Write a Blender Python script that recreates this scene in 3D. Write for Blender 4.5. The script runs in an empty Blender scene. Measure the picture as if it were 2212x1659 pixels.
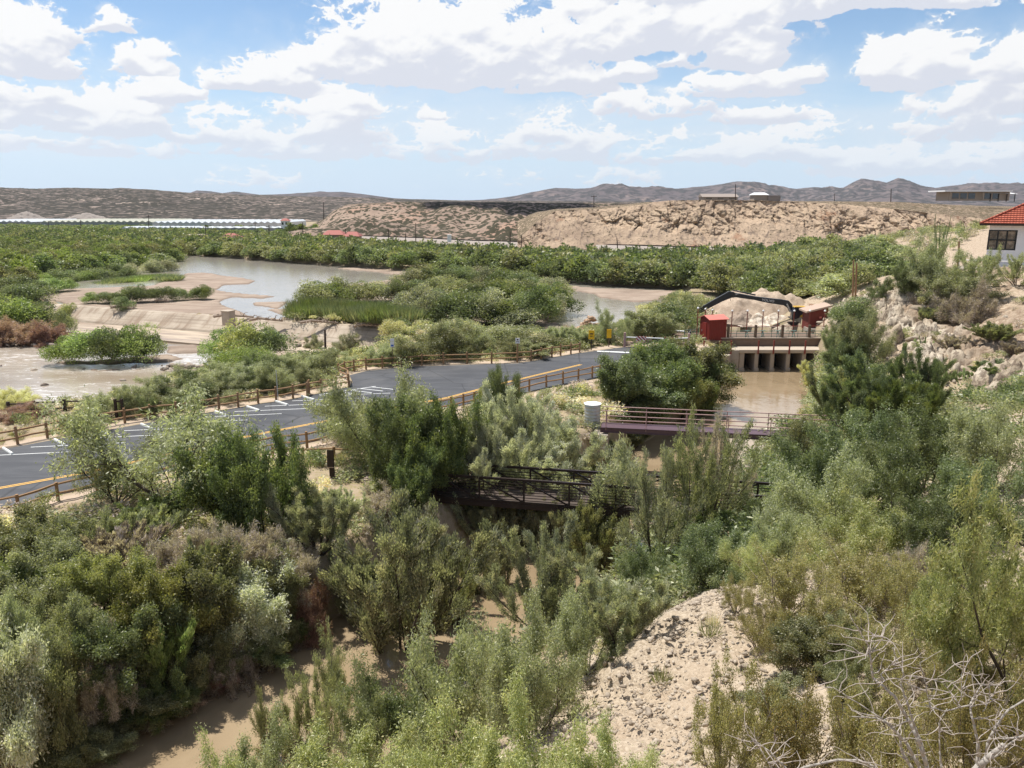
import bpy, bmesh, math, random
import numpy as np
from mathutils import Vector, Matrix
R = math.radians
C = bpy.context.scene.collection
sc = bpy.context.scene

# ------------------------------------------------------------------ camera
CAMZ = 15.0
F = 1700.0; UC = 1106.0; VC = 829.5; V0 = 440.0
PITCH = math.atan((VC - V0) / F)
cp, sp = math.cos(PITCH), math.sin(PITCH)
cam_d = bpy.data.cameras.new('camera')
cam = bpy.data.objects.new('camera', cam_d); C.objects.link(cam)
cam.location = (0, 0, CAMZ)
cam.rotation_euler = (math.pi / 2 - PITCH, 0, 0)
cam_d.sensor_width = 36.0
cam_d.lens = 36.0 * F / 2212.0
cam_d.clip_start = 0.1; cam_d.clip_end = 30000
sc.camera = cam

# ------------------------------------------------------------------ sun, sky, exposure
SUN_AZ = R(-54)          # from +Y towards -X
SUN_EL = R(68)
sdir = Vector((math.sin(SUN_AZ) * math.cos(SUN_EL), math.cos(SUN_AZ) * math.cos(SUN_EL), math.sin(SUN_EL)))
sl = bpy.data.lights.new('sun', 'SUN'); sl.energy = 5.0; sl.angle = R(0.5); sl.color = (1.0, 0.955, 0.88)
sun = bpy.data.objects.new('sun', sl); C.objects.link(sun)
sun.rotation_euler = (-sdir).to_track_quat('-Z', 'Y').to_euler()
sun.location = (-60, 40, 120)
vs = sc.view_settings
vs.view_transform = 'Standard'; vs.look = 'None'; vs.gamma = 1.0; vs.use_curve_mapping = False
vs.exposure = 0.40
cy = sc.cycles
cy.max_bounces = 6; cy.diffuse_bounces = 3; cy.glossy_bounces = 3; cy.transmission_bounces = 4
cy.transparent_max_bounces = 6; cy.volume_bounces = 0
cy.caustics_reflective = False; cy.caustics_refractive = False
cy.use_denoising = True
cy.sample_clamp_indirect = 6.0

class X:
    """small arithmetic wrapper over math nodes"""
    def __init__(s, nt, sock): s.nt, s.k = nt, sock
    def _m(s, op, *a, clamp=False):
        n = s.nt.nodes.new('ShaderNodeMath'); n.operation = op; n.use_clamp = clamp
        for i, v in enumerate((s,) + a):
            if isinstance(v, X): s.nt.links.new(v.k, n.inputs[i])
            else: n.inputs[i].default_value = v
        return X(s.nt, n.outputs[0])
    def __add__(s, o): return s._m('ADD', o)
    def __sub__(s, o): return s._m('SUBTRACT', o)
    def __mul__(s, o): return s._m('MULTIPLY', o)
    def __truediv__(s, o): return s._m('DIVIDE', o)
    def mx(s, o): return s._m('MAXIMUM', o)
    def mn(s, o): return s._m('MINIMUM', o)
    def madd(s, a, b): return s._m('MULTIPLY_ADD', a, b)
    def clamp(s): return s._m('ADD', 0.0, clamp=True)
    def step(s, lo, hi):
        n = s.nt.nodes.new('ShaderNodeMapRange'); n.interpolation_type = 'SMOOTHSTEP'
        s.nt.links.new(s.k, n.inputs['Value']); n.inputs['From Min'].default_value = lo; n.inputs['From Max'].default_value = hi
        return X(s.nt, n.outputs['Result'])

def comb(nt, x, y, z=0.0):
    n = nt.nodes.new('ShaderNodeCombineXYZ')
    for i, v in enumerate((x, y, z)):
        if isinstance(v, X): nt.links.new(v.k, n.inputs[i])
        else: n.inputs[i].default_value = v
    return n.outputs[0]

def noise(nt, vec, scale, detail=6, rough=0.55, dist=0.0, out='Fac', lac=2.0):
    n = nt.nodes.new('ShaderNodeTexNoise')
    if vec is not None: nt.links.new(vec, n.inputs['Vector'])
    n.inputs['Scale'].default_value = scale; n.inputs['Detail'].default_value = detail
    n.inputs['Roughness'].default_value = rough; n.inputs['Distortion'].default_value = dist
    n.inputs['Lacunarity'].default_value = lac
    return X(nt, n.outputs[out]) if out == 'Fac' else n.outputs[out]

def mixc(nt, fac, a, b, mode='MIX'):
    n = nt.nodes.new('ShaderNodeMix'); n.data_type = 'RGBA'; n.blend_type = mode
    if isinstance(fac, X): nt.links.new(fac.k, n.inputs[0])
    else: n.inputs[0].default_value = fac
    for i, v in ((6, a), (7, b)):
        if isinstance(v, (tuple, list)): n.inputs[i].default_value = (*v[:3], 1)
        else: nt.links.new(v, n.inputs[i])
    return n.outputs[2]

def ray_az_el(u, v):
    x = (u - UC); y = F * cp - (v - VC) * sp; z = -(v - VC) * cp - F * sp
    return math.atan2(x, y), math.atan2(z, math.hypot(x, y))

# clouds: (u, v of the base, half width, height, weight) of each cumulus as seen from the river bluff
CLOUDS = [
 (880,158,250,185,1.05),(1080,160,230,190,1.1),(1300,110,230,170,1.0),(1500,95,230,130,1.0),(1760,35,290,75,.95),
 (600,192,140,72,1.0),(700,150,110,60,.9),(1210,200,120,62,1.0),(1370,175,70,42,.8),(1590,140,110,90,1.0),
 (1640,200,110,62,.9),(1730,178,70,52,.85),(1450,245,140,55,.55),(1540,200,45,50,.7),(960,182,70,24,.7),
 (2000,168,105,115,1.05),(2120,245,150,110,.85),(2200,170,90,105,1.0),(2080,290,130,95,.75),(2040,305,90,50,.6),
 (30,145,130,165,1.1),(115,160,60,100,1.0),(60,215,150,60,.7),(335,160,65,72,1.0),(365,215,90,58,.9),
 (230,62,48,48,.62),(90,270,190,110,.72),(270,290,170,110,.7),(480,300,150,80,.72),(730,300,140,140,.85),
 (640,330,250,90,.6),(120,330,260,60,.5),(940,250,40,22,.6),(950,340,160,95,.6),(1180,335,170,90,.72),
 (1330,350,190,70,.55),(1500,350,170,72,.6),(1700,355,170,80,.62),(1900,380,150,75,.8),(2060,375,110,60,.75),(2190,350,70,55,.85),
 (1660,262,120,42,.45),(1800,300,120,50,.4),(520,392,120,40,.28),(1250,400,200,35,.2),(2150,400,200,40,.3),
 (1560,-25,330,190,1.05),(1250,-60,300,170,.9),(1850,-90,260,120,.9),(700,-120,330,90,.7),(300,-140,300,80,.7),(1470,150,60,26,.6),(2120,335,60,22,.5),
]

def perlin(x, y, seed):
    rs = np.random.RandomState(seed)
    ang = rs.rand(256, 256).astype(np.float32) * 6.2832
    xi = np.floor(x).astype(np.int32); yi = np.floor(y).astype(np.int32)
    xf = x - xi; yf = y - yi
    u = xf * xf * xf * (xf * (xf * 6 - 15) + 10); v = yf * yf * yf * (yf * (yf * 6 - 15) + 10)
    def gr(ix, iy, dx, dy):
        a = ang[ix & 255, iy & 255]
        return np.cos(a) * dx + np.sin(a) * dy
    n00 = gr(xi, yi, xf, yf); n10 = gr(xi + 1, yi, xf - 1, yf)
    n01 = gr(xi, yi + 1, xf, yf - 1); n11 = gr(xi + 1, yi + 1, xf - 1, yf - 1)
    a = n00 + u * (n10 - n00); b = n01 + u * (n11 - n01)
    return (a + v * (b - a)) * 1.5
def fbm(x, y, seed, octaves=5, gain=.5, billow=False, lac=2.03):
    s = 0; a = 1.0; t = 0
    for k in range(octaves):
        n = perlin(x * lac ** k + 13.7 * k, y * lac ** k + 7.3 * k, seed + k)
        s = s + a * (np.abs(n) * 1.6 - .45 if billow else n); t += a; a *= gain
    return s / t
def sstep(x, a, b):
    t = np.clip((x - a) / (b - a), 0, 1); return t * t * (3 - 2 * t)

SKY_A = R(46); SKY_E0, SKY_E1 = R(-1.5), R(26.0)
def cloud_maps(w=3000, h=860):
    """cover and brightness of the clouds over azimuth and elevation"""
    A, E = np.meshgrid(np.linspace(-SKY_A, SKY_A, w, dtype=np.float32), np.linspace(SKY_E0, SKY_E1, h, dtype=np.float32))
    wx = fbm(A * 9, E * 12, 5, 5, .55); wy = fbm(A * 9 + 40, E * 12, 25, 5, .55)
    A2 = A + wx * .035; E2 = E + wy * .014
    D = np.full(A.shape, -2.0, np.float32); Hh = np.zeros_like(A); layer = np.zeros_like(A)
    for (u, v, ru, hh, wt) in CLOUDS:
        a0, e0 = ray_az_el(u, v); a1, e1 = ray_az_el(u, v - hh)
        ra = ru / F * .97; re = max(e1 - e0, .004)
        dx = (A2 - a0) / ra; dy = (E2 - e0) / re
        dyy = np.where(dy > 0, dy, dy * -7)
        f = (1 - dx * dx - dyy * dyy) * wt
        k = f > D
        # smooth maximum
        hmix = np.clip(.5 + .5 * (f - D) / .25, 0, 1)
        Hh = Hh * (1 - hmix) + np.clip(dy, -.3, 1.2) * hmix
        D = D * (1 - hmix) + f * hmix + .25 * hmix * (1 - hmix)
    Ew = E + .06 * np.log(1 + E.clip(0) / .03)          # flatter and smaller towards the horizon
    wx2 = fbm(A * 20, Ew * 26, 305, 4, .5) * .012; wy2 = fbm(A * 20 + 9, Ew * 26, 325, 4, .5) * .012
    puff = -fbm((A + wx2) * 20, (Ew + wy2) * 25, 50, 7, .60, True)
    fine = -fbm((A + wx2) * 70, (Ew + wy2) * 80, 90, 5, .6, True)
    soft = fbm(A * 12, Ew * 20, 70, 6, .5)
    D = D - .24 * (1 - sstep(E, .06, .13)) - .03
    dens = D - .04 + puff * 1.25 + fine * .35 + soft * .75
    # fade small scale at flat bases
    alpha = sstep(dens, -.03, .13)
    wisp = sstep(dens + fbm(A * 30, E * 60, 120, 5, .6) * .6, -.35, .35) * .35
    alpha = np.maximum(alpha, wisp)
    # relief lit from the upper left
    def gauss(a, r):
        k = np.exp(-.5 * (np.arange(-3 * r, 3 * r + 1) / r) ** 2); k /= k.sum()
        a = np.apply_along_axis(lambda m: np.convolve(np.pad(m, 3 * r, 'edge'), k, 'valid'), 0, a)
        return np.apply_along_axis(lambda m: np.convolve(np.pad(m, 3 * r, 'edge'), k, 'valid'), 1, a)
    S = w / 1800.0
    rel = puff * 1.0 + fine * .12 + np.clip(D, -.2, .6) * .8
    lit = 0
    for r, wt in ((1.2, .22), (3, .42), (8, .62), (20, .55)):
        b = gauss(rel, max(1, int(r * S))); gy, gx = np.gradient(b)
        q = -gy * .95 + gx * .35
        q = q / (np.abs(q)[alpha > .5].mean() + 1e-6)
        lit = lit + wt * np.clip(q, -2.2, 2.2)
    bill = puff / np.abs(puff).mean()
    lit = .58 + lit * .27 + np.clip(Hh - .42, -.5, .55) * .85 + (bill + 1) * .10 + (1 - sstep(dens, 0, .35)) * .22
    lit = np.clip(lit, 0, 1)
    # thin veil
    veil = sstep(fbm(A * 3.0, E * 15, 200, 6, .5) + .18, -.1, .42)
    band = sstep(E, .02, .07) * (1 - sstep(E + .02 * wx * 3, .125, .19))
    veil = veil * band
    return alpha.astype(np.float32), lit.astype(np.float32), veil.astype(np.float32)

def mixv(nt, a, b, f):
    n = nt.nodes.new('ShaderNodeMix'); n.data_type = 'VECTOR'; n.inputs[0].default_value = f
    nt.links.new(a, n.inputs[4]); nt.links.new(b, n.inputs[5]); return n.outputs[1]
def mul0(nt, v, s):
    n = nt.nodes.new('ShaderNodeVectorMath'); n.operation = 'MULTIPLY'; nt.links.new(v, n.inputs[0]); n.inputs[1].default_value = s; return n.outputs[0]
def build_world():
    w = bpy.data.worlds.new('World'); sc.world = w; w.use_nodes = True
    nt = w.node_tree; nt.nodes.clear()
    a, l, ve = cloud_maps()
    img = bpy.data.images.new('cloud_cover', a.shape[1], a.shape[0], alpha=True, float_buffer=True)
    img.colorspace_settings.name = 'Non-Color'
    px = np.stack([a, l, ve, np.ones_like(a)], -1).astype(np.float32)
    img.pixels.foreach_set(px.ravel()); img.update(); img.pack()
    tc = nt.nodes.new('ShaderNodeTexCoord'); sep = nt.nodes.new('ShaderNodeSeparateXYZ')
    nt.links.new(tc.outputs['Generated'], sep.inputs[0])
    x, y, z = (X(nt, sep.outputs[i]) for i in range(3))
    A = x._m('ARCTAN2', y); E = z._m('ARCSINE')
    it = nt.nodes.new('ShaderNodeTexImage'); it.image = img; it.extension = 'CLIP'; it.interpolation = 'Linear'
    nt.links.new(comb(nt, A.madd(1 / (2 * SKY_A), .5), E.madd(1 / (SKY_E1 - SKY_E0), -SKY_E0 / (SKY_E1 - SKY_E0))), it.inputs[0])
    s2 = nt.nodes.new('ShaderNodeSeparateColor'); nt.links.new(it.outputs[0], s2.inputs[0])
    alpha, lit, veil = (X(nt, s2.outputs[i]) for i in range(3))
    sky = nt.nodes.new('ShaderNodeTexSky'); sky.sky_type = 'NISHITA'; sky.sun_disc = False
    sky.sun_elevation = SUN_EL; sky.sun_rotation = SUN_AZ; sky.altitude = 1200; sky.air_density = 1.0
    sky.dust_density = .4; sky.ozone_density = 2.0
    bright = nt.nodes.new('ShaderNodeVectorMath'); bright.operation = 'MULTIPLY'
    nt.links.new(sky.outputs[0], bright.inputs[0]); bright.inputs[1].default_value = (1.30, 1.40, 1.42)
    low = (E.step(-.01, .21) - 1.0) * -1.0
    base = mixc(nt, low, bright.outputs[0], (6.7, 8.3, 10.0))
    base = mixc(nt, veil * .5, base, (8.0, 8.8, 9.7))
    ccol = mixc(nt, lit.step(.05, .95), (7.6, 7.9, 8.8), (10.3, 10.3, 10.3))
    fade = E.step(-.01, .12)          # clouds low down sink in the pale air
    ccol2 = mixc(nt, (fade - 1.0) * -.4, ccol, (7.5, 8.6, 9.7))
    al = alpha * (fade * .3 + .7)
    # broken cloud over the rest of the sky, outside the mapped strip
    cn = noise(nt, mul0(nt, tc.outputs['Generated'], (1, 1, 2.2)), 2.6, 5, .55)
    zen = E.step(.44, .56); side = A._m('ABSOLUTE').step(.80, .98)
    rest = zen.mx(side * E.step(-.01, .05)) * cn.step(.44, .58) * .75
    fin0 = mixc(nt, al, base, ccol2)
    fin = mixc(nt, rest, fin0, mixc(nt, cn.step(.5, .72), (9.4, 9.4, 9.5), (6.8, 7.1, 8.0)))
    bg = nt.nodes.new('ShaderNodeBackground'); bg.inputs[1].default_value = .073
    nt.links.new(fin, bg.inputs[0])
    o = nt.nodes.new('ShaderNodeOutputWorld'); nt.links.new(bg.outputs[0], o.inputs[0])
    w.cycles.sampling_method = 'MANUAL'; w.cycles.sample_map_resolution = 512
build_world()

# ------------------------------------------------------------------ geometry helpers
def tag(o, label=None, cat=None, group=None, kind=None):
    for k, v in (('label', label), ('category', cat), ('group', group), ('kind', kind)):
        if v: o[k] = v
    return o
def ray(u, v):
    return np.array([u - UC, F * cp - (v - VC) * sp, -(v - VC) * cp - F * sp])
def onz(u, v, z):
    d = ray(u, v); t = (z - CAMZ) / d[2]
    return d * t + (0, 0, CAMZ)
def aty(u, v, Y):
    d = ray(u, v); t = Y / d[1]
    return d * t + (0, 0, CAMZ)
def mesh_np(name, V, Fc, mat=None, parent=None, smooth=False, attrs=None, mats=None, midx=None):
    """V (n,3), Fc (m,k) index array of equal sized faces (or list of such arrays)"""
    V = np.asarray(V, np.float32); me = bpy.data.meshes.new(name)
    fl = [np.asarray(f, np.int32) for f in (Fc if isinstance(Fc, list) else [Fc]) if len(f)]
    me.vertices.add(len(V)); me.vertices.foreach_set('co', V.ravel())
    loops = np.concatenate([f.ravel() for f in fl]); sizes = np.concatenate([np.full(len(f), f.shape[1], np.int32) for f in fl])
    me.loops.add(len(loops)); me.loops.foreach_set('vertex_index', loops)
    me.polygons.add(len(sizes))
    st = np.zeros(len(sizes), np.int32); st[1:] = np.cumsum(sizes)[:-1]
    me.polygons.foreach_set('loop_start', st); me.polygons.foreach_set('loop_total', sizes)
    if smooth: me.polygons.foreach_set('use_smooth', np.ones(len(sizes), bool))
    me.update(calc_edges=True)
    for k, a in (attrs or {}).items():
        at = me.attributes.new(k, 'FLOAT', 'POINT'); at.data.foreach_set('value', np.asarray(a, np.float32).ravel())
    if mats:
        for m in mats: me.materials.append(m)
        if midx is not None: me.polygons.foreach_set('material_index', np.asarray(midx, np.int32))
    elif mat: me.materials.append(mat)
    o = bpy.data.objects.new(name, me); C.objects.link(o)
    if parent is not None: o.parent = parent
    return o
def empty(name, loc=(0, 0, 0), rz=0.0):
    o = bpy.data.objects.new(name, None); C.objects.link(o); o.location = loc; o.rotation_euler = (0, 0, rz)
    o.empty_display_size = .3
    return o
class MB:
    """collects boxes, bars and tubes into one mesh"""
    def __init__(s): s.V = []; s.F = {3: [], 4: [], 'n': []}; s.n = 0
    def add(s, V, Fs):
        for f in Fs:
            f = [i + s.n for i in f]
            (s.F[len(f)] if len(f) in (3, 4) else s.F['n']).append(f)
        s.V += [tuple(v) for v in V]; s.n += len(V); return s
    def box(s, c, d, rz=0.0, ry=0.0, rx=0.0):
        M = Matrix.Rotation(rz, 3, 'Z') @ Matrix.Rotation(ry, 3, 'Y') @ Matrix.Rotation(rx, 3, 'X'); c = Vector(c)
        V = [c + M @ Vector((x * d[0] / 2, y * d[1] / 2, z * d[2] / 2)) for x in (-1, 1) for y in (-1, 1) for z in (-1, 1)]
        return s.add(V, [(0, 1, 3, 2), (4, 6, 7, 5), (0, 4, 5, 1), (2, 3, 7, 6), (0, 2, 6, 4), (1, 5, 7, 3)])
    def tube(s, p, q, r, r2=None, n=8, cap=True):
        p, q = Vector(p), Vector(q); d = (q - p)
        if d.length < 1e-6: return s
        r2 = r if r2 is None else r2
        a = d.normalized(); b = a.orthogonal().normalized(); c = a.cross(b)
        V = []; Fs = []
        for k in range(n):
            w = b * math.cos(2 * math.pi * k / n) + c * math.sin(2 * math.pi * k / n)
            V += [p + w * r, q + w * r2]
        for k in range(n):
            j = (k + 1) % n; Fs.append((2 * k, 2 * j, 2 * j + 1, 2 * k + 1))
        if cap: Fs += [tuple(2 * k for k in reversed(range(n))), tuple(2 * k + 1 for k in range(n))]
        return s.add(V, Fs)
    def bar(s, p, q, w, h):
        p, q = Vector(p), Vector(q); d = q - p; a = d.normalized()
        side = a.cross(Vector((0, 0, 1)));
        side = Vector((1, 0, 0)) if side.length < 1e-4 else side.normalized()
        up = side.cross(a)
        V = [b + side * sx * w / 2 + up * sz * h / 2 for b in (p, q) for sx in (-1, 1) for sz in (-1, 1)]
        return s.add(V, [(0, 2, 3, 1), (4, 5, 7, 6), (0, 1, 5, 4), (2, 6, 7, 3), (0, 4, 6, 2), (1, 3, 7, 5)])
    def prism(s, pts, d):
        """pts: closed 3D outline, d: extrusion vector"""
        n = len(pts); V = [Vector(p) for p in pts] + [Vector(p) + Vector(d) for p in pts]
        return s.add(V, [tuple(reversed(range(n))), tuple(range(n, 2 * n))] + [(i, (i + 1) % n, n + (i + 1) % n, n + i) for i in range(n)])
    def build(s, name, mat, parent=None, bevel=0, smooth=False):
        me = bpy.data.meshes.new(name)
        me.from_pydata(s.V, [], s.F[3] + s.F[4] + s.F['n']); me.update()
        bm = bmesh.new(); bm.from_mesh(me); bmesh.ops.recalc_face_normals(bm, faces=bm.faces)
        if bevel: bmesh.ops.bevel(bm, geom=bm.edges[:], offset=bevel, segments=1, affect='EDGES', clamp_overlap=True)
        bm.to_mesh(me); bm.free()
        if smooth:
            for p in me.polygons: p.use_smooth = True
        me.materials.append(mat)
        o = bpy.data.objects.new(name, me); C.objects.link(o)
        if parent is not None: o.parent = parent
        return o

# ------------------------------------------------------------------ materials
def new_mat(name):
    m = bpy.data.materials.new(name); m.use_nodes = True; nt = m.node_tree; nt.nodes.clear()
    o = nt.nodes.new('ShaderNodeOutputMaterial'); return m, nt, o
def posn(nt): return nt.nodes.new('ShaderNodeNewGeometry').outputs['Position']
def objc(nt): return nt.nodes.new('ShaderNodeTexCoord').outputs['Object']
def mul(nt, v, s):
    n = nt.nodes.new('ShaderNodeVectorMath'); n.operation = 'MULTIPLY'; nt.links.new(v, n.inputs[0]); n.inputs[1].default_value = s; return n.outputs[0]
def principled(nt, o, col, rough=.8, metal=0, spec=.3, bump=None, bstr=.5, bdist=.05):
    p = nt.nodes.new('ShaderNodeBsdfPrincipled')
    if isinstance(col, (tuple, list)): p.inputs['Base Color'].default_value = (*col[:3], 1)
    else: nt.links.new(col, p.inputs['Base Color'])
    if isinstance(rough, X): nt.links.new(rough.k, p.inputs['Roughness'])
    else: p.inputs['Roughness'].default_value = rough
    p.inputs['Metallic'].default_value = metal; p.inputs['Specular IOR Level'].default_value = spec
    if bump is not None:
        b = nt.nodes.new('ShaderNodeBump'); b.inputs['Strength'].default_value = bstr; b.inputs['Distance'].default_value = bdist
        nt.links.new(bump.k, b.inputs['Height']); nt.links.new(b.outputs[0], p.inputs['Normal'])
    nt.links.new(p.outputs[0], o.inputs[0]); return p
def attr(nt, name):
    a = nt.nodes.new('ShaderNodeAttribute'); a.attribute_name = name; return X(nt, a.outputs['Fac'])
def paint(name, col, rough=.6, var=.12, scale=6.0, metal=0, dirt=(.18, .14, .1), damt=.25, spec=.3):
    """painted or weathered surface: slight mottling and dirt"""
    m, nt, o = new_mat(name); v = objc(nt)
    n = noise(nt, v, scale, 5, .6); n2 = noise(nt, v, scale * .35, 6, .7)
    c = mixc(nt, n, tuple(x * (1 - var) for x in col), tuple(min(1, x * (1 + var)) for x in col))
    c = mixc(nt, n2.step(.52, .8) * damt, c, dirt)
    principled(nt, o, c, rough, metal, spec, n, .2, .01); return m
M = {}
M['wood'] = paint('stained_timber', (.29, .175, .092), .75, .3, 9, dirt=(.25, .2, .14), damt=.5)
M['dark_wood'] = paint('dark_timber', (.05, .035, .028), .8, .3, 9)
M['pole_wood'] = paint('weathered_pole', (.12, .085, .06), .85, .3, 9)
M['rail_pink'] = paint('faded_pink_rail', (.42, .27, .25), .55, .12, 7)
M['purple'] = paint('mauve_steel', (.105, .066, .082), .5, .15, 5)
M['dark_steel'] = paint('dark_brown_steel', (.030, .019, .018), .45, .2, 5)
M['rust_steel'] = paint('red_brown_steel', (.20, .045, .035), .6, .25, 6)
M['red'] = paint('red_siding', (.20, .023, .017), .6, .10, 4, damt=.15)
M['red_roof'] = paint('pale_red_sheet', (.62, .19, .15), .5, .08, 4, damt=.1)
M['brick_red'] = paint('red_brown_siding', (.15, .030, .022), .7, .12, 4)
M['tan'] = paint('tan_fascia', (.42, .31, .24), .7, .1, 4)
M['white'] = paint('white_paint', (.80, .80, .80), .5, .05, 4, damt=.08)
M['wheelstop'] = paint('white_concrete', (.68, .69, .66), .8, .08, 10, dirt=(.3, .28, .24), damt=.4)
M['concrete'] = paint('grey_concrete', (.36, .31, .26), .9, .15, 2.5, dirt=(.14, .11, .08), damt=.55)
M['pale_concrete'] = paint('pale_concrete', (.42, .355, .285), .9, .15, 1.5, dirt=(.3, .23, .17), damt=.5)
M['dark_concrete'] = paint('brown_concrete', (.17, .12, .09), .9, .2, 2.5)
M['aqua'] = paint('pale_green_steel', (.34, .46, .42), .5, .1, 5)
M['green_rail'] = paint('green_steel', (.09, .16, .13), .5, .1, 5)
M['black'] = paint('black_paint', (.02, .02, .022), .4, .1, 5, damt=.1)
M['slate'] = paint('slate_blue_steel', (.024, .028, .036), .35, .1, 3, damt=.15, spec=.5)
M['machine_yellow'] = paint('machine_yellow', (.55, .33, .04), .4, .1, 3)
M['sign_yellow'] = paint('sign_yellow', (.75, .45, .02), .45, .03, 3, damt=.05)
M['rubber'] = paint('track_steel', (.05, .04, .035), .8, .2, 8)
M['silver'] = paint('galvanised', (.50, .52, .55), .4, .08, 3, metal=.6)
M['glass'], _nt, _o = new_mat('window_glass'); principled(_nt, _o, (.03, .035, .04), .05, 0, .9)
M['dirty_glass'], _nt, _o = new_mat('dusty_window_glass')
principled(_nt, _o, mixc(_nt, noise(_nt, objc(_nt), 1.4, 5, .6).step(.35, .65), (.10, .08, .07), (.36, .29, .23)), .12, 0, .8)
M['white_sign'] = paint('sign_white', (.78, .78, .78), .4, .02, 3, damt=.03)
M['sign_blue'] = paint('sign_blue', (.03, .12, .42), .4, .02, 3, damt=.03)

# ------------------------------------------------------------------ the lie of the land
def sd_poly(px, py, poly):
    """signed distance (positive inside) from points to a polygon"""
    P = np.asarray(poly, np.float64); n = len(P)
    d = np.full(px.shape, 1e18); inside = np.zeros(px.shape, bool)
    for i in range(n):
        ax, ay = P[i]; bx, by = P[(i + 1) % n]
        ex, ey = bx - ax, by - ay; L = ex * ex + ey * ey + 1e-12
        t = np.clip(((px - ax) * ex + (py - ay) * ey) / L, 0, 1)
        dx = px - ax - t * ex; dy = py - ay - t * ey
        d = np.minimum(d, dx * dx + dy * dy)
        c = ((ay > py) != (by > py)) & (px < (bx - ax) * (py - ay) / (by - ay + 1e-30) + ax)
        inside ^= c
    d = np.sqrt(d); return np.where(inside, d, -d)
def world_poly(pts, z): return [tuple(onz(u, v, z)[:2]) for u, v in pts]

CANAL = np.array([(-22, 4), (-15, 14), (-9.3, 21.5), (-3.6, 29.5), (2.5, 37), (7.4, 44.5), (11.2, 50.5), (15.2, 57.5), (20.2, 65), (24.6, 74), (28, 84.5), (30.5, 93)])
CANAL_Z = -2.8
def sd_canal(x, y):
    """distance to the canal's centre line and which side (positive = hill side)"""
    d = np.full(np.shape(x), 1e9); sg = np.ones(np.shape(x)); tt = np.zeros(np.shape(x))
    P = np.vstack([CANAL, [(31, 120), (36, 400)]])
    P = np.vstack([[(-60, -20)], P])
    for i in range(len(P) - 1):
        a, b = P[i], P[i + 1]; e = b - a; L = (e * e).sum()
        t = np.clip(((x - a[0]) * e[0] + (y - a[1]) * e[1]) / L, 0, 1)
        dx = x - a[0] - t * e[0]; dy = y - a[1] - t * e[1]; dd = np.hypot(dx, dy)
        cr = dx * e[1] - dy * e[0]
        k = dd < d; d = np.where(k, dd, d); sg = np.where(k, np.sign(cr), sg)
    return d, sg
def py_(u, v, Y): p = aty(u, v, Y); return tuple(p)
HILL = [(0, -3, 13.5), (0, 0, 13.3), (-8, 0, 11.5), (9, 0, 13.2), (20, 0, 13.5), (-18, 0, 3), (0, 3.5, 10.2), (5, 4, 10.6), (-5, 5, 7), (4.5, 8, 8.0), (8, 8, 8.8), (12, 8, 9.8),
        (-6, 9, 2.6), (-10, 10, .2), (-2, 9, 5.4), (.4, 11, 5.4),
        py_(1480, 1300, 17.6), py_(1560, 1262, 19.5), py_(1300, 1600, 12), py_(1420, 1500, 14), py_(1345, 1400, 15.3), py_(1650, 1500, 12.5), py_(1800, 1350, 15),
        py_(1400, 1350, 16.4), (1.3, 18.4, 2.2), (2.7, 20.8, 2.4), (-.7, 16.2, 2.0), (-2.2, 13.5, 2.2), (0.2, 22, .6), (3.5, 24, 1.4),
        py_(1620, 1230, 21), py_(1750, 1240, 19.5), py_(2000, 1260, 17.5), py_(2150, 1150, 22), py_(2100, 1500, 10), (13, 24, 4.4), (10, 27, 2.8), (17, 27, 4.6), (24, 25, 7.5),
        (6, 29, .6), (10, 34, .4), (16, 40, .3), (22, 46, .3), (27, 56, .2), (30, 66, .2), (20, 36, 2.2), (28, 38, 4.2), (36, 36, 7), (26, 46, 1.6), (34, 48, 3.6), (44, 46, 7),
        py_(1905, 760, 73), py_(1895, 700, 79), py_(2000, 830, 62), py_(1950, 640, 81), py_(2000, 604, 85), py_(2212, 572, 92), py_(2100, 586, 90), py_(2120, 850, 58), py_(2200, 850, 55), py_(2200, 700, 67),
        py_(2205, 625, 77), py_(2080, 700, 74), py_(2100, 780, 65), (33, 74, .4), (33, 84, .4), (34, 95, .5), (40, 92, 2.5), (46, 100, 5.5), (60, 95, 8.2), (80, 90, 10), (70, 70, 9.5), (60, 50, 11), (50, 30, 12),
        (36, 110, .5), (52, 122, 1.5), (64, 115, 5), py_(1900, 562, 150), py_(1965, 512, 170), py_(1800, 592, 140), py_(2060, 500, 170), py_(1700, 600, 150), py_(1700, 560, 190), (36, 140, 0), (30, 180, 0), (60, 215, .5), (100, 215, 3), (100, 140, 11), (140, 120, 12), (40, 230, 0), (140, 200, 8)]
_hp = np.array(HILL, np.float64)
def _tps_fit(P, z, reg=.4):
    n = len(P); d2 = ((P[:, None] - P[None]) ** 2).sum(-1); K = .5 * d2 * np.log(d2 + 1e-9) + np.eye(n) * reg
    A = np.zeros((n + 3, n + 3)); A[:n, :n] = K; A[:n, n] = 1; A[:n, n + 1:] = P; A[n:, :n] = A[:n, n:].T
    return np.linalg.solve(A, np.concatenate([z, [0, 0, 0]]))
_HS = 30.0
_hw = _tps_fit(_hp[:, :2] / _HS, _hp[:, 2], .002)
def hill(x, y):
    sh = np.shape(x); x = np.ravel(x) / _HS; y = np.ravel(y) / _HS; out = np.zeros(len(x))
    for s0 in range(0, len(x), 20000):
        a, b = x[s0:s0 + 20000], y[s0:s0 + 20000]
        d2 = (a[:, None] - _hp[None, :, 0] / _HS) ** 2 + (b[:, None] - _hp[None, :, 1] / _HS) ** 2
        out[s0:s0 + 20000] = (.5 * d2 * np.log(d2 + 1e-9)) @ _hw[:-3] + _hw[-3] + _hw[-2] * a + _hw[-1] * b
    return out.reshape(sh)

POOL_Z, LOW_Z = -1.0, -3.0
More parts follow.
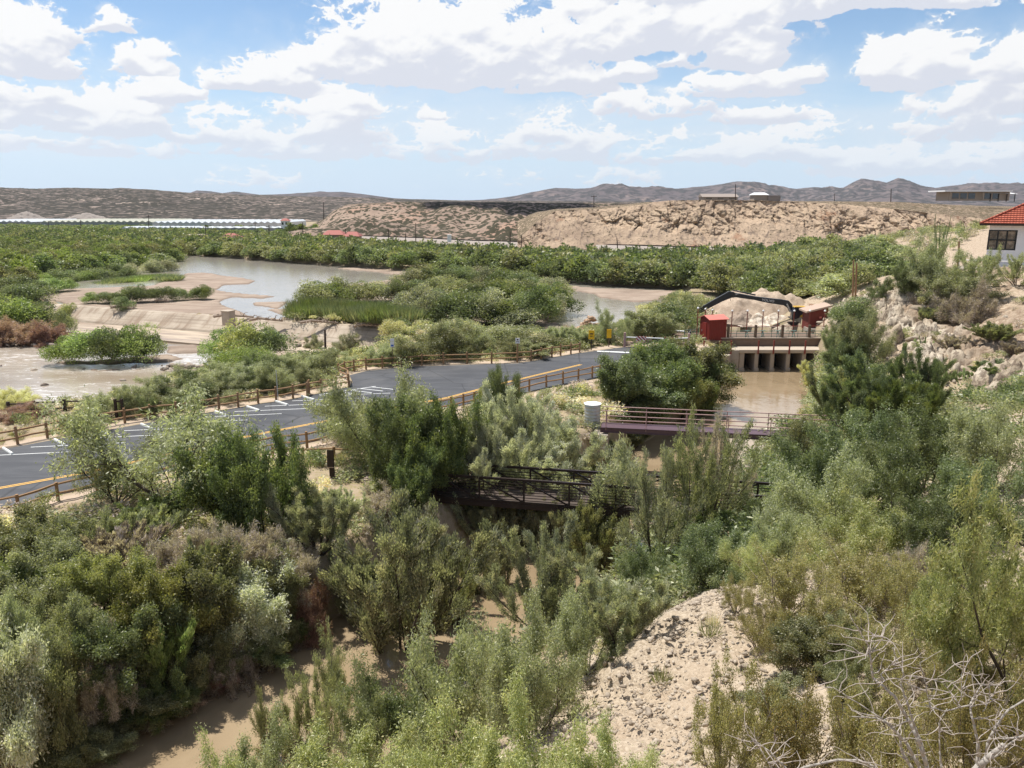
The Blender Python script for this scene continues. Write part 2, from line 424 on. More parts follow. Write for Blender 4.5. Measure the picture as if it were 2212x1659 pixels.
# outlines on the river bed, read off as plan shapes at their own water level
_pool = world_poly([(150, 664), (40, 640), (60, 610), (380, 560), (395, 549), (700, 572), (960, 592), (1150, 600), (1290, 615), (1480, 625), (1470, 645), (1400, 672), (1340, 715), (1200, 745), (1120, 735), (1000, 716), (815, 705), (600, 694), (300, 673)], POOL_Z)
_sands = [world_poly(p, POOL_Z) for p in [
    [(60, 640), (130, 625), (330, 615), (400, 590), (455, 590), (560, 606), (540, 615), (485, 616), (470, 627), (600, 640), (570, 646), (500, 643), (482, 652), (500, 664), (545, 684), (470, 684), (160, 664)],
    [(500, 600), (700, 596), (690, 590), (600, 590), (520, 594)][:0] or [(1, 1), (1, 2), (2, 1)],
    [(545, 652), (640, 650), (600, 668), (540, 660)],
    [(570, 668), (650, 665), (640, 690), (600, 684)],
    [(700, 578), (820, 580), (960, 592), (955, 603), (900, 600), (800, 588)],
    [(850, 612), (900, 606), (960, 604), (950, 640), (900, 625)],
    [(1225, 628), (1180, 614), (1290, 622), (1480, 628), (1478, 640), (1400, 652), (1380, 656), (1290, 644), (1280, 636)],
    [(1110, 718), (1200, 696), (1215, 703), (1290, 708), (1300, 722), (1180, 740)],
    [(640, 650), (760, 612), (900, 600), (1100, 600), (1235, 640), (1225, 660), (1170, 705), (1100, 716), (900, 706), (650, 694), (620, 680)],
]]
_isl = world_poly([(640, 655), (760, 620), (900, 606), (1100, 612), (1222, 640), (1222, 662), (1160, 700), (1080, 708), (900, 702), (650, 690)], POOL_Z)
_islb = world_poly([(-200, 665), (30, 655), (160, 660), (175, 650), (460, 640), (300, 610), (400, 590), (-200, 580)], POOL_Z)
_rapid_bars = [world_poly(p, LOW_Z) for p in [
    [(110, 782), (360, 768), (400, 774), (360, 785), (230, 790), (120, 788)],
    [(-60, 745), (120, 748), (165, 735), (140, 700), (-60, 700)],
    [(350, 748), (480, 742), (600, 742), (600, 760), (440, 764), (360, 764)],
    [(180, 797), (345, 795), (330, 803), (200, 803)],
    [(-200, 875), (60, 868), (200, 872), (300, 876), (120, 910), (-200, 960)],
    [(440, 775), (640, 750), (660, 790), (430, 800)],
]]
_lot_px = [(-260, 1010), (0, 972), (151, 944), (370, 905), (568, 872), (614, 866), (755, 836), (762, 826), (755, 811), (794, 801), (897, 792), (1080, 786), (1120, 785), (1251, 763), (1348, 750), (1376, 749),
           (1500, 747), (1498, 755), (1400, 780), (1296, 815), (1100, 855), (975, 880), (722, 944), (609, 968), (211, 1050), (128, 1068), (0, 1098), (-260, 1165)]
_lot = world_poly(_lot_px, 0.0)
DAM_A = onz(120, 657, -.8)[:2]; DAM_B = onz(860, 709, -.8)[:2]
_dd = (DAM_B - DAM_A) / np.linalg.norm(DAM_B - DAM_A); _dn = np.array([_dd[1], -_dd[0]])
_down = world_poly([(-700, 975), (0, 905), (110, 884), (270, 866), (430, 822), (560, 806), (640, 796), (800, 778)], -.7) + [tuple(DAM_B + _dn * .4 - _dd * .5), tuple(DAM_A + _dn * .4 - _dd * 60)]
_upside = [tuple(DAM_A - _dn * .2 - _dd * 60), tuple(DAM_B - _dn * .2), tuple(DAM_B - _dn * .2 + _dd * 20), (60, 320), (-260, 320)]

def terrain(x, y, detail=True):
    x = np.asarray(x, np.float64); y = np.asarray(y, np.float64)
    r = np.hypot(x, y)
    z = np.zeros(x.shape); zone = np.zeros(x.shape)          # zone: 0 soil, 1 wet sand
    near = (r < 330)
    d, sg = sd_canal(x, y)
    hs = sg > 0
    m = near & hs & (np.abs(x) < 240)
    hz = np.zeros(x.shape); hz[m] = np.maximum(hill(x[m], y[m]), -.1)
    hz = hz * (1 - sstep(y, 235, 290))
    z = np.where(hs, hz, z)
    # gentle undulation of open ground away from the lot
    lot = sd_poly(x, y, _lot)
    und = perlin(x * .06, y * .06, 3) * .5 + perlin(x * .17, y * .17, 4) * .2
    z = z + und * sstep(-lot, 2, 8) * sstep(d, 5, 9) * .5
    def lay(sd, tgt, soft):
        nonlocal z
        w = np.clip(.5 + sd / (2 * soft), 0, 1); w = w * w * (3 - 2 * w); z = z * (1 - w) + tgt * w; return w
    rn = np.where(near, perlin(x * .11, y * .11, 8) * 1.3 + perlin(x * .35, y * .35, 9) * .5, 0)
    # river bed above and below the dam
    w1 = lay(sd_poly(x, y, _pool) + rn * .4, -1.6, 1.2)
    for p in _sands:
        lay(sd_poly(x, y, p) + rn * .5, -.86 + rn * .05, 1.0)
    lay(sd_poly(x, y, _isl) + rn * .4, -.6, 1.5)
    up = sd_poly(x, y, _upside)
    w2 = lay(np.minimum(sd_poly(x, y, _down) + rn * .3, -up + .2), -3.6, .7)
    for p in _rapid_bars:
        lay(sd_poly(x, y, p) + rn * .5, -2.86 + rn * .12, .8)
    zone = np.maximum(w1, w2)
    # canal cut
    cw = 3.9 + .35 * perlin(x * .15, y * .15, 12)
    lay(np.where(y < 96, cw + .9 - d, -9), -4.2, 1.15)
    z = z + np.where((sg > 0) & (y > 45) & (y < 130), perlin(x * .12, y * .12, 14) * .5, 0)
    z = np.where(lot > -.6, np.where(lot > .0, -.03, z * np.clip(-lot / .6, 0, 1) - .03 * (1 - np.clip(-lot / .6, 0, 1))), z)
    return z, zone, lot, d, sg

def build_ground():
    r = [1.2]
    while r[-1] < 9000: r.append(r[-1] * (1.0125 if r[-1] < 330 else 1.05))
    r = np.array(r); a = np.concatenate([np.linspace(-180, -44, 40)[:-1], np.arange(-44, 44, .16), np.linspace(44, 180, 40)[:-1]]) * math.pi / 180
    Rr, Aa = np.meshgrid(r, a, indexing='ij'); x = Rr * np.sin(Aa); y = Rr * np.cos(Aa)
    z, zone, lot, d, sg = terrain(x, y)
    nr = Rr < 120
    rough = np.where(nr, fbm(x * .9, y * .9, 31, 4, .55) * .22, 0) * (lot < -.8) * sstep(z, -3.2, -2.6)
    hillm = (sg > 0) & (d > 5)
    rough = rough + np.where(nr & hillm & (Rr < 40), fbm(x * 3.2, y * 3.2, 41, 3, .6) * .07 - np.abs(fbm(x * .8 + y * .5, y * .25, 42, 3, .5)) * .35, 0)
    rough = rough * np.where(hillm, 1.3, .5)
    z = z + rough
    z = np.where(Rr > 700, np.minimum(z, 0) - (Rr - 700) * .004, z)
    n, m = z.shape
    idx = np.arange(n * m).reshape(n, m); nx = np.roll(idx, -1, 1)
    Fc = np.stack([idx[:-1], nx[:-1], nx[1:], idx[1:]], -1).reshape(-1, 4)
    grav = ((sg > 0) & (d > 4.5)).astype(float) * sstep(z, .6, 2.0)
    path = np.clip(1 - np.abs(lot + 1.0) / 1.6, 0, 1)
    o = mesh_np('ground', np.stack([x, y, z], -1).reshape(-1, 3), Fc, ground_mat(), smooth=True,
                attrs={'sand': zone, 'gravel': grav, 'edge': path})
    tag(o, kind='structure')
    return o
def ground_mat():
    m, nt, o = new_mat('ground_soil'); p = posn(nt)
    n1 = noise(nt, p, .35, 6, .6); n2 = noise(nt, p, 4.0, 6, .65); n3 = noise(nt, p, 14, 4, .7)
    soil = mixc(nt, n1.step(.35, .65), (.28, .215, .15), (.38, .30, .22))
    soil = mixc(nt, n2.step(.45, .62), soil, (.27, .23, .12))
    sand = mixc(nt, noise(nt, mul(nt, p, (.5, 1, 1)), .5, 6, .65).step(.35, .65), (.265, .20, .155), (.36, .285, .225))
    sand = mixc(nt, n2.step(.5, .75) * .5, sand, (.24, .18, .135))
    z = nt.nodes.new('ShaderNodeSeparateXYZ'); nt.links.new(p, z.inputs[0]); zz = X(nt, z.outputs[2]) + n1 * .08
    wet = (zz.step(-.93, -.80) - 1) * -1.0 * zz.step(-1.4, -1.2); wet = wet.mx((zz.step(-2.92, -2.72) - 1) * -1.0)
    sand = mixc(nt, wet * .75, sand, (.165, .125, .095))
    vo = nt.nodes.new('ShaderNodeTexVoronoi'); vo.inputs['Scale'].default_value = 17; nt.links.new(p, vo.inputs['Vector'])
    vo2 = nt.nodes.new('ShaderNodeTexVoronoi'); vo2.inputs['Scale'].default_value = 40; nt.links.new(p, vo2.inputs['Vector'])
    cs = nt.nodes.new('ShaderNodeSeparateColor'); nt.links.new(vo.outputs['Color'], cs.inputs[0])
    gr = mixc(nt, X(nt, cs.outputs[0]), (.31, .245, .175), (.47, .39, .295))
    gr = mixc(nt, n1.step(.4, .7) * .5, gr, (.38, .29, .205))
    yy = nt.nodes.new('ShaderNodeSeparateXYZ'); nt.links.new(p, yy.inputs[0])
    gr = mixc(nt, X(nt, yy.outputs[1]).step(36, 56) * .85, gr, mixc(nt, n2.step(.4, .6), (.30, .225, .16), (.46, .37, .28)))
    c = mixc(nt, attr(nt, 'sand').step(.3, .7), soil, sand)
    c = mixc(nt, attr(nt, 'gravel').step(.2, .8), c, gr)
    c = mixc(nt, attr(nt, 'edge').step(.3, .9) * .85, c, mixc(nt, n3, (.42, .32, .24), (.56, .45, .36)))
    hgt = n3 * .5 + n2 * .5 + X(nt, vo.outputs['Distance']) * -.45 * attr(nt, 'gravel') + X(nt, vo2.outputs['Distance']) * -.3
    principled(nt, o, c, .95, 0, .15, hgt, .8, .04); return m

# ------------------------------------------------------------------ the setting
def ground_z(x, y):
    return float(terrain(np.array([x]), np.array([y]))[0][0])
def hit(u, v, ymin=3, ymax=600):
    """where the sight line through that pixel of the 2212 px wide photograph first meets the land"""
    d = ray(u, v); t = np.geomspace(ymin, ymax, 900) / d[1]
    P = d[None] * t[:, None] + (0, 0, CAMZ)
    z = terrain(P[:, 0], P[:, 1])[0]; k = np.argmax(P[:, 2] < z)
    if not (P[:, 2] < z).any(): k = len(t) - 1
    if k > 0:
        a0 = P[k - 1, 2] - z[k - 1]; a1 = z[k] - P[k, 2]; f = a0 / (a0 + a1 + 1e-9)
        q = P[k - 1] + (P[k] - P[k - 1]) * f
    else: q = P[0]
    return q
ground = build_ground()

def water_mat(name, c0, c1, rough=.08, scale=1.2, bstr=.25, stretch=(1, 1, 1), bd=.05, spec=.5):
    m, nt, o = new_mat(name); p = posn(nt)
    w = mul(nt, p, stretch)
    n = noise(nt, w, scale, 5, .6, .6); n0 = noise(nt, w, scale * .18, 4, .6, 1.0)
    c = mixc(nt, n0.step(.3, .7), c0, c1)
    pr = principled(nt, o, c, rough, 0, spec, n + n0 * 1.5, bstr, bd); pr.inputs['IOR'].default_value = 1.65
    return m
def sheet(name, poly, z, mat):
    me = bpy.data.meshes.new(name); me.from_pydata([(a, b, z) for a, b in poly], [], [tuple(range(len(poly)))]); me.update()
    bm = bmesh.new(); bm.from_mesh(me); bmesh.ops.triangulate(bm, faces=bm.faces); bmesh.ops.recalc_face_normals(bm, faces=bm.faces)
    for f in bm.faces:
        if f.normal.z < 0: f.normal_flip()
    bm.to_mesh(me); bm.free()
    me.materials.append(mat); o = bpy.data.objects.new(name, me); C.objects.link(o); return tag(o, kind='structure')
# canal: a ribbon along the centre line
def ribbon(name, cl, hw, z, mat):
    cl = [Vector((a, b)) for a, b in cl]; L = []; Rr = []
    for i, p in enumerate(cl):
        t = (cl[min(i + 1, len(cl) - 1)] - cl[max(i - 1, 0)]).normalized(); n = Vector((-t.y, t.x))
        L.append(p + n * hw); Rr.append(p - n * hw)
    V = [(*p, z) for p in L] + [(*p, z) for p in Rr]; n = len(L)
    return mesh_np(name, V, np.array([(i, n + i, n + i + 1, i + 1) for i in range(n - 1)]), mat)
tag(ribbon('canal_water', CANAL, 5.6, CANAL_Z, water_mat('canal_water', (.26, .19, .115), (.345, .262, .168), .07, 1.1, .35, (1, .7, 1), .06, 1.0)), kind='structure')
_wp = world_poly([(-700, 640), (-300, 540), (395, 540), (960, 580), (1600, 600), (1600, 660), (1420, 700), (1345, 725), (1200, 748), (1120, 728), (1000, 715)], POOL_Z)
_wp += [tuple(DAM_B + _dn * -.1 + _dd * 3), tuple(DAM_A - _dn * .1 - _dd * 40)]
sheet('river_water', _wp, POOL_Z, water_mat('river_water', (.28, .25, .21), (.33, .30, .26), .12, 1.6, .4, (1, 1, 1), .06, 1.0))
_wp = [tuple(DAM_A + _dn * 1.5 - _dd * 40), tuple(DAM_B + _dn * 1.5)] + world_poly([(700, 800), (430, 830), (300, 900), (0, 940), (-700, 1000)], LOW_Z)
m, nt, o = new_mat('rapids_water'); p = posn(nt)
_n = noise(nt, mul(nt, p, (.45, 1.6, 1)), 1.3, 6, .68, 1.2); _n0 = noise(nt, mul(nt, p, (.5, 1, 1)), .12, 4, .55)
_c = mixc(nt, _n0.step(.35, .6), (.30, .24, .18), (.40, .345, .285))
_c = mixc(nt, (_n + _n0 * .5).step(.80, .93), _c, (.78, .74, .70))
principled(nt, o, _c, .16, 0, .5, _n, .35, .07)
sheet('rapids_water', _wp, LOW_Z, m)

# asphalt and its paint
def asphalt_mat():
    m, nt, o = new_mat('asphalt'); p = posn(nt)
    n = noise(nt, mul(nt, p, (.35, 1.5, 1)), .5, 6, .65, .6); f = noise(nt, p, 30, 3, .7)
    c = mixc(nt, n.step(.38, .64), (.044, .045, .049), (.094, .095, .099))
    c = mixc(nt, f, c, (.06, .062, .07)); 
    c = mixc(nt, noise(nt, p, .25, 5, .6).step(.50, .70) * .4, c, (.125, .12, .118))
    ef = noise(nt, p, 2.5, 5, .7); c = mixc(nt, (ef * .6 + noise(nt, p, .4, 3, .5) * .4).step(.60, .70) * .5, c, (.20, .175, .15))
    vc = nt.nodes.new('ShaderNodeTexVoronoi'); vc.feature = 'DISTANCE_TO_EDGE'; vc.inputs['Scale'].default_value = .16; nt.links.new(mixv(nt, p, noise(nt, p, .8, 4, .6, out='Color'), .12), vc.inputs['Vector'])
    c = mixc(nt, (X(nt, vc.outputs['Distance']).step(.0, .012) - 1) * -.6, c, (.02, .02, .022))
    principled(nt, o, c, .72, 0, .35, f, .3, .01); return m
sheet('parking_lot', _lot, .02, asphalt_mat())
m_y = paint('yellow_road_paint', (.72, .42, .10), .7, .1, 12, damt=.3); m_w = paint('white_road_paint', (.72, .73, .72), .7, .06, 12, damt=.3)
def strip_line(name, pts, w, mat, z=.028, off=0.0):
    P = [Vector(onz(u, v, 0)[:2]) for u, v in pts] if len(pts[0]) == 2 and abs(pts[0][0]) > 90 or True else pts
    return strip_world(name, P, w, mat, z, off)
def strip_world(name, P, w, mat, z=.028, off=0.0):
    P = [Vector(p[:2]) for p in P]; V = []
    for i, q in enumerate(P):
        t = (P[min(i + 1, len(P) - 1)] - P[max(i - 1, 0)]).normalized(); n = Vector((-t.y, t.x))
        V += [(*(q + n * (off + w / 2)), z), (*(q + n * (off - w / 2)), z)]
    return mesh_np(name, V, np.array([(2 * i, 2 * i + 1, 2 * i + 3, 2 * i + 2) for i in range(len(P) - 1)]), mat)
for off in (-.11, .11):
    tag(strip_line('yellow_centre_line', [(-260, 1106), (0, 1055), (195, 1020), (400, 974), (550, 940), (690, 913), (965, 860), (1100, 825), (1255, 788)], .11, m_y, off=off), kind='structure')
# wheel stops along the far edge and the stall lines between them
_row = [Vector(onz(u, v, 0)[:2]) for u, v in [(17, 976), (129, 957), (228, 939), (317, 923), (403, 908), (478, 895), (547, 884), (608, 872), (665, 861)]]
_rowd = (_row[-1] - _row[0]).normalized()
_ld = Vector((.985, .17)).normalized()
WS_LABELS = ['white wheel stop first of the row, by the cut of the photo edge', 'white wheel stop second of the row, in open view beside the feathery mesquite', 'white wheel stop third of the row, behind the feathery mesquite crown',
             'white wheel stop fourth of the row, behind the feathery mesquite', 'white chipped wheel stop where the rail fence comes out of the mesquite', 'white wheel stop below the second fence post past the mesquite',
             'white wheel stop third from the hatched bay', 'white wheel stop second from the hatched bay', 'white wheel stop last of the row, touching the hatched bay']
for i, q in enumerate(_row):
    ang = math.atan2(-.67, .74); mb = MB(); L = 1.75
    prof = [(-.09, 0), (.09, 0), (.065, .10), (.04, .125), (-.04, .125), (-.065, .10)]
    e = Vector((math.cos(ang), math.sin(ang), 0)); s_ = Vector((-e.y, e.x, 0)); b = Vector((q.x, q.y, .022))
    mb.prism([b - e * L / 2 + s_ * a + Vector((0, 0, h)) for a, h in prof], e * L)
    tag(mb.build('wheel_stop', M['wheelstop'], bevel=.012), WS_LABELS[i], 'wheel stop', 'white concrete wheel stops along the far edge of the lot')
for i in range(len(_row)):
    nxt = _row[i + 1] if i + 1 < len(_row) else _row[i] + _rowd * 2.5
    if i == 0: mids = [(_row[0] * 1.5 - _row[1] * .5), (_row[0] + _row[1]) / 2]
    else: mids = [(_row[i] + nxt) / 2]
    for q in mids:
        a = q - _rowd.orthogonal() * 0 + _ld * -.2
        tag(strip_world('stall_line', [a, a + _ld * 5.6], .085, m_w), kind='structure')
a = Vector(onz(690, 853, 0)[:2]); b = Vector(onz(812, 835, 0)[:2])
tag(strip_world('stall_line', [a, b], .11, m_w), kind='structure')
for k in range(5):
    q = a.lerp(b, .12 + k * .2); tag(strip_world('stall_line', [q, q + Vector((2.0, -.9))], .11, m_w, .0285), kind='structure')
tag(strip_world('stall_line', [Vector(onz(1290, 759, 0)[:2]), Vector(onz(1360, 762, 0)[:2])], .5, m_w), kind='structure')

# ------------------------------------------------------------------ hills far off
def scrub_mat(name, ground_c, ground_d, bush, sx, dens, big=.004, rockc=None, fl=(1, 1, 1)):
    m, nt, o = new_mat(name); p = posn(nt); q = mul(nt, p, fl)
    n = noise(nt, q, sx, 5, .65); b = noise(nt, q, big, 5, .6)
    vo = nt.nodes.new('ShaderNodeTexVoronoi'); vo.inputs['Scale'].default_value = sx * 1.8; nt.links.new(q, vo.inputs['Vector'])
    c = mixc(nt, b.step(.35, .65), ground_c, ground_d)
    if rockc: c = mixc(nt, noise(nt, p, big * 4, 5, .6).step(.52, .66), c, rockc)
    k = (n + b * .35 - X(nt, vo.outputs['Distance']) * .35 + .1)
    c = mixc(nt, k.step(dens, dens + .06), c, bush)
    principled(nt, o, c, 1, 0, .05, n, .6, .8 / sx * .2); return m
def ridge(name, prof, foot_z, Yf, Yr, mat, rough, seed, zadd=0, foot=None, nx=700, ny=60):
    """prof: (u, v) sky line; the slope rises from foot distance Yf to ridge distance Yr"""
    us = np.linspace(prof[0][0], prof[-1][0], nx); vs_ = np.interp(us, [p[0] for p in prof], [p[1] for p in prof])
    t = np.linspace(0, 1.5, ny)
    U, T = np.meshgrid(us, t); V = np.tile(vs_, (ny, 1))
    d0 = (U - UC); k = Yr
    dirx = d0; diry = F * cp - (V - VC) * sp; dirz = -(V - VC) * cp - F * sp
    zr = CAMZ + dirz / diry * Yr
    Y = Yf + (Yr - Yf) * T; Xx = dirx / diry * Y
    sh = np.where(T <= 1, np.sin(np.clip(T, 0, 1) * math.pi / 2) ** 1.1, 1 - (T - 1) * .8)
    Z = foot_z + (zr - foot_z) * sh
    g = fbm(Xx / rough[0], Y / rough[0], seed, 5, .55); g2 = np.abs(fbm(Xx / rough[2], Y / (rough[2] * 2.5), seed + 40, 4, .5))
    Z = Z + (g * rough[1] - g2 * rough[3]) * np.sin(np.clip(T, 0, 1) * math.pi) ** .7 * np.clip((zr - foot_z) / (np.abs(zr - foot_z).max() + 1e-6), .1, 1)
    idx = np.arange(nx * ny).reshape(ny, nx)
    Fc = np.stack([idx[:-1, :-1], idx[:-1, 1:], idx[1:, 1:], idx[1:, :-1]], -1).reshape(-1, 4)
    return tag(mesh_np(name, np.stack([Xx, Y, Z], -1).reshape(-1, 3), Fc, mat, smooth=True), kind='structure')
m_far = scrub_mat('far_mountain', (.115, .098, .102), (.158, .132, .130), (.066, .064, .066), .022, .55, .0012, (.20, .158, .145))
m_left = scrub_mat('left_hill', (.20, .16, .14), (.15, .122, .108), (.052, .048, .040), .10, .50, .004, (.40, .32, .27))
m_scrub = scrub_mat('scrub_hill', (.30, .225, .175), (.215, .16, .128), (.060, .055, .038), .26, .545, .012, (.35, .235, .175))
ridge('mountains', [(990, 436), (1060, 430), (1110, 424), (1150, 415), (1200, 406), (1240, 408), (1275, 406), (1305, 400), (1345, 401), (1375, 406), (1440, 408), (1520, 404), (1570, 396), (1600, 391), (1630, 392), (1670, 402), (1720, 408), (1760, 405), (1800, 407), (1822, 405), (1845, 392), (1860, 387), (1885, 389), (1915, 396), (1940, 389), (1965, 392), (1990, 402), (2020, 406), (2070, 401), (2110, 397), (2150, 396), (2260, 397), (2400, 402)],
      -5, 2600, 3900, m_far, (330, 46, 300, 60), 61, nx=900)
ridge('mountains', [(1540, 438), (1700, 436), (1800, 432), (1860, 428), (1905, 420), (1935, 416), (1970, 424), (2050, 430), (2400, 434)], -5, 2000, 2600, m_far, (200, 12, 200, 20), 64, nx=500)
ridge('mountains', [(390, 424), (425, 411), (455, 413), (480, 417), (505, 414), (530, 417), (560, 421), (640, 418), (700, 415), (740, 414), (790, 420), (850, 428), (960, 434), (1060, 431), (1120, 436)],
      -5, 2300, 3200, m_far, (300, 14, 260, 20), 62, nx=600)
ridge('mountains', [(-1500, 404), (-900, 398), (-260, 400), (0, 405), (40, 408), (80, 410), (150, 407), (260, 408), (330, 411), (420, 417), (480, 419), (560, 422), (640, 424), (740, 426), (860, 430), (1000, 433), (1400, 436)],
      -2, 640, 1500, m_left, (150, 9, 90, 12), 63, nx=1300, ny=90)
ridge('hills', [(590, 520), (640, 500), (672, 486), (700, 472), (720, 455), (745, 443), (770, 440), (850, 437), (960, 436), (1100, 437), (1200, 438), (1300, 439), (1500, 440)],
      -1, 318, 420, m_scrub, (38, 5, 34, 6.5), 65, nx=700, ny=120)
ridge('hills', [(620, 500), (660, 494), (720, 488), (760, 476), (800, 470), (900, 492), (1000, 495), (1090, 470), (1120, 462), (1150, 470), (1200, 492), (1260, 510)],
      -1, 312, 345, m_scrub, (20, 3, 14, 5), 66, nx=500, ny=70)

# the cut cliff above the railway and the flat land behind its rim
def worley(x, y, seed):
    rs = np.random.RandomState(900 + seed); jx = rs.rand(256, 256); jy = rs.rand(256, 256); cr = rs.rand(256, 256)
    xi = np.floor(x).astype(int); yi = np.floor(y).astype(int); f1 = np.full(x.shape, 9.); f2 = np.full(x.shape, 9.); c = np.zeros(x.shape)
    for dx in (-1, 0, 1):
        for dy in (-1, 0, 1):
            a, b = (xi + dx) & 255, (yi + dy) & 255; d = np.hypot(xi + dx + jx[a, b] - x, yi + dy + jy[a, b] - y)
            n1 = d < f1; f2 = np.where(n1, f1, np.minimum(f2, d)); c = np.where(n1, cr[a, b], c); f1 = np.where(n1, d, f1)
    return f1, f2, c
def cliff():
    cols = np.linspace(1118, 2420, 900)
    rim = np.interp(cols, [1118, 1160, 1200, 1250, 1300, 1340, 1382, 1420, 1446, 1520, 1644, 1734, 1800, 1862, 1965, 2042, 2119, 2250, 2420], [519, 480, 456, 453, 452, 447, 443, 436, 433, 432, 433, 437, 440, 446, 455, 464, 472, 482, 490])
    Yb = np.interp(cols, [1118, 1590, 1757, 2000, 2420], [262, 236, 229, 225, 222]); zb = np.full_like(cols, .8)
    Yt = Yb + np.interp(cols, [1118, 1200, 1400, 1700, 2420], [5, 15, 18, 17, 16])
    nf, nb = 130, 34
    rows = []
    d = np.stack([cols - UC, F * cp - (rim - VC) * sp, -(rim - VC) * cp - F * sp])
    xt = d[0] / d[1] * Yt; zt = CAMZ + d[2] / d[1] * Yt
    xb = d[0] / d[1] * Yb
    s = np.linspace(0, 1, nf)[:, None]
    Xf = xb + (xt - xb) * s; Yf = Yb + (Yt - Yb) * s; Zf = zb + (zt - zb) * (s ** 1.08)
    # rock: slanting ribs, blocks and talus
    xx, yy, zz = Xf, Yf, Zf
    lrg = fbm(xx * .035, zz * .06, 27, 4, .5); blk = fbm(xx * .30, zz * .42, 24, 5, .62)
    hard = sstep(fbm(xx * .022 + 3, zz * .05, 30, 4, .55) + .30 * (s - .45), -.12, .14)
    env = np.sin(np.clip(s, 0, 1) * math.pi) ** .45
    wx_ = fbm(xx * .15, zz * .15, 51, 4) * 2.2; wz_ = fbm(xx * .15, zz * .15, 61, 4) * 2.0
    disp = lrg * 2.6
    for (wl, hl, amp, sd_) in ((8.0, 15.0, 2.2, 1), (3.0, 6.0, 1.3, 2), (1.2, 2.0, .7, 3)):
        a = (xx + wx_ + (zz + wz_) * .38) / wl; b_ = (zz + wz_ - (xx + wx_) * .2) / hl
        f1, f2, cr = worley(a, b_, sd_)
        disp = disp + ((cr - .5) * amp + amp * .5 * (1 - sstep(f2 - f1, 0, .28))) * (hard * .9 + .1)
    disp = (disp + blk * (1.2 * hard + .35)) * env
    Yf = Yf + disp; Zf = Zf + disp * -.15 + blk * .3 * env * hard
    tb = (np.linspace(0, 1, nb)[1:, None]) ** 2.2
    Xb = xt * (1 + tb * 1.6); Yk = Yt * (1 + tb * 1.6)
    Zk = zt + (np.interp(cols, [1118, 1200, 1900, 2420], [5, 0, 2.2, 3.6])) * sstep(tb, 0, .12) + fbm(Xb * .05, Yk * .05, 37, 4) * .5
    Zk = np.where(Zk > 15.6, 15.6 + (Zk - 15.6) * .2, Zk)
    Xa = np.vstack([Xf, Xb]); Ya = np.vstack([Yf, Yk]); Za = np.vstack([Zf, Zk])
    hd = np.vstack([hard * env, np.zeros_like(Xb)]); top = np.vstack([np.zeros_like(Xf), np.ones_like(Xb)])
    n, mm = Xa.shape; idx = np.arange(n * mm).reshape(n, mm)
    Fc = np.stack([idx[:-1, :-1], idx[:-1, 1:], idx[1:, 1:], idx[1:, :-1]], -1).reshape(-1, 4)
    m, nt, o = new_mat('cliff_rock'); p = posn(nt)
    rot = nt.nodes.new('ShaderNodeMapping'); rot.inputs['Rotation'].default_value = (0, R(38), 0); rot.inputs['Scale'].default_value = (1, .5, .3); nt.links.new(p, rot.inputs[0])
    st_ = noise(nt, rot.outputs[0], .8, 6, .68, .4); n1 = noise(nt, p, .055, 5, .6); n2 = noise(nt, p, .45, 6, .7)
    c = mixc(nt, n1.step(.38, .62), (.34, .25, .18), (.46, .345, .245))
    c = mixc(nt, st_.step(.50, .64) * .75, c, (.17, .13, .105))  # dark slanting bands put the strata's shading into the rock colour
    c = mixc(nt, (n2 + attr(nt, 'hard') * .12).step(.58, .72) * .8, c, (.47, .36, .25))
    c = mixc(nt, noise(nt, p, .13, 5, .65).step(.60, .70) * .7, c, (.31, .17, .105))
    sc_ = noise(nt, p, .9, 4, .6)
    c = mixc(nt, (sc_ + attr(nt, 'flat') * .17 - attr(nt, 'hard') * .08).step(.60, .64), c, (.12, .095, .06))
    principled(nt, o, c, .95, 0, .1, n2 * 1.0 + st_, 1.0, .5)
    return tag(mesh_np('cliff', np.stack([Xa, Ya, Za], -1).reshape(-1, 3), Fc, m, attrs={'hard': hd, 'flat': top}), kind='structure')
cliff()
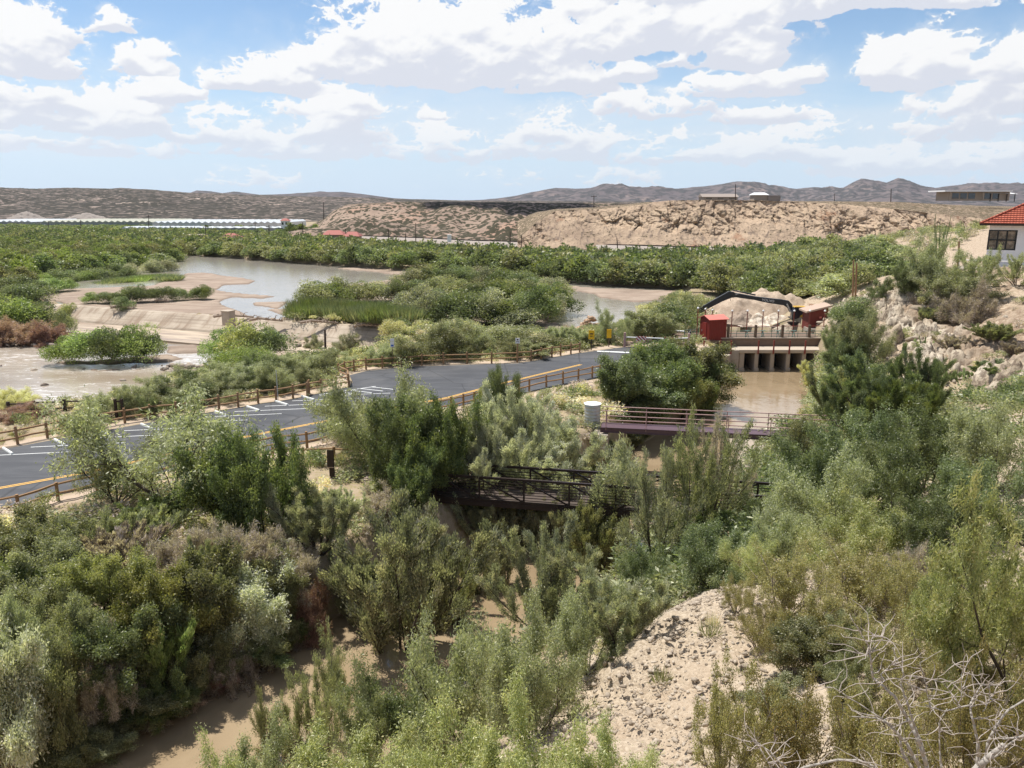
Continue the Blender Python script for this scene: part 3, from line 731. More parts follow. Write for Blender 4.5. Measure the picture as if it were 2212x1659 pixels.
def bluff():
    # weathered rock of the rise below the house
    xs = np.arange(31.5, 66, .17); ys = np.arange(50, 97, .19); Xg, Yg = np.meshgrid(xs, ys)
    z, zn, lot, d, sg = terrain(Xg, Yg)
    w = sstep(z, .3, 1.6) * sstep(Xg - np.clip(Yg - 76, 0, 20) * .22, 33, 35) * sstep(-Yg, -96, -92) * sstep(Yg, 51, 56)
    oc = sstep(np.interp(Yg, [50, 60, 70, 80, 90], [10, 6, 4.5, 5.5, 7]) * .8 - (Xg - 35) * .75 + fbm(Xg * .12, Yg * .12, 71, 4) * 4, -1.5, 2.0)
    wx_ = fbm(Xg * .3, Yg * .3, 72, 4) * .9; wy_ = fbm(Xg * .3, Yg * .3, 82, 4) * .9
    rel = fbm(Xg * .35, Yg * .35, 73, 5, .6) * .55
    for wl, amp, sd_ in ((3.4, 2.2, 5), (1.5, 1.15, 6), (.62, .45, 7)):
        f1, f2, cr = worley((Xg + wx_ + Yg * .4) / wl, (Yg + wy_ - Xg * .3) / (wl * .8), sd_)
        rel = rel + ((cr - .35) * amp - amp * .6 * (1 - sstep(f2 - f1, 0, .2))) * (oc * .85 + .15)
    Z = z + rel * w - .25 * (1 - w)
    n, mm = Z.shape; idx = np.arange(n * mm).reshape(n, mm)
    Fc = np.stack([idx[:-1, :-1], idx[:-1, 1:], idx[1:, 1:], idx[1:, :-1]], -1).reshape(-1, 4)
    m, nt, o = new_mat('bluff_rock'); p = posn(nt); n1 = noise(nt, p, .35, 5, .6); n2 = noise(nt, p, 2.2, 6, .7); n3 = noise(nt, p, 9, 4, .7)
    soil = mixc(nt, n2.step(.40, .62), (.23, .165, .115), (.36, .28, .205)); soil = mixc(nt, n3.step(.55, .65) * .6, soil, (.45, .38, .30))
    rock = mixc(nt, n1.step(.35, .65), (.37, .30, .22), (.54, .47, .375)); rock = mixc(nt, n2.step(.47, .58) * .85, rock, (.17, .13, .10)); rock = mixc(nt, noise(nt, p, .8, 4, .6).step(.60, .70) * .6, rock, (.40, .27, .15))  # middle rock mix darkens patches to read as shaded crevices, painted in
    principled(nt, o, mixc(nt, attr(nt, 'rock').step(.3, .7), soil, rock), .95, 0, .1, n2 + n3 * .5, .9, .12)
    tag(mesh_np('rocky_bluff', np.stack([Xg, Yg, Z], -1).reshape(-1, 3), Fc, m, attrs={'rock': oc}), kind='structure')
bluff()

# railway bank
def rail_bank():
    pts = [(640, 505.5), (781, 510), (900, 514), (1020, 520), (1079, 521.5), (1250, 527), (1421, 532), (1590, 537), (1757, 541.5), (1900, 545), (2300, 550)]
    T = [Vector(onz(u, v, 2.2)) for u, v in pts]; n = len(T); V = []
    for p in T:
        f = Vector((p.x, p.y, 0)).normalized()
        V += [p - f * 6 + Vector((0, 0, -2.6)), p - f * 1.6, p + f * 1.6, p + f * 7 + Vector((0, 0, -2.0))]
    Fc = []
    for i in range(n - 1):
        for k in range(3): Fc.append((4 * i + k, 4 * i + 4 + k, 4 * i + 5 + k, 4 * i + 1 + k))
    m, nt, o = new_mat('railway_ballast'); nn = noise(nt, posn(nt), 1.5, 5, .7)
    principled(nt, o, mixc(nt, nn, (.24, .205, .18), (.42, .37, .33)), .95, 0, .1, nn, .8, .2)
    tag(mesh_np('railway_bank', V, np.array(Fc), m), kind='structure')
    t = empty('railway_track', tuple(T[0])); tag(t, 'dark railway track on its ballast bank below the cliff', 'railway track')
    for off in (-.72, .72):
        mb = MB()
        for a, b in zip(T[:-1], T[1:]):
            f = Vector((a.x, a.y, 0)).normalized(); g = Vector((b.x, b.y, 0)).normalized()
            mb.bar(a + f * off + Vector((0, 0, .16)) - T[0], b + g * off + Vector((0, 0, .16)) - T[0], .14, .3)
        mb.build('rail', M['dark_steel'], t)
rail_bank()

# ------------------------------------------------------------------ dam across the river
def V3(*a): return Vector(a)
def dam():
    A = Vector((*DAM_A, 0)); B = Vector((*DAM_B, 0)); d = Vector((*_dd, 0)); n = Vector((*_dn, 0)); L = (B - A).length + 22
    t = empty('dam', tuple(A)); tag(t, 'long low sloping concrete dam with brown water stains across the river', 'dam')
    prof = [(-.5, -1.6), (-.5, -.78), (.25, -.78), (.6, -.95), (1.3, -1.5), (2.3, -2.35), (3.2, -2.72), (3.2, -3.8)]
    ns = 160; V = []; rs = np.random.RandomState(3)
    for i in range(ns + 1):
        q = d * (L * i / ns - 18)
        for a, z in prof: V.append(tuple(q + n * (a + rs.normal(0, .015)) + Vector((0, 0, z + rs.normal(0, .012)))))
    k = len(prof); Fc = [(k * i + j, k * i + j + 1, k * (i + 1) + j + 1, k * (i + 1) + j) for i in range(ns) for j in range(k - 1)]
    m, nt, o = new_mat('stained_dam_concrete'); p = objc(nt)
    mp = nt.nodes.new('ShaderNodeMapping'); mp.inputs['Rotation'].default_value = (0, 0, -math.atan2(d.y, d.x)); nt.links.new(p, mp.inputs[0])
    n1 = noise(nt, mul(nt, mp.outputs[0], (1.0, .2, .2)), .8, 6, .7); n2 = noise(nt, mul(nt, mp.outputs[0], (.06, 1, 3.5)), 1.4, 5, .65); n3 = noise(nt, p, .25, 4, .5)
    c = mixc(nt, n3.step(.35, .65), (.36, .295, .23), (.46, .39, .31)); c = mixc(nt, n1.step(.48, .66) * .8, c, (.24, .175, .125)); c = mixc(nt, n2.step(.50, .62) * .7, c, (.25, .20, .15))
    sx = nt.nodes.new('ShaderNodeSeparateXYZ'); nt.links.new(mp.outputs[0], sx.inputs[0])
    jn = (X(nt, sx.outputs[0]) / 6.0)._m('FRACT').step(.0, .02); c = mixc(nt, (jn - 1) * -.55, c, (.2, .16, .13))
    principled(nt, o, c, .9, 0, .2, n1, .4, .05)
    mesh_np('spillway_face', V, np.array(Fc), m, t)
    # flat apron at its foot
    ap = MB(); a0 = d * -18 + n * 3.15; b0 = d * (L - 18) + n * 3.15
    ap.prism([a0 + V3(0, 0, -3.6), b0 + V3(0, 0, -3.6), b0 + n * 7.5 + V3(0, 0, -3.6), a0 + n * 7.5 + V3(0, 0, -3.6)], (0, 0, .84))
    m2, nt, o = new_mat('wet_apron_concrete'); p = objc(nt)
    mp = nt.nodes.new('ShaderNodeMapping'); mp.inputs['Rotation'].default_value = (0, 0, -math.atan2(d.y, d.x)); nt.links.new(p, mp.inputs[0])
    n1 = noise(nt, mul(nt, mp.outputs[0], (.12, 1, 1)), .7, 6, .65, .5)
    c = mixc(nt, n1.step(.4, .6), (.46, .375, .28), (.30, .225, .165)); principled(nt, o, c, n1.step(.4, .6) * -.4 + .7, 0, .3, n1, .2, .03)
    ap.build('apron', m2, t)
    for (u, v, w, h) in ((494, 690, 1.3, 1.15), (876, 712, 1.5, 1.3)):
        q = Vector(onz(u, v, -.8)) - A; mb = MB(); mb.box(q + V3(0, 0, h / 2 - .4), (w, w, h + .8), math.atan2(d.y, d.x)); mb.box(q + V3(0, 0, h + .06), (w + .15, w + .15, .14), math.atan2(d.y, d.x))
        mb.build('pier_block', M['pale_concrete'], t, bevel=.03)
dam()
def wob(mb, pts, r0, r1, n=6):
    P = [Vector(p) for p in pts]
    for i in range(len(P) - 1):
        mb.tube(P[i], P[i + 1], r0 + (r1 - r0) * i / (len(P) - 1), r0 + (r1 - r0) * (i + 1) / (len(P) - 1), n)
def driftwood(u, v, z, L, ang, label, seed, n=7):
    rs = random.Random(seed); c = Vector(onz(u, v, z)); mb = MB()
    e = V3(math.cos(ang), math.sin(ang), 0); s_ = V3(-e.y, e.x, 0)
    wob(mb, [c - e * L / 2 + V3(0, 0, .25), c - e * L * .2 + V3(0, 0, .5), c + e * L * .15 + V3(0, 0, .3), c + e * L / 2 + V3(0, 0, .12)], .22, .14)
    for k in range(n):
        b = c + e * rs.uniform(-.5, .5) * L + V3(0, 0, .2); q = b + e * rs.uniform(-1, 1) + s_ * rs.uniform(-1.3, .8) + V3(0, 0, rs.uniform(-.2, .8))
        wob(mb, [b, (b + q) / 2 + V3(0, 0, rs.uniform(0, .3)), q], .07, .03, 5)
    tag(mb.build('driftwood', M['driftwood']), label, 'driftwood', 'driftwood caught on the dam')
M['driftwood'] = paint('grey_driftwood', (.30, .235, .185), .95, .3, 8, damt=.4)
driftwood(505, 687, -.75, 5.5, .1, 'long forked grey log lying on the dam crest beside the sand', 1, 14)
driftwood(575, 695, -.75, 4.5, 0, 'tangle of thin driftwood on the dam crest beside the concrete block', 2, 16)
driftwood(800, 708, -.8, 4.2, .2, 'driftwood roots hanging over the dam below the reed island', 3, 22)
driftwood(265, 668, -.75, 3.5, 0, 'roots and driftwood spilling over the dam under the small bush', 4, 18)
driftwood(350, 653, -.8, 2.2, .1, 'small dark log lying alone on the sand bar above the dam', 5, 3)
driftwood(690, 700, -.75, 5.0, .1, 'line of broken branches along the foot of the reed island', 6, 22)

# ------------------------------------------------------------------ rail fences
def fence(name, posts, label, cat='fence', mat='wood', z=None, h=1.12, rails=(.45, .92), pw=.15, rr=.062, group=None, skip=()):
    P = []
    for u, v in posts:
        if z is None:
            q = hit(u, v); zz = max(q[2], -3); P.append(Vector((q[0], q[1], max(zz, -.03) if zz > -.5 else zz)))
        else: P.append(Vector(onz(u, v, z)))
    t = empty(name, tuple(P[0])); tag(t, label, cat, group); rs = random.Random(len(P) * 7 + int(P[0].x))
    for i, p in enumerate(P):
        mb = MB(); q = p - P[0]; a = rs.uniform(0, 1)
        mb.tube(q + V3(0, 0, -.3), q + V3(rs.uniform(-.02, .02), rs.uniform(-.02, .02), h + rs.uniform(-.05, .06)), pw * .62, pw * .55, 7)
        mb.build('post', M[mat], t)
    for i in range(len(P) - 1):
        if i in skip: continue
        for hh in rails:
            mb = MB(); a, b = P[i] - P[0], P[i + 1] - P[0]; o1, o2 = rs.uniform(-.04, .04), rs.uniform(-.04, .04)
            mid = (a + b) / 2 + V3(0, 0, hh + rs.uniform(-.05, .03)); e = (b - a).normalized() * .08
            mb.tube(a - e + V3(0, 0, hh + o1), mid, rr, rr * 1.1, 6); mb.tube(mid, b + e + V3(0, 0, hh + o2), rr * 1.1, rr, 6)
            mb.build('rail', M[mat], t)
    return t
fence('rail_fence', [(-95, 985), (-30, 972), (38.5, 959), (103, 946), (160, 935), (215, 924), (270, 914), (326, 906), (382, 901), (430, 893), (474, 886), (515, 879), (558, 871), (597, 866), (633, 860), (666, 853), (694, 847), (726, 840), (754, 836)],
      'brown split rail fence along the wheel stops, up to the corner of the lot', z=0)
fence('rail_fence', [(754, 836), (752, 822), (732, 812), (745, 805), (765, 802), (791, 798), (826, 795), (866, 793), (911, 789), (958, 787), (1009, 785.5), (1062, 784.5), (1117, 782), (1147, 779.5), (1169, 775), (1192, 771), (1211, 768), (1233, 764.5), (1252, 761)],
      'brown split rail fence curving round the far end of the asphalt towards the yellow signs', z=0)
fence('rail_fence', [(-60, 1130), (42, 1110), (126, 1082), (211, 1062), (300, 1042), (390, 1020), (480, 1000), (545, 985), (609, 972), (664, 968), (722, 953), (790, 937), (860, 918), (920, 900), (975, 887), (1001, 881), (1024, 875.5), (1042, 871), (1080, 862), (1121, 851), (1143, 845), (1180, 836), (1216, 829), (1249, 822), (1279, 816), (1296, 812)],
      'brown split rail fence on the canal side, beside the yellow lines', z=0, h=1.05)
fence('rail_fence', [(590, 990), (655, 992), (722, 990), (790, 992)], 'short pale rail fence behind the dark signboard, one rail showing', z=0, h=.7, rails=(.62,))
fence('log_fence', [(20, 893), (75, 889), (141, 887), (200, 884)], 'low dark log fence on the sand beside the rapids', mat='dark_wood', h=.85, rails=(.2, .68), pw=.22)
fence('rail_fence', [(668, 850), (664, 857)], 'stub of brown rail fence behind the lot fence near the grey sign pole', z=0, h=1.2)

# ------------------------------------------------------------------ signs and posts
def sign(u, v, h, w, ph, mat, label, post='pole_wood', pr=.05, z=0, board_z=None, text=None, tmat=None, cat='sign', dark=True, name='road_sign'):
    q = Vector(onz(u, v, z)); t = empty(name, tuple(q)); tag(t, label, cat)
    ang = -math.atan2(q.x, q.y); t.rotation_euler = (0, 0, ang)
    mb = MB(); mb.tube((0, 0, -.2), (0, 0, h), pr, pr, 6); mb.build('post', M[post], t)
    bz = h - ph / 2 if board_z is None else board_z
    mb = MB(); mb.box((0, -.07, bz), (w, .03, ph)); b = mb.build('board', M[mat], t, bevel=.006)
    return t, b, bz
t, b, bz = sign(1277, 756, 2.1, .62, .95, 'sign_yellow', 'yellow square sign on a dark post beside the end of the rail fence', 'dark_wood', .06)
mb = MB(); mb.box((0, -.093, bz + .1), (.34, .012, .12)); mb.box((0, -.093, bz - .14), (.26, .012, .08)); mb.build('dark_lettering', M['dark_wood'], b)
t, b, bz = sign(1315, 750, 1.95, .5, .95, 'sign_yellow', 'yellow sign with curled top on a post between the rail fence and the pipe gate', 'pole_wood', .05)
mb = MB(); mb.box((.03, -.10, bz + .3), (.42, .05, .3), 0, .2); mb.build('curled_top', M['sign_yellow'], b)
t, b, bz = sign(1118, 783, 2.4, .42, .52, 'white_sign', 'white sign on a brown post in the curving rail fence', 'wood', .07)
mb = MB(); mb.box((0, -.093, bz + .12), (.13, .012, .13)); mb.box((0, -.093, bz - .08), (.26, .012, .05)); mb.build('dark_marks', M['dark_wood'], b)
t, b, bz = sign(849, 796, 2.55, .36, .52, 'white_sign', 'white sign with two plates on a thin pole behind the curving rail fence', 'pole_wood', .03)
mb = MB(); mb.box((0, -.093, bz - .1), (.24, .012, .16)); mb.build('blue_symbol', M['sign_blue'], b)
mb = MB(); mb.box((0, -.07, bz + .42), (.36, .03, .24)); mb.build('upper_plate', M['white_sign'], t)
t, b, bz = sign(601, 868, 2.5, .05, .45, 'silver', 'thin grey sign pole seen edge-on behind the rail fence', 'silver', .03)
q = Vector(onz(718, 1034, 0)); t = empty('signboard', tuple(q)); tag(t, 'dark brown signboard on a thick post with a pale strip, beside the canal brush', 'signboard')
mb = MB(); mb.box((0, 0, .75), (.26, .2, 1.7)); mb.build('post', M['dark_wood'], t)
mb = MB(); mb.box((-.02, -.14, 1.22), (.36, .10, 1.0), 0, .03); mb.build('board', M['dark_wood'], t, bevel=.01)
mb = MB(); mb.box((-.02, -.20, .73), (.35, .03, .05)); mb.build('pale_strip', M['tan'], t)
q = Vector(onz(260, 905, 0)); t = empty('post_frame', tuple(q)); tag(t, 'pair of black timber posts joined by a rail, half hidden behind the feathery mesquite', 'posts')
for dx in (-.24, .24):
    mb = MB(); mb.box((dx, 0, .7), (.17, .17, 1.55)); mb.build('post', M['dark_wood'], t, bevel=.01)
mb = MB(); mb.box((0, .0, 1.3), (.6, .06, .12)); mb.build('rail', M['dark_wood'], t)
def pole(u, vb, vt, Y, r, label, arms=(), mat='dark_wood', group=None, lean=0.0, name='utility_pole'):
    a = Vector(aty(u, vb, Y)); b = Vector(aty(u + lean, vt, Y)); t = empty(name, tuple(a)); tag(t, label, 'pole', group)
    mb = MB(); mb.tube((0, 0, -1.5), b - a, r * 1.15, r * .8, 7); mb.build('shaft', M[mat], t)
    for (dz, w) in arms:
        mb = MB(); mb.box(b - a + V3(0, 0, -dz), (w, r * 1.1, r * 1.3)); mb.build('crossarm', M[mat], t)
    return t
pole(702, 752, 712, 84, .13, 'single dark post standing in the bushes in front of the dam', name='timber_post')
G = 'utility poles along the railway and the plain'
for a in [(1844, 650, 562, 90, .11, 'taller and straight one of the two brown poles side by side in the thicket'), (1849, 650, 568, 90.5, .12, 'shorter leaning one of the two brown poles side by side in the thicket')]:
    pole(*a, mat='wood', lean=0 if a[0] == 1844 else 1.6)
for u, vb, vt, Y, arms, lab in [
    (1283, 452, 421, 330, ((.6, 2.4),), 'utility pole with crossarm on the skyline above the shaded valley'),
    (1925, 436, 408, 300, (), 'plain pole on the plateau before the twin peaks'),
    (1803, 432, 418, 420, (), 'tiny pole on the plateau before the middle of the far mountains'),
    (1589, 432, 398, 300, (), 'tall pole at the end of the tan roofed plateau house'),
    (699, 466, 437, 340, (), 'pole standing on the shoulder of the brown scrub hill'),
    (898, 520, 482, 300, (), 'tallest pole at the foot of the scrub hill'),
    (839, 520, 495, 300, (), 'pole at the foot of the scrub hill beside the orange scree'),
    (876, 522, 504, 296, (), 'short pole just this side of the tallest pole at the scrub hill'),
    (746, 520, 494, 300, (), 'pole beside the red roofed houses'),
    (581, 520, 486, 300, ((.7, 2.2),), 'dark pole before the end of the greenhouses'),
    (654, 500, 480, 320, (), 'pole among the dark trees at the hill foot beside the greenhouses'),
    (104, 500, 477, 400, (), 'dark pole at the near end of the cream greenhouse'),
    (174, 498, 475, 400, (), 'thin pole in front of the cream greenhouse roof'),
    (321, 500, 464, 390, ((.8, 2.2),), 'tall pole before the middle of the greenhouses'),
    (444, 522, 486, 300, ((.7, 2.2),), 'pole with crossarm beside the beige roofed shed'),
    (551, 497, 480, 420, ((.5, 2.0),), 'small pole before the white greenhouse roofs'),
    (1126, 536, 508, 258, (), 'red brown pole at the start of the cliff by the railway'),
    (1335, 540, 513, 240, (), 'leaning dark pole on the railway bank below the pale rock'),
    (1102, 522, 500, 262, (), 'reddish pole on the railway where the cliff begins'),
    (1757, 560, 530, 215, (), 'low pole at the far end of the railway bank')]:
    pole(u, vb, vt, Y, .16, lab, arms, group=G, lean=-2.5 if u == 1335 else 0)

# ------------------------------------------------------------------ pipe gate with striped boards
m_stripe, nt, o = new_mat('red_white_stripes'); p = objc(nt)
sx = nt.nodes.new('ShaderNodeSeparateXYZ'); nt.links.new(p, sx.inputs[0])
_f = ((X(nt, sx.outputs[0]) + X(nt, sx.outputs[2]) * 1.0) * 2.7)._m('FRACT')._m('GREATER_THAN', .5)
principled(nt, o, mixc(nt, _f, (.74, .68, .66), (.36, .05, .05)), .5)
def pipe_gate(a, b, label, panel_at, post_at_a=True):
    A = Vector(a); B = Vector(b); t = empty('pipe_gate', tuple(A)); tag(t, label, 'gate', 'pipe gates across the road'); B = B - A; e = B.normalized()
    ang = math.atan2(e.y, e.x)
    mb = MB(); mb.box((0, 0, .75), (.22, .22, 1.7)); mb.build('gate_post', M['rail_pink'], t, bevel=.02)
    mb = MB(); mb.tube((0, 0, 1.1), B + V3(0, 0, .95), .06, .06, 8); mb.build('top_pipe', M['white'], t)
    mb = MB(); mb.tube((0, 0, .55), B * .62 + V3(0, 0, .52), .05, .05, 8); mb.tube((0, 0, .3), B * .4 + V3(0, 0, .5), .05, .05, 8); mb.box(B * .6 + V3(0, 0, .78), (.9, .05, .3), ang); mb.build('lower_frame', M['rail_pink'], t)
    for f in panel_at:
        mb = MB(); mb.box((0, 0, 0), (1.05, .04, .5)); o_ = mb.build('striped_board', m_stripe, t); o_.location = B * f + V3(0, -.16, .95); o_.rotation_euler = (0, 0, ang)
pipe_gate(onz(1349, 750, 0), onz(1432, 750, 0), 'pink and white pipe gate with striped board, hinged on the post by the asphalt', (.42,))
pipe_gate(onz(1487, 752, 0), onz(1428, 752, 0), 'pink and white pipe gate with striped board, hinged by the red shed', (.72,))
mb = MB(); a = Vector(onz(1405, 728, 0)); b = Vector(onz(1478, 731, 0)); mb.tube(a + V3(0, 0, 1.0), b + V3(0, 0, .8), .09, .09, 8); mb.tube(a + V3(0, 0, -.2), a + V3(0, 0, 1.0), .06); mb.tube(b + V3(0, 0, -.2), b + V3(0, 0, .85), .06)
tag(mb.build('pipe_rail', M['white']), 'long white pipe rail lying behind the pipe gates', 'pipe rail')

# ------------------------------------------------------------------ headgate
def headgate():
    x0, x1, y0 = 24.9, 33.2, 84.0
    O = V3(x0, y0, 0); t = empty('headgate', tuple(O)); tag(t, 'concrete canal headgate with dark openings, walkway and deck beside the red sheds', 'headgate')
    W = x1 - x0
    mb = MB(); mb.box((W / 2 - 2.2, 1.1, -.63), (W + 6.4, 2.2, .38)); mb.build('walkway', M['pale_concrete'], t, bevel=.03)
    mb = MB(); mb.box((W / 2 - 2.2, 4.9, -.08), (W + 8, 5.2, .76)); mb.box((W / 2 - 2.2, 2.36, .34), (W + 8, .22, .16)); mb.build('deck', M['dark_concrete'], t, bevel=.03)
    mb = MB(); mb.box((W / 2 - 2.2, 2.36, .46), (W + 8, .3, .08)); mb.build('kerb', M['pale_concrete'], t)
    xs = [0, 1.62, 3.34, 5.06, 6.78, 8.3]
    for i, x in enumerate(xs):
        mb = MB(); w = .42 if 0 < i < 5 else .55
        mb.box((x + .1, 1.7, -2.4), (w, 3.2, 3.2)); mb.box((x + .1, .35, -3.2), (w + .12, .8, 1.4)); mb.build('pier', M['concrete'], t, bevel=.03)
    mb = MB(); mb.box((W / 2, 3.45, -2.4), (W + 1, .3, 3.4)); mb.build('gate_wall', M['black'], t)
    mb = MB(); mb.box((-.9, .6, -2.0), (1.5, 1.2, 3.1), -.2); mb.box((-2.4, -.1, -2.4), (2.2, 1.0, 3.0), -.5); mb.build('wing_wall', M['concrete'], t, bevel=.05)
    mb = MB(); mb.box((W + .9, .8, -2.0), (1.6, 1.2, 3.1)); mb.build('wing_wall', M['concrete'], t, bevel=.05)
    for u in (1520, 1555, 1579, 1638, 1671, 1705, 1739):
        x = (u - UC) / (F * cp - (760 - VC) * sp) * 83.9 - x0
        mb = MB(); mb.box((x, -.06, -.15), (.13, .13, 1.5)); mb.build('walkway_post', M['rust_steel'], t)
    # timber posts and steel rails above the deck
    px = [(u - UC) / (F * cp - (720 - VC) * sp) * 86.5 - x0 for u in (1573, 1632, 1690, 1748, 1800)]
    for x in px[:4]:
        mb = MB(); mb.box((x, 2.5, 1.05), (.26, .26, 1.7)); mb.build('deck_post', M['pole_wood'], t, bevel=.02)
    mb = MB(); mb.tube((px[0], 2.5, 1.75), (px[4], 2.5, 1.78), .035, .035, 6); mb.build('upper_rail', M['rust_steel'], t)
    mb = MB()
    for z in (.62, .9, 1.2): mb.tube((px[0], 2.62, z), (px[4], 2.62, z), .035, .035, 6)
    for k in range(13): mb.tube((px[0] + (px[4] - px[0]) * k / 12, 2.62, .45), (px[0] + (px[4] - px[0]) * k / 12, 2.62, 1.22), .025, .025, 5)
    mb.build('deck_railing', M['green_rail'], t)
    for u in (1615, 1649, 1682, 1716, 1750):
        x = (u - UC) / (F * cp - (720 - VC) * sp) * 86.6 - x0
        mb = MB(); mb.tube((x - .18, 2.8, .4), (x, 2.8, 1.2), .04, .04, 5); mb.tube((x + .18, 2.8, .4), (x, 2.8, 1.2), .04, .04, 5); mb.box((x, 2.8, 1.22), (.5, .06, .06)); mb.build('brace', M['aqua'], t)
headgate()
def lamp_post(u, vt, Y, label):
    b = Vector(aty(u, vt, Y)); t = empty('lamp_post', (b.x, b.y, .3)); tag(t, label, 'lamp post', 'dark red lamp posts with white globes on the headgate')
    h = b.z - .3
    mb = MB(); mb.tube((0, 0, 0), (0, 0, h), .055, .05, 7); mb.build('shaft', M['rust_steel'], t)
    bm = bmesh.new(); bmesh.ops.create_uvsphere(bm, u_segments=10, v_segments=7, radius=.12); me = bpy.data.meshes.new('globe'); bm.to_mesh(me); bm.free(); me.materials.append(M['white'])
    o = bpy.data.objects.new('globe', me); C.objects.link(o); o.parent = t; o.location = (0, 0, h + .08)
LP = ['at the outer corner of the near red shed', 'rising just behind the near red shed, second from its outer corner', 'rising behind the middle of the near red shed', 'first one on the open side of the near red shed', 'second one on the open side of the near red shed',
      'third one on open side of the near red shed', 'fourth past the near red shed, before the rubble', 'in front of the excavator tracks', 'before the outer edge of the slant roofed shed', 'before the far edge of the slant roofed shed']
for (u, vt, Y), s_ in zip([(1508, 667, 86.0), (1524, 669, 90), (1539, 671, 91), (1582, 673, 88), (1615, 673, 88), (1649, 673, 88), (1682, 673, 88), (1716, 673, 88), (1750, 673, 89), (1782, 673, 89)], LP):
    lamp_post(u, vt, Y, 'dark red lamp post ' + s_)
def shed_near():
    c0 = Vector(onz(1531, 737, .2)); rz = R(17); t = empty('red_shed', tuple(c0), rz); tag(t, 'bright red metal shed with pale red roof beside the pipe gates', 'shed')
    w, d, h = 2.15, 2.0, 2.35
    mb = MB(); mb.box((w / 2, d / 2, h / 2 - .1), (w, d, h + .2))
    mb.prism([(0, 0, h), (0, d, h), (0, d / 2, h + .32)], (w, 0, 0)); body = mb.build('wall', M['corr_red'], t)
    mb = MB(); o_ = .16
    for sgn in (0, 1):
        y0, y1 = (-.18, d / 2) if sgn == 0 else (d + .18, d / 2)
        z0, z1 = h - .02, h + .36
        mb.prism([(-o_, y0, z0), (-o_, y1, z1), (-o_, y1, z1 + .06), (-o_, y0, z0 + .06)], (w + 2 * o_, 0, 0))
    mb.build('roof', M['red_roof'], t)
    mb = MB(); mb.box((-.03, d * .5, 1.0), (.05, .85, 1.9)); dr = mb.build('door', M['red'], t, bevel=.01)
    mb = MB(); mb.box((-.08, d * .72, 1.0), (.05, .05, .2)); mb.build('handle', M['silver'], dr)
    mb = MB(); mb.box((w / 2, d / 2, -.1), (w + .5, d + .4, .3)); mb.build('base', M['dark_concrete'], t)
    for z in (.3, .9, 1.55):
        pass
m, nt, o = new_mat('corrugated_red'); p = objc(nt); sx = nt.nodes.new('ShaderNodeSeparateXYZ'); nt.links.new(p, sx.inputs[0])
_w = ((X(nt, sx.outputs[0]) + X(nt, sx.outputs[1])) * 5.0)._m('FRACT').step(.35, .65)
principled(nt, o, mixc(nt, noise(nt, p, 2, 5, .6).step(.4, .75), (.18, .021, .016), (.145, .020, .016)), .55, 0, .3, _w, .7, .03); M['corr_red'] = m
shed_near()
def shed_far():
    Y = 92.5; c = Vector(aty(1745, 712, Y)); c.z = .3; rz = -.05; t = empty('slant_roof_shed', tuple(c), rz); tag(t, 'red brown shed with slanting tan roof next to the excavator', 'shed')
    w, d = 2.2, 2.4; h0, h1 = 2.15, 2.75
    mb = MB(); mb.prism([(0, 0, 0), (w, 0, 0), (w, 0, h1), (0, 0, h0)], (0, d, 0)); mb.build('wall', M['brick_red'], t)
    mb = MB(); mb.prism([(-.4, -.25, h0 - .02), (w + .35, -.25, h1 + .14), (w + .35, -.25, h1 + .34), (-.4, -.25, h0 + .18)], (0, d + .5, 0)); mb.build('roof', M['tan'], t)
    mb = MB(); mb.box((w * .62, -.03, 1.6), (.25, .03, .22)); mb.build('plate', M['red_roof'], t)
    mb = MB(); mb.box((w / 2, .1, .1), (w + .2, d, .5)); mb.build('base', M['concrete'], t)
shed_far()
# green tube gate and hazard marker beside the shed
q = Vector(onz(1478, 737, 0)); t = empty('tube_gate', tuple(q)); tag(t, 'small green tube gate between the pipe gates and the red shed', 'gate')
mb = MB()
for z in (.35, .65, .95, 1.25): mb.tube((0, 0, z), (1.75, 1.0, z), .03, .03, 6)
for f in (0, 1): mb.tube((1.75 * f, 1.0 * f, 0), (1.75 * f, 1.0 * f, 1.35), .05, .05, 6)
mb.build('tube_panel', M['green_rail'], t)
m_hz, nt, o = new_mat('black_white_stripes'); p = objc(nt); sx = nt.nodes.new('ShaderNodeSeparateXYZ'); nt.links.new(p, sx.inputs[0])
_f = ((X(nt, sx.outputs[0]) * -1.2 + X(nt, sx.outputs[2])) * 2.4)._m('FRACT')._m('GREATER_THAN', .62)
principled(nt, o, mixc(nt, _f, (.02, .02, .02), (.6, .6, .6)), .5)
q = Vector(onz(1488, 739, 0)); t = empty('hazard_marker', tuple(q)); tag(t, 'black and white slanted hazard marker hanging on the green tube gate', 'marker')
mb = MB(); mb.tube((0, 0, 0), (0, 0, 1.2), .03, .03, 6); mb.build('post', M['pole_wood'], t)
mb = MB(); mb.box((0, -.06, .95), (.34, .03, .72)); mb.build('board', m_hz, t)

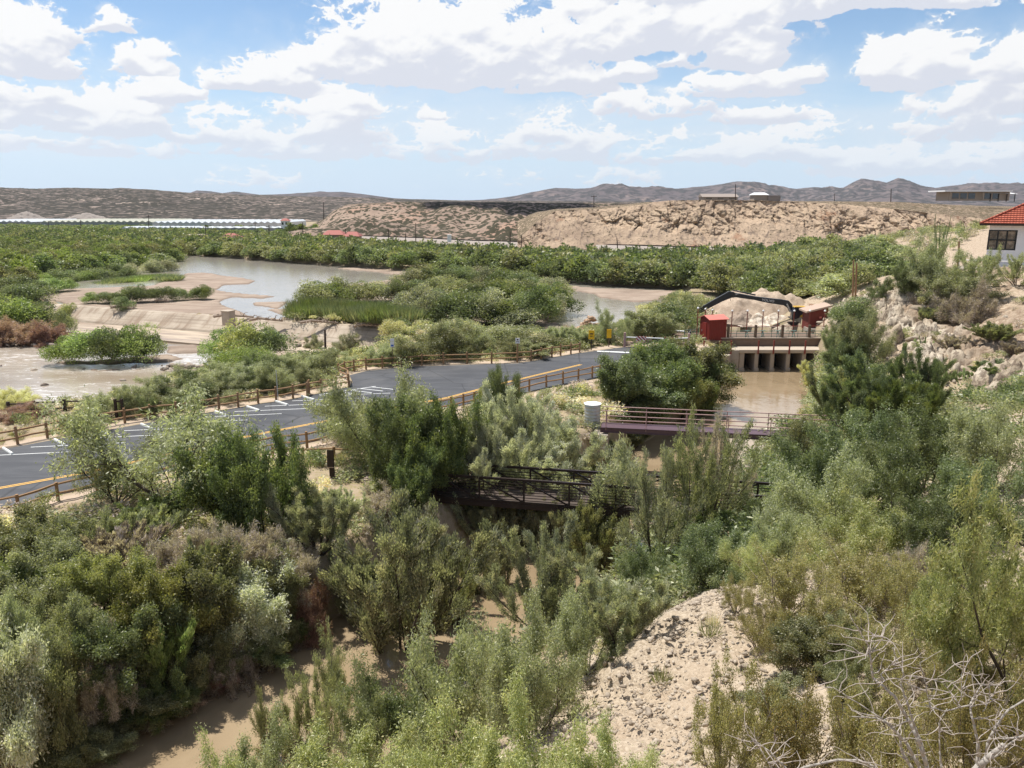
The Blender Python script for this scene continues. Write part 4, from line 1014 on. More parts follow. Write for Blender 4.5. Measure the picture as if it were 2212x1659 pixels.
# ------------------------------------------------------------------ excavator
def excavator():
    Y0 = 97.5; k = Y0 / 1690.0
    def q(x, y):   # photo zoom coordinates to local metres, x along the machine, z up
        return ((1363 + .2054 * x - 1722) * k, (510 - y) * .2054 * k * cp)
    base = Vector(aty(1722, 701, Y0)); t = empty('excavator', tuple(base)); t.rotation_euler = (0, 0, -.12)
    tag(t, 'long reach excavator with slate blue boom and yellow body parked before the sand pile', 'excavator')
    def plate(pts, y0, th, name, mat, parent, bev=.02):
        mb = MB(); mb.prism([(q(a, b)[0], y0, q(a, b)[1]) for a, b in pts], (0, th, 0)); return mb.build(name, mat, parent, bevel=bev)
    boom = plate([(1688, 345), (1676, 290), (1640, 252), (1560, 238), (1500, 234), (1300, 212), (1130, 182), (1085, 178), (1060, 200), (1075, 220), (1280, 247), (1420, 277), (1590, 302), (1635, 330), (1655, 372)], -.28, .5, 'boom', M['slate'], t)
    plate([(1020, 158), (1072, 164), (1108, 190), (1090, 222), (1050, 228), (960, 268), (830, 343), (680, 442), (640, 456), (612, 428), (700, 362), (850, 264), (985, 180)], -.36, .34, 'arm', M['slate'], t)
    mb = MB()
    a = q(1620, 285); b = q(1672, 380); mb.tube((a[0], -.42, a[1]), (b[0], -.42, b[1]), .08, .08, 8); mb.tube((a[0], .36, a[1]), (b[0], .36, b[1]), .08, .08, 8); mb.build('lift_cylinder', M['silver'], t)
    mb = MB(); a = q(1300, 205); b = q(1060, 168); mb.tube((a[0], -.05, a[1] + .1), (b[0], -.05, b[1] + .22), .09, .07, 8); mb.build('arm_cylinder', M['slate'], t)
    # hose loop at the elbow
    mb = MB(); P = [q(1120, 182), q(1090, 196), q(1050, 200), q(1035, 225), q(1045, 262)]; wob(mb, [(a, -.42, b) for a, b in P], .03, .03, 5); mb.build('hose', M['black'], t)
    cu = bpy.data.curves.new('lettering', 'FONT'); cu.body = 'VOLVO'; cu.size = .42; cu.extrude = .008; cu.space_character = 1.12; cu.align_x = 'CENTER'; cu.align_y = 'CENTER'
    tmp = bpy.data.objects.new('tmp', cu); C.objects.link(tmp); bpy.context.view_layer.update()
    me = bpy.data.meshes.new_from_object(tmp.evaluated_get(bpy.context.evaluated_depsgraph_get())); bpy.data.objects.remove(tmp)
    me.materials.append(M['white']); o = bpy.data.objects.new('lettering', me); C.objects.link(o); o.parent = boom
    a = q(1428, 252); o.location = (a[0], -.30, a[1]); o.rotation_euler = (R(90), R(7), 0)
    # house, cab, counterweight
    plate([(1740, 428), (1748, 398), (1800, 372), (1852, 352), (1905, 352), (1905, 425)], -1.2, 2.5, 'engine_housing', M['machine_yellow'], t, .04)
    plate([(1850, 352), (1925, 352), (1930, 420), (1905, 468), (1850, 468)], -1.25, 2.6, 'counterweight', M['slate'], t, .06)
    plate([(1740, 428), (1850, 424), (1850, 466), (1680, 466), (1668, 438)], -1.15, 2.4, 'turntable_frame', M['black'], t, .03)
    cab = plate([(1664, 440), (1666, 360), (1686, 316), (1800, 312), (1812, 345), (1800, 372), (1748, 398), (1740, 438)], -1.2, 1.0, 'cab', M['slate'], t, .04)
    plate([(1672, 425), (1674, 366), (1692, 328), (1740, 326), (1740, 425)], -1.215, .012, 'side_window', M['glass'], cab, 0)
    plate([(1684, 312), (1690, 303), (1798, 304), (1806, 314)], -1.22, 1.04, 'cab_roof', M['machine_yellow'], cab, .01)
    plate([(1820, 390), (1852, 390), (1852, 410), (1820, 410)], -1.215, .012, 'white_panel', M['white'], t, 0)
    mb = MB()
    for x in (1835, 1852, 1870, 1888):
        a = q(x, 352); b = q(x, 282); mb.tube((a[0], -1.0, a[1]), (b[0], -1.0, b[1]), .03, .03, 5)
    for y in (284, 310):
        a = q(1832, y); b = q(1892, y); mb.tube((a[0], -1.0, a[1]), (b[0], -1.0, b[1]), .03, .03, 5); mb.tube((a[0], -.2, a[1]), (b[0], -.2, b[1]), .03, .03, 5)
    mb.build('handrail', paint('orange_paint', (.45, .16, .07), .5), t)
    for y0 in (-1.5, .75):
        tr = plate([(1622, 468), (1640, 462), (1880, 462), (1900, 475), (1900, 492), (1885, 506), (1660, 508), (1632, 492)], y0, .7, 'track', M['rubber'], t, .04)
        mb = MB()
        for kx in range(6):
            a = q(1665 + kx * 40, 488); mb.tube((a[0], y0 - .02, a[1]), (a[0], y0 + .72, a[1]), .13, .13, 10)
        mb.build('road_wheels', M['black'], tr)
excavator()
def pile(name, u, v, Y, rx, ry, h, mat, label, seed, cat, rough=.35, peaks=None, n=90, zb=.1):
    c = Vector(aty(u, v, Y)); t = np.linspace(-1.15, 1.15, n); a, b = np.meshgrid(t, t); Xl = a * rx; Yl = b * ry
    z = 0
    for (px_, py_2, s, hh) in (peaks or [(0, 0, 1, 1)]):
        r = np.hypot((a - px_) / s, (b - py_2) / s); z = np.maximum(z, hh * h * np.clip(1 - r ** 1.25, -1, 1))
    nz = fbm(Xl * .5, Yl * .5, seed, 5, .6) * rough * 1.6 - np.abs(fbm(Xl * .28, Yl * .2, seed + 9, 3, .5)) * rough * 1.5
    z = np.where(z > 0, z + nz * np.clip(z / h * 3, 0, 1), z) ; z = np.maximum(z, -.5)
    idx = np.arange(n * n).reshape(n, n); Fc = np.stack([idx[:-1, :-1], idx[:-1, 1:], idx[1:, 1:], idx[1:, :-1]], -1).reshape(-1, 4); Fc = Fc[z.ravel()[Fc].max(1) > -.45]
    o = mesh_np(name, np.stack([Xl, Yl, z], -1).reshape(-1, 3), Fc, mat, smooth=True); o.location = (c.x, c.y, zb); return tag(o, label, cat)
m_sand, nt, o = new_mat('piled_sand'); p = posn(nt); n1 = noise(nt, p, .8, 6, .65); n2 = noise(nt, p, 5, 5, .7)
principled(nt, o, mixc(nt, (n1 * .7 + n2 * .3).step(.38, .62), (.34, .26, .195), (.50, .40, .305)), .95, 0, .1, n2 + n1, .8, .08)
m_rub, nt, o = new_mat('broken_concrete'); p = posn(nt); vo = nt.nodes.new('ShaderNodeTexVoronoi'); vo.inputs['Scale'].default_value = 2.2; nt.links.new(p, vo.inputs['Vector'])
s2 = nt.nodes.new('ShaderNodeSeparateColor'); nt.links.new(vo.outputs['Color'], s2.inputs[0]); principled(nt, o, mixc(nt, X(nt, s2.outputs[0]), (.36, .28, .21), (.74, .66, .55)), .95, 0, .1, X(nt, s2.outputs[1]), 1, .3)
pile('sand_pile', 1632, 700, 105, 9.3, 6, 4.0, m_sand, 'big tan sand pile with slumped sides behind the excavator boom', 71, 'sand pile', .45, [(-.22, 0, .8, .93), (.12, .05, .72, 1.0), (.5, 0, .5, .85), (-.6, -.05, .42, .5)])
pile('rubble_pile', 1655, 716, 99.5, 3.6, 2.4, 1.7, m_rub, 'pale broken concrete rubble heap in front of the excavator tracks', 75, 'rubble pile', .5, [(-.4, 0, .6, .8), (.3, 0, .7, 1.0)])
pile('brush_pile', 1602, 714, 100.5, 3.0, 2.0, 1.5, M['driftwood'], 'heap of brown brush and debris at the near foot of the sand pile', 77, 'debris pile', .7)

# ------------------------------------------------------------------ bridges
def truss_bridge():
    A = Vector((-6.2, 38.95, .15)); B = Vector((14.2, 34.9, .15)); t = empty('truss_bridge', tuple(A)); tag(t, 'dark brown steel truss footbridge with many thin rails crossing the canal', 'footbridge')
    e = (B - A); L = e.length; e.normalize(); n = V3(-e.y, e.x, 0)
    if n.y < 0: n = -n
    up = V3(0, 0, 1); W = 1.9
    mb = MB(); mb.bar(V3(0, 0, 0) + n * W / 2, e * L + n * W / 2, W, .09)
    mb.build('deck', M['plank'], t)
    mb = MB()
    for s_ in (0, 1):
        mb.bar(n * W * s_ + up * -.16, e * L + n * W * s_ + up * -.16, .14, .24)
    nb = 9
    for i in range(nb + 1): mb.bar(e * L * i / nb + up * -.2, e * L * i / nb + n * W + up * -.2, .1, .12)
    mb.build('floor_beams', M['dark_steel'], t)
    for s_ in (0, 1):
        mb = MB(); o_ = n * W * s_
        mb.bar(o_ + up * 1.25, e * L + o_ + up * 1.25, .12, .12); mb.bar(o_ + up * .02, e * L + o_ + up * .02, .1, .12)
        mb.build('chord', M['dark_steel'], t)
        mb = MB()
        for i in range(nb + 1): mb.bar(o_ + e * L * i / nb, o_ + e * (L * i / nb + .001) + up * 1.25, .09, .09)
        for i in range(nb):
            a, b = (i, i + 1) if i < nb / 2 else (i + 1, i)
            mb.bar(o_ + e * L * a / nb + up * 1.2, o_ + e * L * b / nb + up * .05, .07, .07)
        mb.build('web_members', M['dark_steel'], t)
        mb = MB()
        for kz in range(7): mb.bar(o_ + n * (.06 if s_ == 0 else -.06) + up * (.14 + .145 * kz), e * L + o_ + n * (.06 if s_ == 0 else -.06) + up * (.14 + .145 * kz), .025, .035)
        mb.build('safety_rails', M['dark_steel'], t)
    for s_ in (0, 1):
        mb = MB(); mb.box(e * (L if s_ else 0) + n * W / 2 + up * -1.0, (1.6, 2.6, 1.4), math.atan2(e.y, e.x)); mb.build('abutment', M['concrete'], t, bevel=.03)
M['plank'] = paint('grey_planks', (.085, .065, .055), .85, .3, 8)
truss_bridge()
def purple_bridge():
    A = Vector((6.0, 51.0, .35)); B = Vector((22.5, 48.2, .35)); t = empty('pipe_rail_footbridge', tuple(A)); tag(t, 'slim mauve steel footbridge with pink pipe railings over the canal', 'footbridge')
    e = (B - A); L = e.length; e.normalize(); n = V3(-e.y, e.x, 0)
    if n.y < 0: n = -n
    up = V3(0, 0, 1); W = 1.1
    mb = MB()
    for s_ in (0, 1):
        o_ = n * W * s_
        mb.bar(o_ + up * -.22, e * L + o_ + up * -.18, .03, .30); mb.bar(o_ + up * -.02, e * L + o_ + up * -.02, .18, .03); mb.bar(o_ + up * -.34, e * L + o_ + up * -.34, .14, .03)
        for i in range(12): mb.bar(o_ - n * .05 + e * L * i / 11 + up * -.34, o_ - n * .05 + e * (L * i / 11 + .001) + up * -.02, .03, .10)
    mb.build('girder', M['purple'], t)
    mb = MB(); mb.bar(n * W / 2 + up * -.03, e * L + n * W / 2 + up * -.03, W - .16, .04); mb.build('deck', M['purple'], t)
    for s_ in (0, 1):
        mb = MB(); o_ = n * W * s_
        for z in (.5, 1.15): mb.tube(o_ + up * z, e * L + o_ + up * z, .034, .034, 7)
        for i in range(7): mb.tube(o_ + e * L * (i + .12) / 6.3 + up * -.2, o_ + e * L * (i + .12) / 6.3 + up * 1.12, .028, .028, 6)
        mb.build('railing', M['rail_pink'], t)
    for s_ in (0, 1):
        mb = MB(); mb.box(e * (L if s_ else 0) + n * W / 2 + up * -1.2, (1.0, 1.8, 1.5), math.atan2(e.y, e.x)); mb.build('abutment', M['concrete'], t, bevel=.03)
purple_bridge()
q = Vector(aty(1280, 880, 52.8)); t = empty('water_tank', (q.x, q.y, 0)); tag(t, 'round corrugated tank with white lid in the brush beside the mauve footbridge', 'tank')
mb = MB(); r = .56
for k in range(14): mb.tube((0, 0, -.2 + k * .12), (0, 0, -.2 + (k + 1) * .12), r if k % 2 else r - .025, r - .025 if k % 2 else r, 28, False)
mb.build('shell', M['silver'], t)
mb = MB(); mb.tube((0, 0, 1.48), (0, 0, 1.53), r + .04, r + .04, 32); mb.tube((0, 0, 1.53), (0, 0, 1.57), r - .05, r - .12, 32); mb.build('lid', M['white'], t)

# ------------------------------------------------------------------ museum with the tiled roof
def museum():
    az = R(31.5); e1 = V3(math.cos(az), -math.sin(az), 0); e2 = V3(math.sin(az), math.cos(az), 0)
    P = Vector(aty(2129, 560, 90)); P.z = 8.2; t = empty('tile_roof_house', tuple(P), -az)
    tag(t, 'white walled house with red clay tile hip roof on the rocky rise', 'house')
    W, D, H = 13.0, 10.0, 4.75
    kpx = 90 / (F * cp)   # metres per photo pixel at that distance
    def lx(u): # photo column -> local x on the front wall
        best = None
        d = ray(u, 520); 
        # intersect with the wall plane through P with normal e2
        nrm = e2; dv = Vector((d[0], d[1], 0)); s_ = (P.x * nrm.x + P.y * nrm.y) / (dv.x * nrm.x + dv.y * nrm.y); q = dv * s_ - Vector((P.x, P.y, 0)); return q.dot(e1), s_
    def lz(u, v): x, s_ = lx(u); return CAMZ + ray(u, v)[2] * s_ - P.z
    wx0, wx1 = lx(2135)[0], lx(2194)[0]; wz0, wz1 = lz(2165, 539), lz(2165, 498)
    # front wall with an opening
    mb = MB(); th = .3
    def bx(x0, x1, z0, z1, y0=0, y1=th): mb.box(((x0 + x1) / 2, (y0 + y1) / 2, (z0 + z1) / 2), (x1 - x0, y1 - y0, z1 - z0))
    bx(0, wx0, -1.5, H); bx(wx1, W, -1.5, H); bx(wx0, wx1, -1.5, wz0); bx(wx0, wx1, wz1, H); bx(0, th, -1.5, H, th, D); bx(W - th, W, -1.5, H, th, D); bx(th, W - th, -1.5, H, D - th, D)
    mb.box((W / 2, D / 2, -.6), (W - .6, D - .6, .2))
    mb.build('wall', paint('whitewash', (.74, .75, .78), .85, .05, 2, dirt=(.5, .48, .46), damt=.3), t)
    # shallow raised panels above the window
    mb = MB()
    for f in (0, .36, .72): mb.box((wx0 + f * 3.0 + .5, -.02, wz1 + .45), (.85, .04, .38))
    mb.build('panel_moulding', paint('whitewash_trim', (.80, .80, .82), .8, .03, 2, damt=.1), t)
    wf = MB(); w = wx1 - wx0; h = wz1 - wz0
    for x in (0, w * .33, w * .66, w): wf.box((wx0 + x, .06, (wz0 + wz1) / 2), (.15, .14, h + .1))
    for z in (0, h * .5, h): wf.box(((wx0 + wx1) / 2, .063, wz0 + z), (w + .15, .13, .14))
    win = wf.build('window_frame', M['black'], t)
    mb = MB()
    for i in range(3): mb.box((wx0 + w * (i + .5) * .33, .16, (wz0 + wz1) / 2), (w * .33 - .15, .02, h - .1))
    mb.build('pane', M['dirty_glass'], win)
    # hip roof
    o_ = 1.0; x0, x1, y0, y1 = -o_, W + o_, -o_, D + o_; zE = H - .1; rise = 3.1; rd = (y1 - y0) / 2
    rf = MB(); A, B, Cc, Dd = V3(x0, y0, zE), V3(x1, y0, zE), V3(x1, y1, zE), V3(x0, y1, zE); R1, R2 = V3(x0 + rd, (y0 + y1) / 2, zE + rise), V3(x1 - rd, (y0 + y1) / 2, zE + rise)
    rf.add([A, B, Cc, Dd, R1, R2], [(0, 1, 5, 4), (1, 2, 5), (2, 3, 4, 5), (3, 0, 4), (3, 2, 1, 0)])
    m, nt, o = new_mat('clay_tiles'); p = objc(nt); sx = nt.nodes.new('ShaderNodeSeparateXYZ'); nt.links.new(p, sx.inputs[0])
    row = (X(nt, sx.outputs[1]) * 3.0)._m('FRACT'); col = ((X(nt, sx.outputs[0]) * 4.2)._m('SINE') )
    n1 = noise(nt, p, 2.0, 4, .7)
    c = mixc(nt, n1.step(.3, .7), (.33, .085, .055), (.47, .14, .09)); c = mixc(nt, row.step(.72, .98) * .6, c, (.20, .045, .03))
    vb = nt.nodes.new('ShaderNodeMath'); principled(nt, o, c, .8, 0, .2, (X(nt, sx.outputs[0]) * 22)._m('SINE') * .5 + row * -1.0, .9, .08)
    roof = rf.build('roof', m, t)
    mb = MB()
    ny = 15
    # courses of tiles stepping up the front slope
    for i in range(ny):
        f = i / ny; ya = y0 + rd * f; za = zE + rise * f; xa = x0 + rd * f + .15; xb = x1 - rd * f - .15
        mb.bar((xa, ya + .02, za + .05), (xb, ya + .02, za + .05), .10, .07)
    mb.build('tile_course', m, roof)
    mb = MB(); mb.tube(A + V3(0, 0, .05), R1 + V3(0, 0, .1), .11, .11, 6); mb.tube(B + V3(0, 0, .05), R2 + V3(0, 0, .1), .11, .11, 6); mb.tube(R1 + V3(0, 0, .1), R2 + V3(0, 0, .1), .11, .11, 6); mb.build('ridge_tile', m, roof)
    mb = MB(); mb.box(((x0 + x1) / 2, y0 + .03, zE - .1), (x1 - x0, .08, .22)); mb.box((x0 + .03, (y0 + y1) / 2, zE - .1), (.08, y1 - y0 - .1, .22)); mb.build('fascia', M['dark_wood'], t)
    # terrace edge, rail and post
    tw = MB(); tw.box((4.0, -4.2, -.75), (13, .5, 1.1)); tw.box((4.0, -2.1, -.55), (13, 4.0, .8)); tw.build('terrace', M['concrete'], t, bevel=.04)
    q = P + e1 * -2.4 + e2 * -4.2
    t2 = empty('terrace_rail', tuple(q + V3(0, 0, -.2)), -az); tag(t2, 'white pipe railing along the edge of the house terrace', 'railing')
    mb = MB(); mb.tube((-.3, 0, .95), (12, 0, .95), .05, .05, 7)
    for i in range(5): mb.tube((i * 2.9, 0, -.2), (i * 2.9, 0, .95), .04, .04, 6)
    mb.build('pipe', M['white'], t2)
    q = Vector(aty(2072, 572, 88)); pole(2072, 572, 521, 88, .12, 'brown timber post standing at the end of the white terrace railing', name='timber_post', mat='wood')
    # lawn chair
    q = P + e1 * 1.0 + e2 * -3.2; t3 = empty('lawn_chair', (q.x, q.y, q.z + -.15), -az + .5); tag(t3, 'white plastic lawn chair on the terrace under the house window', 'chair')
    mb = MB(); mb.box((0, 0, .42), (.55, .5, .05)); mb.build('seat', M['white'], t3, bevel=.01)
    mb = MB(); mb.box((0, .26, .75), (.55, .06, .65), 0, 0, -.2); mb.build('backrest', M['white'], t3, bevel=.02)
    for sx_ in (-1, 1):
        mb = MB(); mb.box((sx_ * .27, 0, .62), (.06, .5, .04)); mb.box((sx_ * .27, -.22, .52), (.05, .05, .2)); mb.build('armrest', M['white'], t3)
        for sy in (-1, 1):
            mb = MB(); mb.box((sx_ * .25, sy * .22, .2), (.05, .05, .42)); mb.build('leg', M['white'], t3)
    q = P + e1 * .1 + e2 * -3.4; mb = MB(); mb.box((0, 0, .15), (.5, .35, .3)); mb.box((0, 0, .33), (.56, .4, .06)); o_ = mb.build('cool_box', M['rail_pink'], bevel=.02); o_.location = (q.x, q.y, q.z - .15); tag(o_, 'small pink box on the terrace beside the white chair', 'box')
museum()

# ------------------------------------------------------------------ houses far away
def gable(name, P, w, d, h, rise, mw, mr, label, cat='house', rz=0, win=0, ridge_x=True, hip=0.0):
    t = empty(name, tuple(P), rz); tag(t, label, cat)
    mb = MB(); mb.box((w / 2, d / 2, h / 2 - 1), (w, d, h + 2)); wl = mb.build('wall', mw, t)
    mb = MB(); o_ = .5; hp_ = hip * w
    V = [(-o_, -o_, h), (w + o_, -o_, h), (w + o_, d + o_, h), (-o_, d + o_, h), (hp_ - (o_ if not hip else 0), d / 2, h + rise), (w - hp_ + (o_ if not hip else 0), d / 2, h + rise)]
    mb.add(V, [(0, 1, 5, 4), (1, 2, 5), (2, 3, 4, 5), (3, 0, 4), (3, 2, 1, 0)]); mb.build('roof', mr, t)
    for i in range(win):
        mb = MB(); mb.box((w * (i + .5) / win, -.03, h * .55), (w / win * .5, .06, h * .4)); mb.build('window', M['glass'], t)
    return t
m_beige = paint('beige_wall', (.34, .28, .225), .8); m_troof = paint('tan_roof', (.28, .235, .205), .8); m_wroof = paint('white_roof', (.72, .72, .72), .5); m_rroof = paint('red_tile_roof', (.33, .12, .10), .8); m_orange = paint('orange_wall', (.36, .25, .19), .8)
def far(u, v, Y): return Vector(aty(u, v, Y))
gable('plateau_house', far(1519, 432, 330), 14, 8, 1.2, 1.3, m_beige, m_troof, 'low tan roofed house on the cliff top beside the tall pole', win=3)
t_ = gable('plateau_shed', far(1629, 432, 330), 5.5, 6, 2.0, 1.0, m_beige, m_wroof, 'small white roofed shed alone on the cliff top, tan lean-to beside it', 'shed', hip=.1)
mb = MB(); mb.box((8, 2, .5), (5, 5, 2.6)); mb.add([(5.3, -.6, 1.5), (10.8, -.6, 1.0), (10.8, 5, 1.0), (5.3, 5, 2.0)], [(0, 1, 2, 3)]); mb.build('lean_to', m_troof, t_)
P = far(2050, 431, 300); t = empty('modern_house', tuple(P)); tag(t, 'long modern house with flat white roof and dark glass on the plateau', 'house')
k = 300 / (F * cp); mb = MB(); mb.box((11, 5, 1.2), (22, 9, 3.2)); mb.build('wall', m_beige, t)
mb = MB(); mb.box((9.8, 4.5, 3.05), (25, 12, .45)); mb.build('roof', M['white'], t)
for i, x in enumerate((2.5, 5.5, 8.5, 14.5, 17.5)):
    mb = MB(); mb.box((x, .47, 1.3), (2.5, .08, 2.1)); mb.build('window', M['glass'], t)
for x in (0, 12, 21.5):
    mb = MB(); mb.box((x, -.8, 1.2), (.4, .4, 3.2)); mb.build('column', m_beige, t)
P = far(2140, 431, 300); t = empty('carport', tuple(P)); tag(t, 'open carport with white peaked roof beside the long modern house', 'carport')
mb = MB(); mb.add([(-1.5, 0, 2.3), (10, 0, 2.0), (10, 6, 2.0), (-1.5, 6, 2.3), (2.5, 3, 3.3), (5.5, 3, 3.1)], [(0, 1, 5, 4), (1, 2, 5), (2, 3, 4, 5), (3, 0, 4), (3, 2, 1, 0)]); mb.build('roof', m_wroof, t)
for x in (0, 3, 6, 9):
    mb = MB(); mb.box((x, .3, .7), (.22, .22, 3)); mb.build('column', M['dark_wood'], t)
gable('red_roof_house', far(470, 523, 285), 7.4, 8, 1.0, 2.0, m_orange, m_rroof, 'red hip roofed house behind the river trees near the white greenhouses', hip=.35)
gable('shed', far(402, 514, 300), 6, 7, 1.0, .3, m_beige, m_beige, 'beige flat roofed shed among the dark trees behind the river', 'shed')
gable('red_roof_house', far(697, 513, 300), 7.5, 7, 1.0, 1.6, m_orange, m_rroof, 'red roofed house at the foot of the scrub hill beside the dark tree', hip=.2)
gable('red_roof_house', far(742, 514, 298), 5.5, 7, .6, 1.6, m_orange, m_rroof, 'small red roofed house at the foot of the scrub hill, next to the railway', hip=.2)
t = gable('tower_house', far(607, 490, 430), 4, 4, 3.2, 1.2, M['white'], m_rroof, 'small white tower with red roof at the end of the greenhouses', win=2, hip=.3)
mb = MB(); q = far(967, 521, 272); mb.box(q + V3(.6, 0, .9), (1.3, 1.2, 2.3)); mb.box(q + V3(.6, 0, 2.1), (1.5, 1.4, .12)); tag(mb.build('railway_cabinet', M['white'], bevel=.03), 'white equipment cabinet beside the railway track', 'cabinet')
def greenhouse(u0, u1, Y, h, depth, bays, label, mr, face, vz=0.0, rise=1.1):
    k = Y / (F * cp + 330 * sp); x0, x1 = (u0 - UC) * k, (u1 - UC) * k; t = empty('greenhouse', (x0, Y, vz)); tag(t, label, 'greenhouse', 'long greenhouses on the plain'); L = x1 - x0
    mb = MB(); mb.box((L / 2, depth / 2, h / 2 - 1), (L, depth, h + 2)); mb.build('wall', face, t)
    mb = MB(); w = L / bays
    for i in range(bays):
        mb.add([(i * w, -.2, h + .02), ((i + 1) * w, -.2, h + .02), ((i + .5) * w, -.2, h + rise), (i * w, depth, h + .02), ((i + 1) * w, depth, h + .02), ((i + .5) * w, depth, h + rise)], [(0, 1, 2), (3, 5, 4), (0, 2, 5, 3), (2, 1, 4, 5)])
    mb.build('roof', mr, t)
m_cream = paint('cream_sheet', (.50, .49, .39), .4, .06, .3, damt=.1); m_gface = paint('grey_shade_cloth', (.28, .30, .30), .8, .15, .3); m_wface = paint('white_sheet', (.58, .60, .61), .4, .06, .3, damt=.1)
greenhouse(92, 330, 520, 3.3, 70, 18, 'cream ridged greenhouse with grey side wall, longest of the row', m_cream, m_gface)
greenhouse(331, 600, 500, 3.2, 70, 20, 'white ridged greenhouse continuing from the cream one', m_wface, m_wface)
greenhouse(264, 420, 440, 2.0, 18, 14, 'low white greenhouse in front of the join of the long ones', m_wface, m_wface, rise=.7)
greenhouse(421, 612, 430, 2.2, 20, 10, 'low white greenhouse behind the red roofed house and poles', m_wface, m_gface, rise=.5)
greenhouse(-60, 70, 540, 3.0, 60, 10, 'white greenhouse at the photo edge beyond the pale dune', m_wface, m_gface)
m_dune = paint('grey_dirt', (.27, .235, .21), .95, .15, .05)
pile('dune', 190, 490, 640, 26, 14, 8, m_dune, 'pale bare dirt mound behind the cream greenhouse', 81, 'mound', 1.0, n=60, zb=0)
pile('dune', 60, 488, 650, 22, 12, 9, m_dune, 'pale cut bank of dirt behind the white greenhouse', 83, 'mound', 1.0, n=60, zb=0)

# ------------------------------------------------------------------ plants: shapes
def leaf_mat(name, c0, c1, c2=None, hi=None, trans=.5, amt=.35):
    def up(c, k=1.55):
        if c is None: return None
        g = sum(c) / 3; c = [x * .80 + g * .20 for x in c]; return (min(.8, c[0] * k * 1.12), min(.8, c[1] * k), min(.8, c[2] * k * 1.06))
    c0, c1, c2, hi = up(c0, 1.85), up(c1, 2.5), up(c2, 2.1), up(hi or [x * 1.5 for x in c1], 1.5)
    m, nt, o = new_mat(name); t = attr(nt, 'tint')
    oi = nt.nodes.new('ShaderNodeObjectInfo'); rnd = X(nt, oi.outputs['Random'])
    c = mixc(nt, t.step(.0, 1.0), c0, c1)
    if c2: c = mixc(nt, attr(nt, 'clump').step(.55, .9) * amt, c, c2)
    if hi: c = mixc(nt, (t.step(.86, .98)) * .8, c, hi)  # palest random leaves stand in for glints, a highlight put into the colour
    hs = nt.nodes.new('ShaderNodeHueSaturation'); nt.links.new(c, hs.inputs['Color'])
    nt.links.new((rnd * .022 + .489).k, hs.inputs['Hue']); nt.links.new((rnd * .5 + .78).k, hs.inputs['Value']); nt.links.new((rnd * -.2 + 1.08).k, hs.inputs['Saturation'])
    d = nt.nodes.new('ShaderNodeBsdfDiffuse'); tr = nt.nodes.new('ShaderNodeBsdfTranslucent'); mx = nt.nodes.new('ShaderNodeMixShader')
    nt.links.new(hs.outputs[0], d.inputs[0]); nt.links.new(mixc(nt, 1.0, hs.outputs[0], (1.15, 1.2, .6), 'MULTIPLY'), tr.inputs[0])
    mx.inputs[0].default_value = trans; nt.links.new(d.outputs[0], mx.inputs[1]); nt.links.new(tr.outputs[0], mx.inputs[2])
    gl = nt.nodes.new('ShaderNodeBsdfGlossy'); gl.inputs['Roughness'].default_value = .42; gl.inputs['Color'].default_value = (1, 1, .92, 1)
    m2 = nt.nodes.new('ShaderNodeMixShader'); m2.inputs[0].default_value = .03 if trans > .3 else .02; nt.links.new(mx.outputs[0], m2.inputs[1]); nt.links.new(gl.outputs[0], m2.inputs[2])
    nt.links.new(m2.outputs[0], o.inputs[0]); return m
LM = {
 'mesquite': leaf_mat('mesquite_leaf', (.085, .112, .055), (.19, .22, .115), (.15, .18, .07)),
 'bright': leaf_mat('bright_leaf', (.11, .15, .05), (.22, .26, .10), (.26, .27, .12), (.38, .38, .18)),
 'green': leaf_mat('green_leaf', (.040, .066, .025), (.095, .130, .048), (.12, .135, .048)),
 'dark': leaf_mat('dark_leaf', (.035, .062, .02), (.085, .125, .035), (.14, .17, .03), amt=.6),
 'tamarisk': leaf_mat('tamarisk_leaf', (.080, .102, .060), (.18, .205, .125), (.23, .21, .14)),
 'olive': leaf_mat('willow_leaf', (.060, .080, .033), (.145, .165, .072), (.18, .175, .080)),
 'sage': leaf_mat('sage_leaf', (.16, .195, .13), (.33, .365, .265), (.20, .23, .14), (.48, .50, .40)),
 'yellow': leaf_mat('yellow_green_leaf', (.075, .10, .028), (.165, .19, .055), (.24, .235, .06)),
 'lime': leaf_mat('lime_leaf', (.060, .105, .022), (.135, .200, .048), (.17, .20, .06)),
 'creosote': leaf_mat('creosote_leaf', (.085, .085, .028), (.175, .165, .052), (.11, .14, .045), (.30, .24, .06)),
 'dry': leaf_mat('dry_twig', (.125, .112, .098), (.24, .222, .20), (.17, .18, .11)),
 'rust': leaf_mat('rust_twig', (.12, .07, .055), (.21, .14, .115), (.20, .17, .11)),
 'straw': leaf_mat('straw', (.36, .30, .16), (.58, .50, .30), (.32, .34, .13)),
 'tanbush': leaf_mat('tan_flower', (.20, .18, .07), (.40, .33, .17), (.14, .17, .06)),
 'reed': leaf_mat('reed_leaf', (.032, .055, .025), (.085, .115, .055), (.24, .22, .10)),
}
M['bark'] = paint('dark_bark', (.075, .058, .045), .95, .3, 8)
M['grey_bark'] = paint('grey_bark', (.22, .18, .15), .95, .3, 8)
M['dead_white'] = paint('bleached_wood', (.34, .31, .275), .95, .4, 45, dirt=(.10, .08, .06), damt=1.0)
